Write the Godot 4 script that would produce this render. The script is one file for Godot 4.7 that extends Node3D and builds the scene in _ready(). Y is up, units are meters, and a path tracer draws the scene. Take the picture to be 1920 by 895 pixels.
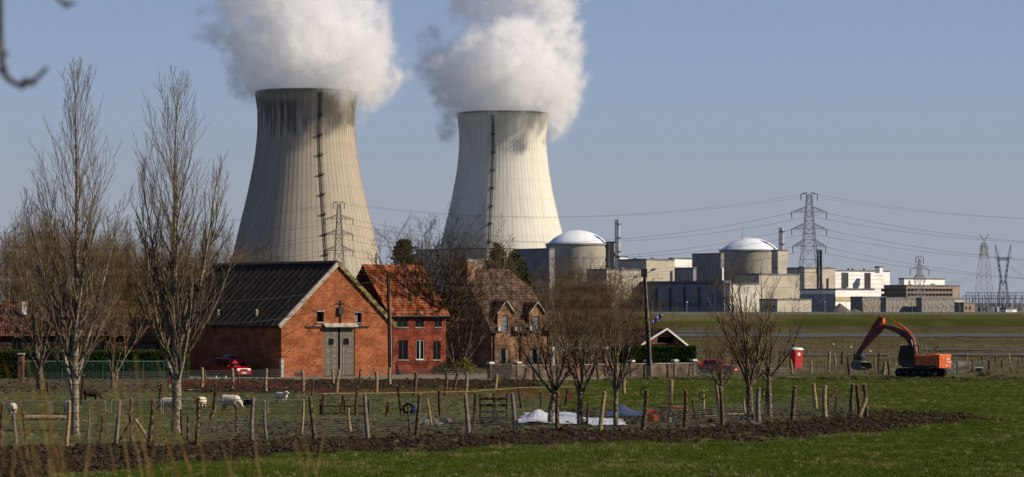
extends Node3D
# A farm on the polder below two steaming cooling towers. Metres, y up; the camera stands on a dike at the origin and looks along -z.

const F := 5444.0          # focal length in photograph pixels (1920 wide)
const EYE := 7.0
const PLAT := 4.5          # level of the plant's raised ground
const TH := 0.65           # turn of the barn and of the plant's grid
var cam_basis: Basis
var names := {}
var M := {}
var noise := FastNoiseLite.new()

# ---------------------------------------------------------------- mesh collector
class MB:
	var v := PackedVector3Array()
	var n := PackedVector3Array()
	var c := PackedColorArray()
	var i := PackedInt32Array()
	var col := Color(1, 1, 1)
	func tri(a: Vector3, b: Vector3, d: Vector3) -> void:
		var q := v.size()
		var m := (b - a).cross(d - a).normalized()
		v.append(a); v.append(b); v.append(d)
		n.append(m); n.append(m); n.append(m)
		c.append(col); c.append(col); c.append(col)
		i.append(q); i.append(q + 2); i.append(q + 1)
	func quad(a: Vector3, b: Vector3, d: Vector3, e: Vector3) -> void:   # counter-clockwise from outside
		var q := v.size()
		var m := (b - a).cross(e - a)
		if m.length_squared() < 1e-14: m = (d - b).cross(e - b)
		m = m.normalized()
		for p in [a, b, d, e]:
			v.append(p); n.append(m); c.append(col)
		for k in [0, 2, 1, 0, 3, 2]: i.append(q + k)
	func box(o: Vector3, s: Vector3, xf := Transform3D()) -> void:      # least corner and size
		var p := []
		for k in 8: p.append(xf * (o + Vector3(s.x * (k & 1), s.y * ((k >> 1) & 1), s.z * (k >> 2))))
		quad(p[4], p[5], p[7], p[6]); quad(p[1], p[0], p[2], p[3])
		quad(p[5], p[1], p[3], p[7]); quad(p[0], p[4], p[6], p[2])
		quad(p[6], p[7], p[3], p[2]); quad(p[0], p[1], p[5], p[4])
	func cbox(o: Vector3, s: Vector3, b: float, xf := Transform3D()) -> void:   # box with chamfered upright and top edges
		prism([Vector2(o.x + b, o.z), Vector2(o.x + s.x - b, o.z), Vector2(o.x + s.x, o.z + b), Vector2(o.x + s.x, o.z + s.z - b), Vector2(o.x + s.x - b, o.z + s.z), Vector2(o.x + b, o.z + s.z), Vector2(o.x, o.z + s.z - b), Vector2(o.x, o.z + b)], o.y, o.y + s.y, b, xf)
	func prism(foot: Array, y0: float, y1: float, bevel := 0.0, xf := Transform3D()) -> void:
		var mid := Vector2()
		for f in foot: mid += f / foot.size()
		var rings := [[y0, 0.0], [y1 - bevel, 0.0]]
		if bevel > 0: rings.append([y1, bevel])
		var k := foot.size()
		for r in rings.size() - 1:
			for j in k:
				var a: Vector2 = foot[j]
				var b: Vector2 = foot[(j + 1) % k]
				var a0 := a.move_toward(mid, rings[r][1]); var b0 := b.move_toward(mid, rings[r][1])
				var a1 := a.move_toward(mid, rings[r + 1][1]); var b1 := b.move_toward(mid, rings[r + 1][1])
				quad(xf * Vector3(b0.x, rings[r][0], b0.y), xf * Vector3(a0.x, rings[r][0], a0.y), xf * Vector3(a1.x, rings[r + 1][0], a1.y), xf * Vector3(b1.x, rings[r + 1][0], b1.y))
		for j in range(1, k - 1):
			var t := [foot[0], foot[j], foot[j + 1]]
			var top := []
			for f in t:
				var g: Vector2 = (f as Vector2).move_toward(mid, bevel)
				top.append(xf * Vector3(g.x, y1, g.y))
			tri(top[0], top[2], top[1])
			tri(xf * Vector3(t[0].x, y0, t[0].y), xf * Vector3(t[1].x, y0, t[1].y), xf * Vector3(t[2].x, y0, t[2].y))
	func side(outline: Array, z0: float, z1: float, xf := Transform3D()) -> void:   # outline in x,y (counter-clockwise), drawn out along z
		var k := outline.size()
		for j in k:
			var a: Vector2 = outline[j]
			var b: Vector2 = outline[(j + 1) % k]
			quad(xf * Vector3(a.x, a.y, z1), xf * Vector3(a.x, a.y, z0), xf * Vector3(b.x, b.y, z0), xf * Vector3(b.x, b.y, z1))
		var ids := Geometry2D.triangulate_polygon(PackedVector2Array(outline))
		for j in range(0, ids.size(), 3):
			var t := [outline[ids[j]], outline[ids[j + 1]], outline[ids[j + 2]]]
			if (t[1] - t[0]).cross(t[2] - t[0]) < 0: t = [t[0], t[2], t[1]]
			tri(xf * Vector3(t[0].x, t[0].y, z1), xf * Vector3(t[1].x, t[1].y, z1), xf * Vector3(t[2].x, t[2].y, z1))
			tri(xf * Vector3(t[0].x, t[0].y, z0), xf * Vector3(t[2].x, t[2].y, z0), xf * Vector3(t[1].x, t[1].y, z0))
	func bar(a: Vector3, b: Vector3, w: float, h := 0.0) -> void:       # a square bar between two points
		var d := b - a
		if d.length() < 1e-5: return
		var up := Vector3.UP if absf(d.normalized().y) < 0.95 else Vector3.RIGHT
		var z := d.normalized()
		var x := up.cross(z).normalized()
		box(Vector3(-w / 2, -(h if h > 0 else w) / 2, 0), Vector3(w, h if h > 0 else w, d.length()), Transform3D(Basis(x, z.cross(x), z), a))
	func tube(p: PackedVector3Array, r: PackedFloat32Array, sides := 6, cap := false) -> void:
		var first := v.size()
		var count := p.size()
		var t := (p[1] - p[0]).normalized()
		var x := (Vector3.UP if absf(t.y) < 0.9 else Vector3.RIGHT).cross(t).normalized()
		for k in count:
			t = (p[mini(k + 1, count - 1)] - p[maxi(k - 1, 0)]).normalized()
			x = (x - t * x.dot(t)).normalized()
			var y := t.cross(x)
			for s in sides:
				var a := TAU * s / sides
				var o := x * cos(a) + y * sin(a)
				v.append(p[k] + o * r[k]); n.append(o); c.append(col)
		for k in count - 1:
			for s in sides:
				var a := first + k * sides + s
				var b := first + k * sides + (s + 1) % sides
				i.append(a); i.append(a + sides); i.append(b)
				i.append(b); i.append(a + sides); i.append(b + sides)
		if cap:
			for s in range(1, sides - 1):
				var e := first + (count - 1) * sides
				tri(v[e], v[e + s], v[e + s + 1])
				tri(v[first], v[first + s + 1], v[first + s])
	func rod(a: Vector3, b: Vector3, r: float, sides := 6, cap := true) -> void:
		tube(PackedVector3Array([a, b]), PackedFloat32Array([r, r]), sides, cap)
	func lathe(prof: Array, steps: int, xf := Transform3D()) -> void:    # profile of (radius, height) from below upwards
		var first := v.size()
		for k in prof.size():
			var e: Vector2 = prof[mini(k + 1, prof.size() - 1)] - prof[maxi(k - 1, 0)]
			var o := Vector2(e.y, -e.x).normalized()
			for s in steps:
				var a := TAU * s / steps
				v.append(xf * Vector3(prof[k].x * cos(a), prof[k].y, prof[k].x * sin(a)))
				n.append((xf.basis * Vector3(o.x * cos(a), o.y, o.x * sin(a))).normalized()); c.append(col)
		for k in prof.size() - 1:
			for s in steps:
				var a := first + k * steps + s
				var b := first + k * steps + (s + 1) % steps
				i.append(a); i.append(b); i.append(a + steps)
				i.append(b); i.append(b + steps); i.append(a + steps)
	func mesh(colors := false) -> ArrayMesh:
		var a := []
		a.resize(Mesh.ARRAY_MAX)
		a[Mesh.ARRAY_VERTEX] = v; a[Mesh.ARRAY_NORMAL] = n; a[Mesh.ARRAY_INDEX] = i
		if colors: a[Mesh.ARRAY_COLOR] = c
		var m := ArrayMesh.new()
		m.add_surface_from_arrays(Mesh.PRIMITIVE_TRIANGLES, a)
		return m

# ---------------------------------------------------------------- scene tree helpers
func numbered(called: String) -> String:
	names[called] = names.get(called, -1) + 1
	return called if names[called] == 0 else "%s_%03d" % [called, names[called]]

func tag(o: Node3D, label := "", category := "", group := "", kind := "") -> Node3D:
	if label: o.set_meta("label", label)
	if category: o.set_meta("category", category)
	if group: o.set_meta("group", group)
	if kind: o.set_meta("kind", kind)
	return o

func thing(called: String, label: String, category: String, place := Vector3.ZERO, turn := 0.0, group := "") -> Node3D:
	var o := Node3D.new()
	o.name = numbered(called); add_child(o)
	o.position = place; o.rotation.y = turn
	return tag(o, label, category, group)

func put(called: String, mesh: Mesh, mat: Material, parent: Node3D = self) -> MeshInstance3D:
	var o := MeshInstance3D.new()
	o.name = numbered(called) if parent == self else called
	o.mesh = mesh
	o.material_override = mat
	parent.add_child(o, true)
	return o

func part(called: String, mb: MB, mat: Material, parent: Node3D = self) -> MeshInstance3D:
	return put(called, mb.mesh(mat is StandardMaterial3D and mat.vertex_color_use_as_albedo), mat, parent)

func structure(called: String, mb: MB, mat: Material, label := "") -> MeshInstance3D:
	var o := part(called, mb, mat)
	tag(o, label, "", "", "structure")
	return o

func copy_of(o: Node3D, place: Vector3, turn: float, size: float, label: String) -> Node3D:
	var c: Node3D = o.duplicate()
	c.name = numbered(String(o.name).rstrip("0123456789_")); add_child(c)
	c.position = place; c.rotation.y = turn; c.scale = Vector3.ONE * size
	c.set_meta("label", label)
	return c

func scatter(called: String, mesh: Mesh, mat: Material, where: Array, tints: Array, parent: Node3D = self) -> MultiMeshInstance3D:
	var mm := MultiMesh.new()
	mm.transform_format = MultiMesh.TRANSFORM_3D
	mm.use_colors = tints.size() > 0
	mm.mesh = mesh
	mm.instance_count = where.size()
	for k in where.size():
		mm.set_instance_transform(k, where[k])
		if tints: mm.set_instance_color(k, tints[k])
	var o := MultiMeshInstance3D.new()
	o.name = numbered(called) if parent == self else called
	o.multimesh = mm
	o.material_override = mat
	parent.add_child(o, true)
	return o

# ---------------------------------------------------------------- measuring from the photograph (for working out places)
func ray(px: float, py: float) -> Vector3:
	return cam_basis * Vector3(px - 960.0, 447.5 - py, -F)
func at(px: float, py: float, d: float) -> Vector3:
	var r := ray(px, py)
	return Vector3(0, EYE, 0) + r * (d / -r.z)
func gp(px: float, py: float, h := 0.0) -> Vector3:
	var r := ray(px, py)
	return Vector3(0, EYE, 0) + r * ((h - EYE) / r.y)
func foot(px: float, d: float, h := 0.0) -> Vector3:
	var p := at(px, 576, d)
	return Vector3(p.x, h, p.z)
func onf(k: Vector3, turn: float, px: float, py: float, out := 0.0) -> Vector2:   # (along, up) on a facade through k
	var nrm := Vector3(sin(turn), 0, cos(turn))
	var r := ray(px, py)
	var o := Vector3(0, EYE, 0)
	var p := o + r * ((k + nrm * out - o).dot(nrm) / r.dot(nrm))
	return Vector2((p - k).dot(Vector3(cos(turn), 0, -sin(turn))), p.y - k.y)
func pix(p: Vector3) -> Vector2:
	var q := cam_basis.inverse() * (p - Vector3(0, EYE, 0))
	return Vector2(960.0 + F * q.x / -q.z, 447.5 - F * q.y / -q.z)
func lerp_table(t: Array, x: float) -> float:
	for k in t.size() - 1:
		if x <= t[k + 1][0] or k == t.size() - 2:
			return lerpf(t[k][1], t[k + 1][1], clampf((x - t[k][0]) / (t[k + 1][0] - t[k][0]), 0, 1))
	return t[0][1]

# ---------------------------------------------------------------- materials
func grain(seed_: int, freq: float, low: Color, high: Color, oct := 4, size := 256, mid = null) -> NoiseTexture2D:
	var f := FastNoiseLite.new()
	f.seed = seed_; f.frequency = freq; f.fractal_octaves = oct
	f.noise_type = FastNoiseLite.TYPE_SIMPLEX_SMOOTH
	var g := Gradient.new()
	g.set_color(0, low); g.set_color(1, high)
	g.set_offset(0, 0.2); g.set_offset(1, 0.8)
	if mid != null: g.add_point(0.5, mid)
	var t := NoiseTexture2D.new()
	t.width = size; t.height = size; t.seamless = true; t.noise = f; t.color_ramp = g
	return t

var seeds := 10
func mat(called: String, c: Color, rough := 0.85, vary := 0.18, tile := 1.0, metal := 0.0, world := true) -> StandardMaterial3D:
	var m := StandardMaterial3D.new()
	m.resource_name = called
	m.roughness = rough; m.metallic = metal
	if rough >= .75: m.metallic_specular = .12
	if vary > 0:
		seeds += 1
		m.albedo_texture = grain(seeds, 0.02, c.darkened(vary * 1.5), c.lightened(vary * 0.6), 5, 128, c)
		m.uv1_triplanar = true; m.uv1_world_triplanar = world
		m.uv1_scale = Vector3.ONE * tile
	else:
		m.albedo_color = c
	M[called] = m
	return m

func vmat(called: String, rough := 0.9) -> StandardMaterial3D:
	var m := StandardMaterial3D.new()
	m.resource_name = called
	m.roughness = rough; m.vertex_color_use_as_albedo = true
	m.metallic_specular = .08
	M[called] = m
	return m

func brick_tex(base: Array, mortar: Color, seed_: int) -> ImageTexture:      # 32 courses of 16 bricks
	var r := RandomNumberGenerator.new()
	r.seed = seed_
	var im := Image.create(512, 512, false, Image.FORMAT_RGB8)
	im.fill(mortar)
	for row in 32:
		var tone := r.randf_range(-.06, .06)
		for k in 16:
			var b: Color = base[r.randi() % base.size()]
			b = b.lerp(base[0], .45)
			b = b.lightened(r.randf() * .07 + maxf(tone, 0)) if r.randf() < 0.5 else b.darkened(r.randf() * .12 + maxf(-tone, 0))
			if r.randf() < .03: b = b.darkened(.3)
			var x := (k * 32 + (16 if row % 2 else 0)) % 512
			for part_ in 2:
				var x0 := x if part_ == 0 else x - 512
				im.fill_rect(Rect2i(x0 + 1, row * 16 + 1, 30, 13), b)
	for k in 24000:
		var p := Vector2i(r.randi() % 512, r.randi() % 512)
		im.set_pixelv(p, im.get_pixelv(p).darkened(r.randf() * 0.2))
	return ImageTexture.create_from_image(im)

func bricks(called: String, base: Array, mortar: Color, seed_: int, stain_low: Color, stain_high: Color) -> void:
	var m := StandardMaterial3D.new()
	m.resource_name = called
	m.roughness = 0.92; m.metallic_specular = .12
	m.albedo_texture = brick_tex(base, mortar, seed_)
	m.uv1_triplanar = true
	m.uv1_scale = Vector3.ONE * 0.26
	m.detail_enabled = true
	m.detail_blend_mode = BaseMaterial3D.BLEND_MODE_MUL
	m.detail_uv_layer = BaseMaterial3D.DETAIL_UV_2
	m.uv2_triplanar = true
	m.uv2_scale = Vector3.ONE * 0.11
	m.detail_albedo = grain(seed_ + 50, 0.018, stain_low, stain_high, 5, 256)
	M[called] = m

func make_materials() -> void:
	bricks("barn_brick", [Color(.6, .31, .17), Color(.66, .36, .2), Color(.54, .27, .16), Color(.64, .4, .25), Color(.5, .28, .19)], Color(.56, .45, .36), 3, Color(.8, .78, .77), Color(1, 1, 1))
	bricks("red_brick", [Color(.5, .2, .13), Color(.56, .25, .16), Color(.44, .18, .13)], Color(.42, .34, .29), 4, Color(.7, .68, .68), Color(1, 1, 1))
	bricks("brown_brick", [Color(.58, .43, .32), Color(.62, .48, .36), Color(.5, .37, .28), Color(.54, .37, .28)], Color(.5, .45, .39), 5, Color(.72, .7, .68), Color(1, 1, 1))
	bricks("pink_brick", [Color(.5, .32, .26), Color(.46, .28, .22), Color(.54, .37, .3)], Color(.5, .45, .4), 6, Color(.7, .7, .68), Color(1, 1, 1))
	bricks("garden_brick", [Color(.47, .38, .31), Color(.52, .43, .35), Color(.4, .32, .27)], Color(.5, .46, .42), 7, Color(.6, .6, .58), Color(1, 1, 1))
	mat("roof_sheet", Color(.2, .175, .155), .8, .16, .9)
	mat("roof_sheet_pale", Color(.22, .195, .17), .8, .16, .8)
	mat("verge_pale", Color(.62, .59, .53), .85, .22, .7)
	mat("verge_moss", Color(.43, .39, .25), .9, .35, .5)
	mat("red_tile", Color(.5, .255, .13), .85, .45, .45)
	mat("brown_tile", Color(.32, .245, .195), .85, .35, .6)
	mat("dark_tile", Color(.27, .17, .14), .85, .35, .6)
	mat("shaded_tile", Color(.26, .145, .11), .85, .4, .5)  # red darkened so that the tree shade sits in the tile colour
	mat("grey_wood", Color(.42, .39, .36), .85, .13, .9)
	mat("weathered_plank", Color(.38, .355, .33), .88, .13, 1.1)
	mat("pale_wood", Color(.64, .59, .52), .85, .25, .9)
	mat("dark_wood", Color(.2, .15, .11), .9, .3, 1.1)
	mat("post_wood", Color(.31, .24, .17), .9, .4, 2.0)
	mat("post_pale", Color(.54, .455, .335), .85, .25, 2.0)
	mat("post_dark", Color(.24, .18, .13), .92, .35, 2.0)
	mat("orange_wood", Color(.6, .34, .16), .7, .2, 1.5)
	mat("white_paint", Color(.82, .81, .78), .5, .08, .8)
	mat("glass_dark", Color(.05, .06, .07), .12, 0)
	mat("glass_blind", Color(.4, .42, .44), .35, .1, 2.0)
	mat("curtain", Color(.45, .43, .4), .8, .2, 3.0)
	mat("frame_brown", Color(.2, .13, .09), .6, .15, 2.0)
	mat("dark_hole", Color(.03, .03, .03), .9, 0)
	mat("iron", Color(.14, .13, .13), .55, .2, 3.0, .4)
	mat("galvanised", Color(.6, .61, .62), .4, .12, 2.0, .5)
	mat("steel_pole", Color(.55, .57, .6), .35, .12, 2.0, .6)
	mat("pylon_steel", Color(.33, .34, .36), .6, .1, .3, .2)
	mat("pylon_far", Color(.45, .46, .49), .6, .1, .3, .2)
	mat("cable", Color(.07, .07, .075), .6, 0)
	mat("wire", Color(.42, .42, .41), .5, 0, 1, .3)
	mat("green_wire", Color(.16, .36, .3), .5, 0)
	mat("concrete", Color(.5, .48, .45), .9, .22, .25)
	mat("concrete_warm", Color(.665, .635, .575), .9, .07, .05)
	mat("drum_concrete", Color(.6, .58, .53), .9, .05, .04)
	mat("concrete_grey", Color(.54, .54, .54), .9, .08, .05)
	mat("concrete_dark", Color(.47, .47, .485), .9, .08, .05)
	mat("concrete_light", Color(.74, .72, .67), .9, .1, .06)
	mat("brown_panel", Color(.54, .48, .43), .85, .08, .08)
	mat("white_clad", Color(.86, .86, .84), .55, .06, .05)
	mat("roof_grey", Color(.4, .41, .43), .9, .12, .05)
	mat("dome_white", Color(.84, .85, .87), .5, .05, .04)
	mat("stack_metal", Color(.72, .73, .75), .35, .08, .08, .4)
	mat("dark_steel", Color(.12, .125, .14), .7, .15, .2)
	mat("beige_band", Color(.66, .6, .48), .8, .1, .06)
	mat("ladder_steel", Color(.2, .18, .17), .8, .2, .3)
	mat("red_paint", Color(.56, .03, .05), .3, .06, 1.5)
	mat("toilet_red", Color(.7, .09, .1), .45, .08, 1.5)
	mat("digger_orange", Color(.76, .33, .09), .45, .22, 1.2)
	mat("digger_orange_shade", Color(.42, .14, .06), .55, .3, 1.2)  # darker copy of the digger orange: the arm's shade is in the colour
	mat("black_steel", Color(.06, .06, .06), .5, .3, 1.5)
	mat("track_steel", Color(.1, .09, .08), .75, .4, 1.5)
	mat("rubber", Color(.04, .04, .04), .85, .2, 2.0)
	mat("bucket_steel", Color(.33, .32, .31), .6, .3, 1.2)
	mat("tarp_white", Color(.7, .71, .74), .6, .08, .6)
	mat("tarp_blue", Color(.13, .19, .3), .6, .2, .8)
	mat("orange_plastic", Color(.8, .28, .08), .5, .1, 2.0)
	mat("net_orange", Color(.5, .17, .1), .7, .2, 2.0)
	mat("bag_blue", Color(.45, .48, .68), .4, .2, 2.0)
	mat("log_wood", Color(.52, .46, .38), .9, .25, 1.5)
	mat("rock", Color(.35, .33, .31), .95, .3, 1.0)
	mat("bark_pale", Color(.47, .425, .36), .9, .4, 1.3)
	mat("bark_grey", Color(.37, .32, .26), .95, .4, 1.3)
	mat("bark_dark", Color(.2, .165, .13), .95, .4, 1.3)
	mat("twig_pale", Color(.4, .35, .27), .9, .3, 1.0)
	mat("twig_olive", Color(.42, .34, .2), .9, .35, .3)
	mat("twig_brown", Color(.37, .295, .19), .9, .35, .3)
	mat("twig_dark", Color(.26, .21, .155), .9, .3, .5)
	vmat("ground_earth", 1.0)
	vmat("leaf"); vmat("wool", 1.0); vmat("reed", .8); vmat("tower_shell", .95)
	for k in ["leaf", "reed"]:
		M[k].backlight_enabled = true
		M[k].backlight = Color(.35, .35, .2)
	M.ground_earth.albedo_texture = grain(91, .05, Color(.72, .72, .72), Color(1, 1, 1), 5, 512)
	M.ground_earth.uv1_triplanar = true; M.ground_earth.uv1_world_triplanar = true
	M.ground_earth.uv1_scale = Vector3(.13, .13, .13)
	for p in [["ditch_water", Color(.3, .295, .285)], ["puddle", Color(.12, .11, .1)]]:
		var w := mat(p[0], p[1], .6, 0)
		w.metallic_specular = .1
	var s := StandardMaterial3D.new()
	s.resource_name = "steam"; s.albedo_color = Color(.93, .93, .935); s.roughness = 1.0
	s.metallic_specular = 0.0
	s.backlight_enabled = true; s.backlight = Color(1.2, 1.2, 1.2)
	M.steam = s

# ---------------------------------------------------------------- the scene
func _ready() -> void:
	var cam := Camera3D.new()
	cam.name = "camera"
	add_child(cam)
	cam.position = Vector3(0, EYE, 0)
	cam.rotation.x = atan2(576.0 - 447.5, F)
	var lens := CameraAttributesPhysical.new()
	lens.frustum_focal_length = 146.0
	lens.frustum_focus_distance = 260.0
	lens.exposure_aperture = 3.5
	lens.frustum_near = 0.5
	lens.frustum_far = 9000.0
	cam.attributes = lens
	cam.fov = rad_to_deg(2.0 * atan(447.5 / F))
	cam.near = 0.5; cam.far = 9000.0
	cam.current = true
	cam_basis = cam.basis

	var we := WorldEnvironment.new()
	we.name = "world_environment"
	var e := Environment.new()
	# a clear sky: pale and greyish at the horizon, deeper blue upwards, the same all round
	var steps := [[-90.0, Color(.3, .3, .27)], [-1.0, Color(.52, .53, .53)], [0.0, Color(.617, .642, .69)], [2.0, Color(.617, .645, .698)], [4.2, Color(.578, .648, .742)], [6.2, Color(.54, .617, .744)], [12.0, Color(.45, .55, .71)], [25.0, Color(.34, .465, .655)], [50.0, Color(.245, .375, .58)], [90.0, Color(.2, .32, .53)]]
	var img := Image.create(16, 1024, false, Image.FORMAT_RGBF)
	for row in 1024:
		var up := 90.0 - 180.0 * (row + .5) / 1024.0
		var c := Color()
		for k in steps.size() - 1:
			if up >= steps[k][0]:
				c = (steps[k][1] as Color).srgb_to_linear().lerp((steps[k + 1][1] as Color).srgb_to_linear(), clampf((up - steps[k][0]) / (steps[k + 1][0] - steps[k][0]), 0, 1))
		for col in 16: img.set_pixel(col, row, c)
	var sky := PanoramaSkyMaterial.new()
	sky.panorama = ImageTexture.create_from_image(img)
	e.sky = Sky.new(); e.sky.sky_material = sky
	e.background_mode = Environment.BG_SKY
	e.background_energy_multiplier = 0.77
	e.tonemap_mode = Environment.TONE_MAPPER_LINEAR
	e.tonemap_exposure = 1.3
	e.sdfgi_enabled = true; e.ssao_enabled = true; e.ssil_enabled = true
	we.environment = e
	add_child(we)

	var sun := DirectionalLight3D.new()
	sun.name = "sun"
	var el := deg_to_rad(34.0)
	var az := deg_to_rad(76.0)
	var to_sun := Vector3(sin(az) * cos(el), sin(el), cos(az) * cos(el))
	add_child(sun)
	sun.look_at_from_position(to_sun * 100.0, Vector3.ZERO, Vector3.UP)
	sun.light_energy = 1.6
	sun.light_color = Color(1.0, .94, .85)
	sun.light_angular_distance = 0.5
	sun.shadow_enabled = true

	noise.seed = 7; noise.frequency = 0.05; noise.fractal_octaves = 4
	make_materials()
	build_ground()
	build_plant()
	build_steam()
	build_lines()
	build_barn()
	build_houses()
	build_walls()
	build_trees()
	build_vehicles()
	build_fences()
	build_yard()
	build_sheep()
	build_grass()
	build_foreground()

# ---------------------------------------------------------------- ground
const MUD_LOW := [[0, 905], [180, 887], [330, 867], [560, 851], [760, 844], [1000, 834], [1240, 826], [1480, 822], [1620, 810], [1740, 797], [1870, 786], [1990, 782]]
const MUD_HIGH := [[0, 838], [250, 835], [600, 823], [1000, 811], [1300, 803], [1500, 790], [1640, 774], [1760, 776], [1880, 786], [1990, 786]]
const GRASS := Color(.06, .078, .012)

func zone(p: Vector3) -> String:
	var q := pix(Vector3(p.x, 0, p.z))
	var w := noise.get_noise_2d(p.x * 6.0, p.z * 2.0) * 12.0 + noise.get_noise_2d(p.x * 30.0, p.z * 9.0) * 4.0
	var y := q.y + w * clampf((q.y - 690.0) / 120.0, .05, 1.0)
	if y < lerp_table(MUD_LOW, q.x) and y > lerp_table(MUD_HIGH, q.x): return "mud"
	if q.y > lerp_table(MUD_LOW, q.x): return "meadow"
	if y > 767 and y < lerp_table(MUD_HIGH, q.x) and q.x > 1035 and q.x < 1640 + w * 4: return "trodden"
	if y > 792 - q.x * .004 and q.x < 1660 and q.x > 380: return "trodden"
	if q.x > 330 and q.x < 1010 and y > 713 and y < lerp_table([[330, 737], [600, 738], [720, 731], [1010, 730]], q.x): return "bank"
	if q.x < 1045 + w * 3 and y > 737: return "paddock"
	if q.x <= 330 and y > 702: return "litter"
	if q.y < 697 and q.y > 689 and q.x > 1180: return "lane"
	if q.y > 694 and y < 713 and q.x < 1175: return "lane"
	if y < 709 and q.y > 695 and q.x >= 1175: return "verge"
	if y >= 709 and y < 713.5: return "mud" if noise.get_noise_2d(p.x * 9.0, p.z * 3.0) > .02 else "meadow"
	if q.y <= 696: return "field"
	return "meadow"

func zone_color(z: String, p: Vector3) -> Color:
	var a := noise.get_noise_2d(p.x * 4.0, p.z * 4.0) * .5 + .5
	var b := noise.get_noise_2d(p.x * 21.0 + 90.0, p.z * 21.0) * .5 + .5
	match z:
		"mud": return Color(.024, .0165, .0105).lerp(Color(.05, .038, .027), a * b * 1.5)
		"trodden": return Color(.055, .05, .03).lerp(Color(.1, .085, .06), b).lerp(Color(.06, .07, .025), a * .6)
		"bank": return Color(.03, .02, .012).lerp(Color(.07, .045, .028), a * b * 1.5)
		"paddock": return Color(.072, .08, .035).lerp(Color(.125, .115, .065), b * .9).lerp(Color(.05, .066, .02), a * .5)
		"litter": return Color(.06, .048, .028).lerp(Color(.12, .095, .06), b)
		"lane": return Color(.25, .215, .165).lerp(Color(.17, .155, .11), a)
		"verge": return Color(.065, .078, .026).lerp(Color(.12, .115, .05), b * .8)
		"field": return Color(.075, .078, .03).lerp(Color(.12, .1, .055), a)
	return GRASS.lerp(Color(.1, .1, .03), clampf(a * 1.9 - .65, 0, 1) * .75).lerp(Color(.045, .062, .014), b * .5)

func bump(z: String, p: Vector3) -> float:
	var b := noise.get_noise_2d(p.x * 14.0, p.z * 14.0)
	match z:
		"mud": return .1 * b + .07 * noise.get_noise_2d(p.x * 40.0, p.z * 40.0)
		"bank": return .08 + .12 * b
		"trodden": return .07 * b
		"lane": return .02 * b
		"meadow": return .06 * b
	return .05 * b

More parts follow.
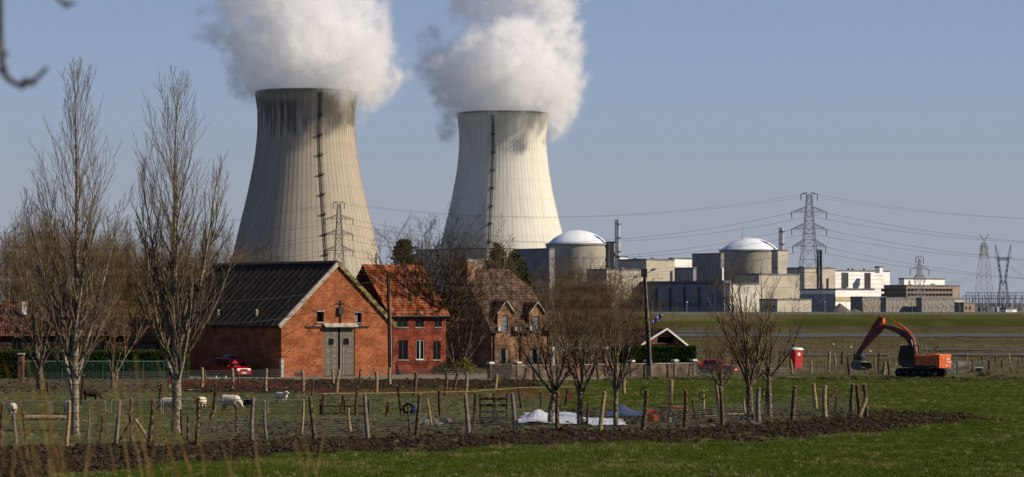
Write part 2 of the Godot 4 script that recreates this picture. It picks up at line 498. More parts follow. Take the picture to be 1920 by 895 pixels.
func build_ground() -> void:
	var g := MB.new()
	var cols := 240
	var rows := 400
	for j in rows + 1:
		var d := 60.0 + 286.0 * j / rows
		for k in cols + 1:
			var p := Vector3(-88.0 + 176.0 * k / cols, 0, -d)
			var z := zone(p)
			p.y = bump(z, p) * (clampf(absf(d - 346.0) / 12.0, 0, 1))
			g.v.append(p); g.n.append(Vector3.UP); g.c.append(zone_color(z, p))
	for j in rows + 1:
		for k in cols + 1:
			var a := j * (cols + 1) + k
			var dx: Vector3 = g.v[j * (cols + 1) + mini(k + 1, cols)] - g.v[j * (cols + 1) + maxi(k - 1, 0)]
			var dz: Vector3 = g.v[maxi(j - 1, 0) * (cols + 1) + k] - g.v[mini(j + 1, rows) * (cols + 1) + k]
			g.n[a] = dz.cross(dx).normalized()
			if j < rows and k < cols:
				for t in [a, a + cols + 1, a + 1, a + 1, a + cols + 1, a + cols + 2]: g.i.append(t)
	structure("ground", g, M.ground_earth, "farm ground with paddock, churned mud, lane and green meadow")
	# the open polder beyond, in strips of grass, reed and soil, as far as the foot of the plant's bank
	var f := MB.new()
	var ys := []
	var y := 690.0
	while y > 619.7: ys.append(y); y -= .6
	ys.append(619.6)
	var nx := 150
	for r in ys.size():
		var d: float = EYE * F / (ys[r] - 576.0) if r > 0 else 346.0
		for k in nx + 1:
			var p := Vector3(-320.0 + 640.0 * k / nx, 0, -d)
			var w: float = ys[r] + noise.get_noise_2d(p.x * 1.4, d * .5) * 2.5
			var c := Color(.085, .078, .04)
			if w > 681: c = Color(.075, .085, .03)
			elif w > 669: c = Color(.095, .09, .045)
			elif w > 655: c = Color(.105, .082, .05)
			elif w > 641: c = Color(.1, .087, .05)
			elif w > 634: c = Color(.065, .07, .035)
			elif w > 627: c = Color(.085, .075, .05)
			else: c = Color(.1, .066, .048)
			c = c.lerp(Color(.15, .14, .08), clampf(noise.get_noise_2d(p.x * .7, d * 9.0), 0, 1) * .9)
			c = c.lerp(Color(.04, .04, .022), clampf(-noise.get_noise_2d(p.x * 2.0 + 400.0, d * 4.0), 0, 1) * .9)
			f.v.append(p + Vector3(0, 0.15 * noise.get_noise_2d(p.x * 8.0, d * 3.0) if r > 3 and r < ys.size() - 3 else 0.0, 0)); f.n.append(Vector3.UP); f.c.append(c)
			if r < ys.size() - 1 and k < nx:
				var a := r * (nx + 1) + k
				for t in [a, a + nx + 1, a + 1, a + 1, a + nx + 1, a + nx + 2]: f.i.append(t)
	structure("polder_field", f, M.ground_earth, "brown and olive polder fields running to the bank")
	# wet ditches and a service road across it
	for s in [["service_road", 1215, 1990, 627.0, 633.0, M.ditch_water, "long grey road at the foot of the grass bank"], ["ditch", 1470, 1668, 665.6, 668.6, M.ditch_water, "still grey ditch left of the excavator"],
			["ditch", 1735, 1990, 656.6, 659.0, M.ditch_water, "narrow ditch behind the excavator"], ["ditch", 1762, 1990, 664.8, 669.0, M.ditch_water, "wider blue ditch right of the excavator"], ["ditch", 1240, 1420, 622, 625.0, M.ditch_water, "far pale ditch behind the hedge"]]:
		var w := MB.new()
		var seg := 24
		for k in seg:
			var x0: float = lerpf(s[1], s[2], float(k) / seg)
			var x1: float = lerpf(s[1], s[2], float(k + 1) / seg)
			var q := []
			for c in [[x0, s[4]], [x1, s[4]], [x1, s[3]], [x0, s[3]]]:
				q.append(gp(c[0], c[1] + noise.get_noise_2d(c[0] * .6, c[1] * 50.0) * .9) + Vector3(0, .16, 0))
			w.quad(q[0], q[1], q[2], q[3])
		structure(s[0], w, s[5], s[6])
	# the bank and the raised ground of the plant
	var b := MB.new()
	var prof := [[866.0, 0.0], [868.0, .6], [871.0, 1.5], [874.0, 2.3], [877.0, 3.1], [880.0, 3.8], [883.0, 4.4], [886.0, 4.75], [890.0, 4.75], [894.0, PLAT]]
	for r in prof.size():
		for k in nx + 1:
			var p := Vector3(-420.0 + 840.0 * k / nx, prof[r][1], -prof[r][0])
			var q := noise.get_noise_2d(p.x * 1.5, r * 60.0)
			if r > 0 and r < 7: p.y += .25 * q
			var c := Color(.085, .062, .042)
			if r >= 2: c = Color(.052, .062, .014)
			if r >= 5: c = Color(.075, .08, .022)
			if p.x < 80 and r >= 4: c = c.lerp(Color(.15, .13, .07), .6)
			b.v.append(p); b.n.append(Vector3(0, .95, .3)); b.c.append(c.lerp(Color(.13, .11, .06), clampf(q, 0, 1)))
			if r < prof.size() - 1 and k < nx:
				var a := r * (nx + 1) + k
				for t in [a, a + nx + 1, a + 1, a + 1, a + nx + 1, a + nx + 2]: b.i.append(t)
	structure("grass_bank", b, M.ground_earth, "long green grass bank in front of the power plant")
	var path := MB.new()
	path.quad(Vector3(-420, 4.78, -887.0), Vector3(420, 4.78, -887.0), Vector3(420, 4.78, -889.6), Vector3(-420, 4.78, -889.6))
	structure("bank_path", path, M.concrete, "pale path along the top of the grass bank")
	var pl := MB.new()
	pl.quad(Vector3(-2500, PLAT - .01, -893.9), Vector3(2500, PLAT - .01, -893.9), Vector3(2500, PLAT - .01, -8000), Vector3(-2500, PLAT - .01, -8000))
	structure("plant_ground", pl, mat("plant_earth", Color(.36, .36, .32), .95, .2, .02), "raised ground that the plant stands on")
	var base := MB.new()
	base.quad(Vector3(-2500, -.5, 400), Vector3(2500, -.5, 400), Vector3(2500, -.5, -880), Vector3(-2500, -.5, -880))
	structure("terrain", base, mat("plain_earth", Color(.28, .27, .16), .95, .2, .02), "flat land all round")
	var dk := MB.new()
	dk.side([Vector2(-30, -.4), Vector2(52, -.4), Vector2(30, 5.0), Vector2(-12, 5.2)], -70, 70, Transform3D(Basis(Vector3.UP, PI / 2), Vector3.ZERO))
	structure("dike", dk, M.plain_earth, "earth dike under the viewer")

# ---------------------------------------------------------------- power plant
func tower(d: float, px: float, top_py: float, tint: Color, stain: float, ladder_at: float, label: String) -> void:
	var prof := [[6.0, 65.5], [18, 62.3], [39, 57.4], [57, 53.2], [86, 46.2], [101, 43.0], [119, 39.7], [136, 37.9], [145, 37.6], [154, 37.8], [163, 38.8], [169, 39.8]]
	var base := foot(px, d, PLAT)
	var t := thing("cooling_tower", label, "cooling tower", base, atan2(-base.x, -base.z))
	# local +z faces the camera
	var r := func(h: float) -> float: return lerp_table(prof, h)
	var sh := MB.new()
	var steps := 144
	var rings := 70
	for j in rings + 1:
		var h := 6.0 + 163.0 * j / rings
		for k in steps:
			var a := TAU * k / steps
			var rr: float = r.call(h)
			var slope: float = (r.call(minf(h + 3, 169.0)) - r.call(maxf(h - 3, 6.0))) / (minf(h + 3, 169.0) - maxf(h - 3, 6.0))
			sh.v.append(Vector3(rr * sin(a), h, rr * cos(a)))
			sh.n.append(Vector3(sin(a), -slope, cos(a)).normalized())
			var c := tint
			var n1 := noise.get_noise_3d(sin(a) * 160.0, h * .35, cos(a) * 160.0)
			var n2 := noise.get_noise_3d(sin(a) * 700.0, h * 1.2, cos(a) * 700.0 + 300.0)
			c = c.lerp(tint * .8, clampf(n1 * .8 + .2 + n2 * .4, 0, .7))
			# water stains hanging below the rim
			var streak := clampf(noise.get_noise_2d(a * 900.0, 5.0) * .9 + noise.get_noise_2d(a * 220.0, 77.0) * 1.1 + .7, 0, 1)
			var low := 169.0 - 12.0 - 30.0 * streak
			var in_band := smoothstep(low, low + 12.0, h) * (1.0 - smoothstep(158.0, 162.0, h) * .55)
			var side := smoothstep(.45, -.5, sin(a)) if stain > .5 else smoothstep(1.4, -.8, sin(a))
			c = c.lerp(Color(.07, .07, .075), in_band * stain * side * (.45 + .55 * streak))
			c = c.lerp(Color(.08, .08, .08), smoothstep(166.0, 167.5, h) * .5)
			if j % 7 == 3: c = c * .94
			c.a = 1
			sh.c.append(c)
	for j in rings:
		for k in steps:
			var a := j * steps + k
			var b := j * steps + (k + 1) % steps
			for q in [a, a + steps, b, b, a + steps, b + steps]: sh.i.append(q)
	part("shell", sh, M.tower_shell, t)
	var rim := MB.new()
	rim.lathe([Vector2(39.6, 167.9), Vector2(39.95, 168.1), Vector2(39.95, 169.2), Vector2(38.9, 169.25), Vector2(36.5, 160)], 96)
	part("rim", rim, M.concrete_dark, t)
	# meridional joints that run down the shell: fine proud ribs, one mesh turned about the axis
	var rb := MB.new()
	rb.col = tint * (.62 if stain > .5 else .9)
	for j in 24:
		var h0 := 6.0 + 161.0 * j / 24.0
		var h1 := 6.0 + 161.0 * (j + 1) / 24.0
		var z0: float = r.call(h0) + .1
		var z1: float = r.call(h1) + .1
		var w := .11
		var q := [Vector3(-w, h0, z0 - .8), Vector3(-w * .6, h0, z0), Vector3(w * .6, h0, z0), Vector3(w, h0, z0 - .8), Vector3(-w, h1, z1 - .8), Vector3(-w * .6, h1, z1), Vector3(w * .6, h1, z1), Vector3(w, h1, z1 - .8)]
		for s in 3: rb.quad(q[s], q[s + 1], q[s + 5], q[s + 4])
	var rib := rb.mesh(true)
	for k in 80:
		var o := put("rib", rib, M.tower_shell, t)
		o.rotation.y = TAU * k / 80.0 + .01
	# ladder with landings up the shell
	var ld := MB.new()
	var ang := ladder_at
	for j in 40:
		var h0 := 8.0 + 160.0 * j / 40.0
		var h1 := 8.0 + 160.0 * (j + 1) / 40.0
		for s in [-1, 1]:
			ld.bar(Vector3(s * .75, h0, r.call(h0) + .9), Vector3(s * .75, h1, r.call(h1) + .9), .35)
		for u in 3:
			var h := lerpf(h0, h1, u / 3.0)
			ld.bar(Vector3(-.75, h, r.call(h) + .9), Vector3(.75, h, r.call(h) + .9), .25)
			ld.bar(Vector3(0, h, r.call(h) + 1.5), Vector3(0, h, r.call(h)), .25)
	var lo := part("ladder", ld, M.ladder_steel, t)
	lo.rotation.y = ang
	for j in 11:
		var h := 12.0 + 15.2 * j
		var pf := MB.new()
		pf.box(Vector3(-2.1, h, r.call(h) - .3), Vector3(4.2, .3, 2.3))
		for s in 5: pf.bar(Vector3(-2.0 + s, h, r.call(h) + 1.9), Vector3(-2.0 + s, h + 1.3, r.call(h) + 1.9), .12)
		pf.bar(Vector3(-2.0, h + 1.3, r.call(h) + 1.9), Vector3(2.0, h + 1.3, r.call(h) + 1.9), .14)
		var p := part("landing", pf, M.ladder_steel, t)
		p.rotation.y = ang
	var leg := MB.new()
	for s in [-1, 1]:
		leg.bar(Vector3(s * 2.5, -.2, 66.8), Vector3(s * .2, 6.4, 65.3), .9)
	var lm := leg.mesh()
	for k in 40:
		var o := put("column", lm, M.concrete_grey, t)
		o.rotation.y = TAU * (k + .5) / 40.0

func block(called: String, label: String, xl: float, xe: float, xr: float, ytop: float, d: float, m: Material, group := "", roof: Material = null, low := PLAT) -> Node3D:
	var k := foot(xe, d, low)
	var t := thing(called, label, "building", k, TH, group)
	var w := maxf(onf(k, TH, xr, 570).x, .5)
	var dep := maxf(-onf(k, TH - PI / 2, xl, 570).x, 4.0)
	var h := at(xe, ytop, d).y - low
	t.set_meta("size", Vector3(w, h, dep))
	var b := MB.new()
	b.box(Vector3(0, -.3, -dep), Vector3(w, h + .3 - .35, dep))
	part("wall", b, m, t)
	var p := MB.new()
	p.box(Vector3(-.15, h - .35, -dep - .15), Vector3(w + .3, .4, dep + .3))
	for s in 4:   # upstand along the roof edge
		var a: Vector3 = [Vector3(-.15, h + .05, -.1), Vector3(-.15, h + .05, -dep - .15), Vector3(-.15, h + .05, -dep + .2), Vector3(w - .1, h + .05, -dep + .2)][s]
		var z: Vector3 = [Vector3(w + .3, .45, .25), Vector3(w + .3, .45, .25), Vector3(.25, .45, dep - .35), Vector3(.25, .45, dep - .35)][s]
		p.box(a, z)
	part("roof_edge", p, roof if roof else M.roof_grey, t)
	if w > 9 and dep > 9:      # small vents and hatches on the roof
		var r := RandomNumberGenerator.new()
		r.seed = int(xe * 7.0 + ytop)
		for u in 4:
			var v := MB.new()
			var s := r.randf_range(.5, 1.3)
			v.cbox(Vector3(r.randf_range(1.0, w - 2.5), h + .05, -r.randf_range(1.0, dep - 2.5)), Vector3(s * r.randf_range(.7, 2.0), s, s), .06)
			part("roof_vent", v, M.concrete_grey if u % 2 else M.dark_steel, t)
	return t

func reactor(px0: float, px1: float, rim_py: float, dome_py: float, d: float, label: String) -> void:
	var c := foot((px0 + px1) / 2, d, PLAT)
	var t := thing("reactor_building", label, "reactor building", c)
	var r := (px1 - px0) / 2 * d / F
	var h := at(960, rim_py, d).y - PLAT
	var top := at(960, dome_py, d).y - PLAT
	var m := MB.new()
	m.lathe([Vector2(r, -.3), Vector2(r, h - 1.2)], 72)
	part("drum", m, M.drum_concrete, t)
	var ring := MB.new()
	ring.lathe([Vector2(r, h - 1.2), Vector2(r + .5, h - 1.1), Vector2(r + .5, h), Vector2(r - 1.2, h + .05), Vector2(r - 1.3, h - .4)], 72)
	part("cornice", ring, M.concrete_grey, t)
	var dm := MB.new()
	var pr := []
	var dr := r * .96
	var rise := top - h + .4
	var sph := (dr * dr + rise * rise) / (2 * rise)
	var amax := asin(minf(dr / sph, 1.0))
	for k in 15:
		var a := amax * (1.0 - k / 14.0)
		pr.append(Vector2(sph * sin(a) + .01, h - .4 + rise - sph * (1 - cos(a))))
	dm.lathe(pr, 72)
	part("dome", dm, M.dome_white, t)
	for k in 12:
		var s := MB.new()
		s.box(Vector3(-.08, 0, r - .1), Vector3(.16, h - 1.3, .16))
		var o := part("pilaster", s, M.drum_concrete, t)
		o.rotation.y = TAU * k / 12.0

func stack(px: float, w: float, top_py: float, d: float, label: String) -> void:
	var c := foot(px, d, PLAT)
	var r := w / 2 * d / F
	var h := at(px, top_py, d).y - PLAT
	var t := thing("vent_stack", label, "chimney", c)
	var m := MB.new()
	m.lathe([Vector2(r * 1.1, -.3), Vector2(r, h * .3), Vector2(r, h), Vector2(r * .8, h), Vector2(r * .75, h - 2)], 24)
	part("shaft", m, M.stack_metal, t)
	for k in 5:
		var g := MB.new()
		g.lathe([Vector2(r + .02, h * (.35 + k * .15)), Vector2(r + .8, h * (.35 + k * .15)), Vector2(r + .8, h * (.35 + k * .15) + .3), Vector2(r + .02, h * (.35 + k * .15) + .3)], 20)
		part("ring_platform", g, M.dark_steel, t)
	var l := MB.new()
	l.bar(Vector3(-r - .5, 0, 0), Vector3(-r - .5, h, 0), .5)
	part("ladder", l, M.dark_steel, t)

func windows(t: Node3D, on_left: bool, x0: float, step: float, count: int, y0: float, w: float, h: float, m: Material = null) -> void:
	for k in count:
		var b := MB.new()
		if on_left: b.box(Vector3(-.12, y0, -(x0 + step * k) - w), Vector3(.3, h, w))
		else: b.box(Vector3(x0 + step * k, y0, -.18), Vector3(w, h, .3))
		var o := part("window", b, m if m else M.glass_dark, t)
		var fr := MB.new()
		if on_left: fr.box(Vector3(-.3, y0 - .25, -(x0 + step * k) - w - .2), Vector3(.3, .25, w + .4))
		else: fr.box(Vector3(x0 + step * k - .2, y0 - .25, 0), Vector3(w + .4, .25, .3))
		part("sill", fr, M.concrete_grey, o)

func strips(t: Node3D, called: String, boxes: Array, m: Material) -> void:     # boxes as [least corner, size] in the block's own axes
	for q in boxes:
		var b := MB.new()
		b.box(q[0], q[1])
		part(called, b, m, t)

func build_plant() -> void:
	tower(2245, 573.5, 165, Color(.335, .295, .235), .95, .27, "beige cooling tower with dark stained rim, behind the barn")
	tower(2496, 943, 207, Color(.56, .55, .485), .2, -.22, "paler clean cooling tower further away, right of the stained one")
	reactor(1024, 1143, 457, 432, 1700, "domed reactor building beside the pale cooling tower")
	reactor(1350, 1463, 468.5, 446, 1800, "domed reactor building left of the large lattice pylon")
	stack(1159.5, 8, 412, 1690, "tall thin vent stack beside the dome nearer the cooling towers")
	stack(1467, 8, 427, 1790, "silver vent stack beside the dome nearer the pylon")
	var t: Node3D
	# around the first dome
	t = block("turbine_hall", "long dark flat-roofed hall behind the dark conifer", 963, 1030, 1040, 467, 1655, M.concrete_dark)
	t = block("pump_house", "wide grey hall at the foot of the pale cooling tower", 780, 913, 964, 466, 1900, M.concrete_light)
	t = block("service_building", "low brown building behind the bare trees by the tiled house", 835, 881, 914, 488, 1500, M.brown_panel)
	windows(t, false, 1.0, 2.3, 4, 3.0, 1.5, 1.5)
	t = block("stair_tower", "narrow concrete buttress between dome and vent stack", 1138, 1144, 1155, 455, 1690, M.concrete_warm)
	strips(t, "brace", [[Vector3(.4, 8, 0), Vector3(2.2, .5, .8)], [Vector3(.4, 14, 0), Vector3(2.2, .5, .8)], [Vector3(.4, 20, 0), Vector3(2.2, .5, .8)]], M.dark_steel)
	t = block("roof_plant_room", "small white rooftop room right of the vent stack", 1160, 1162, 1177, 482, 1640, M.white_clad, "", null, 20.0)
	strips(t, "opening", [[Vector3(1.2, 2.2, -.1), Vector3(3.2, 3.0, .3)]], M.dark_hole)
	t = block("auxiliary_building", "large beige concrete block with dark left side, right of the first dome", 1160, 1212, 1265, 487, 1600, M.concrete_warm)
	strips(t, "panel_joint", [[Vector3(0, 4.5, -.05), Vector3(19, .2, .12)], [Vector3(0, 8.5, -.05), Vector3(19, .2, .12)], [Vector3(0, 12.5, -.05), Vector3(19, .2, .12)], [Vector3(0, 16.5, -.05), Vector3(19, .2, .12)], [Vector3(0, 20.5, -.05), Vector3(19, .2, .12)]], M.concrete_grey)
	strips(t, "downpipe", [[Vector3(17.6, 8, 0), Vector3(1.0, 14.5, .6)]], M.dark_steel)
	t = block("annex", "low beige annex behind the utility pole", 1100, 1138, 1206, 506, 1540, M.concrete_warm)
	t = block("storage_building", "white box between the beige block and the second dome", 1258, 1262, 1303, 485, 1800, M.white_clad)
	strips(t, "pipe", [[Vector3(6, 12, 0), Vector3(.6, 12, .6)]], M.dark_steel)
	t = block("connecting_gallery", "dark low gallery with a pale pipe under the white box", 1215, 1300, 1306, 503, 1640, M.concrete_dark)
	strips(t, "pipe", [[Vector3(-.8, 8.5, -34), Vector3(.8, 1.1, 22)], [Vector3(-.9, 13.0, -40), Vector3(.8, .5, 38)]], M.white_clad)
	# the long hall in front
	t = block("long_hall", "very long blue-grey hall with a row of small square windows", 1085, 1358, 1372, 528, 1500, M.concrete_dark)
	windows(t, true, 12.5, 4.45, 24, 3.4, 2.1, 1.5)
	for k in 42:
		strips(t, "roof_vent", [[Vector3(-.28, 14.5, -5.0 - 3.0 * k), Vector3(.3, .45, 2.2)]], M.dark_hole)
	for k in 10: strips(t, "downpipe", [[Vector3(-.5, .5, -20.0 - 11.5 * k), Vector3(.5, 12.5, .5)]], M.dark_steel)
	for k in 10: strips(t, "panel_joint", [[Vector3(-.06, .3, -7.0 - 11.5 * k), Vector3(.1, 13.8, .15)]], M.roof_grey)
	t = block("switch_building", "cream lit block at the right end of the long hall", 1364, 1369, 1424, 533, 1480, M.concrete_light)
	strips(t, "door", [[Vector3(2, .2, -.1), Vector3(3, 3.2, .25)]], M.concrete_grey)
	# around the second dome
	t = block("fuel_building", "dark grey windowless block left of the second dome", 1298, 1352, 1358, 476, 1700, M.concrete_dark)
	for k in 6: strips(t, "rib", [[Vector3(-.3, 9, -4.0 - 4.0 * k), Vector3(.3, 17, .5)]], M.concrete_grey)
	strips(t, "pipe", [[Vector3(.4, 10, .1), Vector3(.9, 15.5, .8)]], M.white_clad)
	t = block("stair_tower", "scaffolded concrete buttress right of the second dome", 1447, 1459, 1478, 470, 1760, M.concrete_warm)
	for k in 5: strips(t, "brace", [[Vector3(-1.0, 6.0 + 5 * k, -4), Vector3(1.0, .4, 5.0)]], M.dark_steel)
	t = block("auxiliary_building", "broad beige block below the second dome", 1380, 1424, 1500, 515, 1580, M.concrete_warm)
	strips(t, "panel_joint", [[Vector3(0, 6.5, -.05), Vector3(26, .3, .12)], [Vector3(0, 13.0, -.05), Vector3(26, .3, .12)]], M.concrete_grey)
	for k in 12: strips(t, "shadow_tooth", [[Vector3(1.0 + 2.1 * k, 2.6, -.1), Vector3(1.3, 2.2, .3)]], M.concrete_dark)  # dark boxes drawn for the serrated shadow low on this face
	t = block("workshop", "low beige workshop in front of the broad block", 1424, 1458, 1522, 562, 1470, M.concrete_warm)
	windows(t, true, 1.5, 3.0, 3, 2.0, 1.8, 1.2)
	t = block("diesel_building", "beige block behind the large lattice pylon", 1476, 1509, 1567, 503, 1660, M.concrete_warm)
	strips(t, "downpipe", [[Vector3(17.4, 2, 0), Vector3(1.0, 17, .6)]], M.dark_steel)
	t = block("pipe_stack_pair", "pair of thin grey exhaust stacks right of the pylon", 1534, 1537, 1548, 548, 1640, M.concrete_grey)
	for x in [.3, 2.6]:
		var s := MB.new()
		s.rod(Vector3(x, 8, -1.5), Vector3(x, 35, -1.5), .8, 10)
		part("exhaust_stack", s, M.dark_steel, t)
	t = block("gate_building", "low building with white end wall and beige band", 1500, 1567, 1640, 543, 1520, M.white_clad)
	strips(t, "band", [[Vector3(.05, 5.3, -.1), Vector3(24, 2.6, .22)]], M.beige_band)
	strips(t, "dark_cladding", [[Vector3(-.12, -.2, -27), Vector3(.2, 9.6, 26.9)]], M.concrete_grey)
	t = block("white_hall", "tall white clad hall with dark vertical recesses", 1560, 1566, 1669, 508, 1720, M.white_clad)
	strips(t, "recess", [[Vector3(5.3, 1, -.3), Vector3(5.6, 22, .5)], [Vector3(24.2, 1, -.3), Vector3(5.0, 22, .5)]], M.concrete_dark)
	for k in 4: strips(t, "fin", [[Vector3(6.0 + 1.3 * k, 1, .2), Vector3(.4, 22, .35)], [Vector3(24.8 + 1.2 * k, 1, .2), Vector3(.4, 22, .35)]], M.dark_steel)
	for k in 8: strips(t, "panel_joint", [[Vector3(0.02, 3.2 + 2.6 * k, -.06), Vector3(5.2, .12, .11)], [Vector3(11.0, 3.2 + 2.6 * k, -.06), Vector3(13.1, .12, .11)], [Vector3(29.3, 3.2 + 2.6 * k, -.06), Vector3(10.6, .12, .11)]], M.roof_grey)
	for x in [1.5, 14.0, 17.5, 27.0]: strips(t, "roof_vent", [[Vector3(x, 24.4, -4), Vector3(.8, 1.2, .8)]], M.dark_steel)
	t = block("roof_plant_room", "small rooftop room on the tall white hall", 1645, 1650, 1656, 501, 1725, M.white_clad, "", null, PLAT + 23.0)
	t = block("office_building", "brown office block with two window bands", 1658, 1700, 1800, 536, 1600, M.brown_panel)
	for r in 2:
		windows(t, false, .8, 2.75, 13, 8.6 + 2.7 * r, 2.3, 1.4)
		windows(t, true, .8, 2.75, 7, 8.6 + 2.7 * r, 2.3, 1.4)
	t = block("white_annex", "white box on the roofline behind the brown office", 1686, 1696, 1772, 523, 1700, M.white_clad)
	strips(t, "recess", [[Vector3(3.6, 6, -.1), Vector3(1.4, 12, .3)]], M.concrete_dark)
	t = block("concrete_yard_wall", "weathered concrete block left of the yard wall", 1595, 1618, 1663, 558, 1460, M.concrete)
	strips(t, "panel_joint", [[Vector3(5.5, .2, -.05), Vector3(.25, 6.6, .1)], [Vector3(10.5, .2, -.05), Vector3(.25, 6.6, .1)]], M.concrete_dark)
	t = block("concrete_yard_wall", "long weathered concrete wall below the office", 1655, 1662, 1728, 560, 1450, M.concrete)
	for k in 8: strips(t, "panel_joint", [[Vector3(1.8 + 2.6 * k, .2, -.05), Vector3(.25, 6.3, .1)]], M.concrete_dark)
	t = block("concrete_yard_wall", "stained concrete wall left of the switchyard", 1722, 1729, 1792, 560, 1452, M.concrete)
	for k in 8: strips(t, "panel_joint", [[Vector3(1.8 + 2.5 * k, .2, -.05), Vector3(.25, 6.3, .1)]], M.concrete_dark)
	t = block("relay_house", "small brick-coloured hut at the edge of the switchyard", 1790, 1808, 1829, 569, 1440, M.brown_panel)
	windows(t, false, 1.0, 2.6, 2, 1.6, 1.2, 1.2)
	t = block("relay_house", "beige hut behind the small brick-coloured hut", 1784, 1790, 1810, 561, 1500, M.concrete_warm)
	t = block("shipping_container", "white container in the switchyard", 1880, 1887, 1907, 579, 1440, M.white_clad)
	strips(t, "corrugation", [[Vector3(.8, .2, 0), Vector3(.2, 1.6, .12)], [Vector3(1.9, .2, 0), Vector3(.2, 1.6, .12)], [Vector3(3.0, .2, 0), Vector3(.2, 1.6, .12)], [Vector3(4.1, .2, 0), Vector3(.2, 1.6, .12)]], M.roof_grey)
	# gravel heaps, by the fence
	for h in [[1575, 569, 24, 1350, "grey gravel heap in front of the white end wall"], [1603, 579, 16, 1352, "lower gravel heap beside the larger one"]]:
		var c := foot(h[0], h[3], PLAT)
		var g := MB.new()
		var rr: float = h[2] * h[3] / F
		var top: float = maxf(at(h[0], h[1], h[3]).y - PLAT, 1.0)
		for k in 22:
			var a := TAU * k / 22
			var b := TAU * (k + 1) / 22
			for s in 4:
				var p := []
				for q in [[s, a], [s, b], [s + 1, b], [s + 1, a]]:
					var u: float = q[0] / 4.0
					p.append(Vector3(cos(q[1]) * rr * (1 - u), top * u * (1 + .12 * noise.get_noise_2d(q[1] * 90 if q[1] < TAU - .01 else 0.0, u * 200)), sin(q[1]) * rr * (1 - u)))
				g.quad(p[1], p[0], p[3], p[2])
		var o := part("gravel_heap", g, M.rock)
		o.position = c
		tag(o, h[4], "gravel heap")
	build_plant_fence()
	build_switchyard()
	# distant trees on the horizon
	var far := MB.new()
	var rng := RandomNumberGenerator.new()
	rng.seed = 5
	for k in 5200:
		var x := rng.randf_range(-900, 900)
		var h := 6.0 + 4.0 * noise.get_noise_2d(x * .8, 0) + 2.0 * noise.get_noise_2d(x * 5.0, 9)
		var p := Vector3(x, PLAT + rng.randf() * h, -4200 + rng.randf() * 30)
		var s := 1.5
		far.tri(p + Vector3(rng.randf_range(-s, s), rng.randf_range(-s, s), rng.randf_range(-s, s)), p + Vector3(rng.randf_range(-s, s), rng.randf_range(-s, s), rng.randf_range(-s, s)), p + Vector3(rng.randf_range(-s, s), rng.randf_range(-s, s), rng.randf_range(-s, s)))
	tag(part("far_tree_line", far, M.twig_brown), "low line of distant trees on the horizon", "trees", "", "stuff")

func build_plant_fence() -> void:
	var t := thing("security_fence", "long grey-green wire security fence along the top of the grass bank", "fence")
	var w := MB.new()
	var d := 893.0
	for k in 330:
		var x := -150.0 + k
		w.bar(Vector3(x, PLAT, -d), Vector3(x, PLAT + 2.3, -d), .035)
	for k in 7: w.bar(Vector3(-150, PLAT + .2 + .35 * k, -d), Vector3(180, PLAT + .2 + .35 * k, -d), .025)
	tag(part("netting", w, M.wire, t), "", "", "", "stuff")
	var p := MB.new()
	p.bar(Vector3(0, 0, 0), Vector3(0, 2.6, 0), .1)
	p.bar(Vector3(0, 2.6, 0), Vector3(0, 2.9, .3), .08)
	var pm := p.mesh()
	for k in 110:
		var o := put("post", pm, M.green_wire, t)
		o.position = Vector3(-150 + 3.0 * k, PLAT, -d)
	# lamp and camera masts on the bank
	var first: Node3D = null
	var n := 0
	for x in [1223, 1288, 1440, 1547, 1587, 1651, 1711, 1800, 1893]:
		n += 1
		var label := "slim pale mast on the grass bank, %s from the left" % ordinal(n)
		var c := foot(x, 884.0, 4.3)
		if first == null:
			first = thing("fence_mast", label, "mast", c, 0, "masts along the grass bank")
			var m := MB.new()
			m.rod(Vector3.ZERO, Vector3(0, 4.2, 0), .07, 6)
			part("pole", m, M.galvanised, first)
			var b := MB.new()
			b.box(Vector3(-.1, 4.1, -.1), Vector3(.2, .25, .45))
			part("camera_housing", b, M.white_paint, first)
		else: copy_of(first, c, n, 1.0, label)

func ordinal(n: int) -> String:
	var w := ["", "first", "second", "third", "fourth", "fifth", "sixth", "seventh", "eighth", "ninth", "tenth", "eleventh", "twelfth", "thirteenth", "fourteenth", "fifteenth", "sixteenth", "seventeenth", "eighteenth", "nineteenth", "twentieth"]
	if n <= 20: return w[n]
	return "twenty-" + w[n - 20] if n < 30 else ("thirtieth" if n == 30 else "thirty-" + w[n - 30])

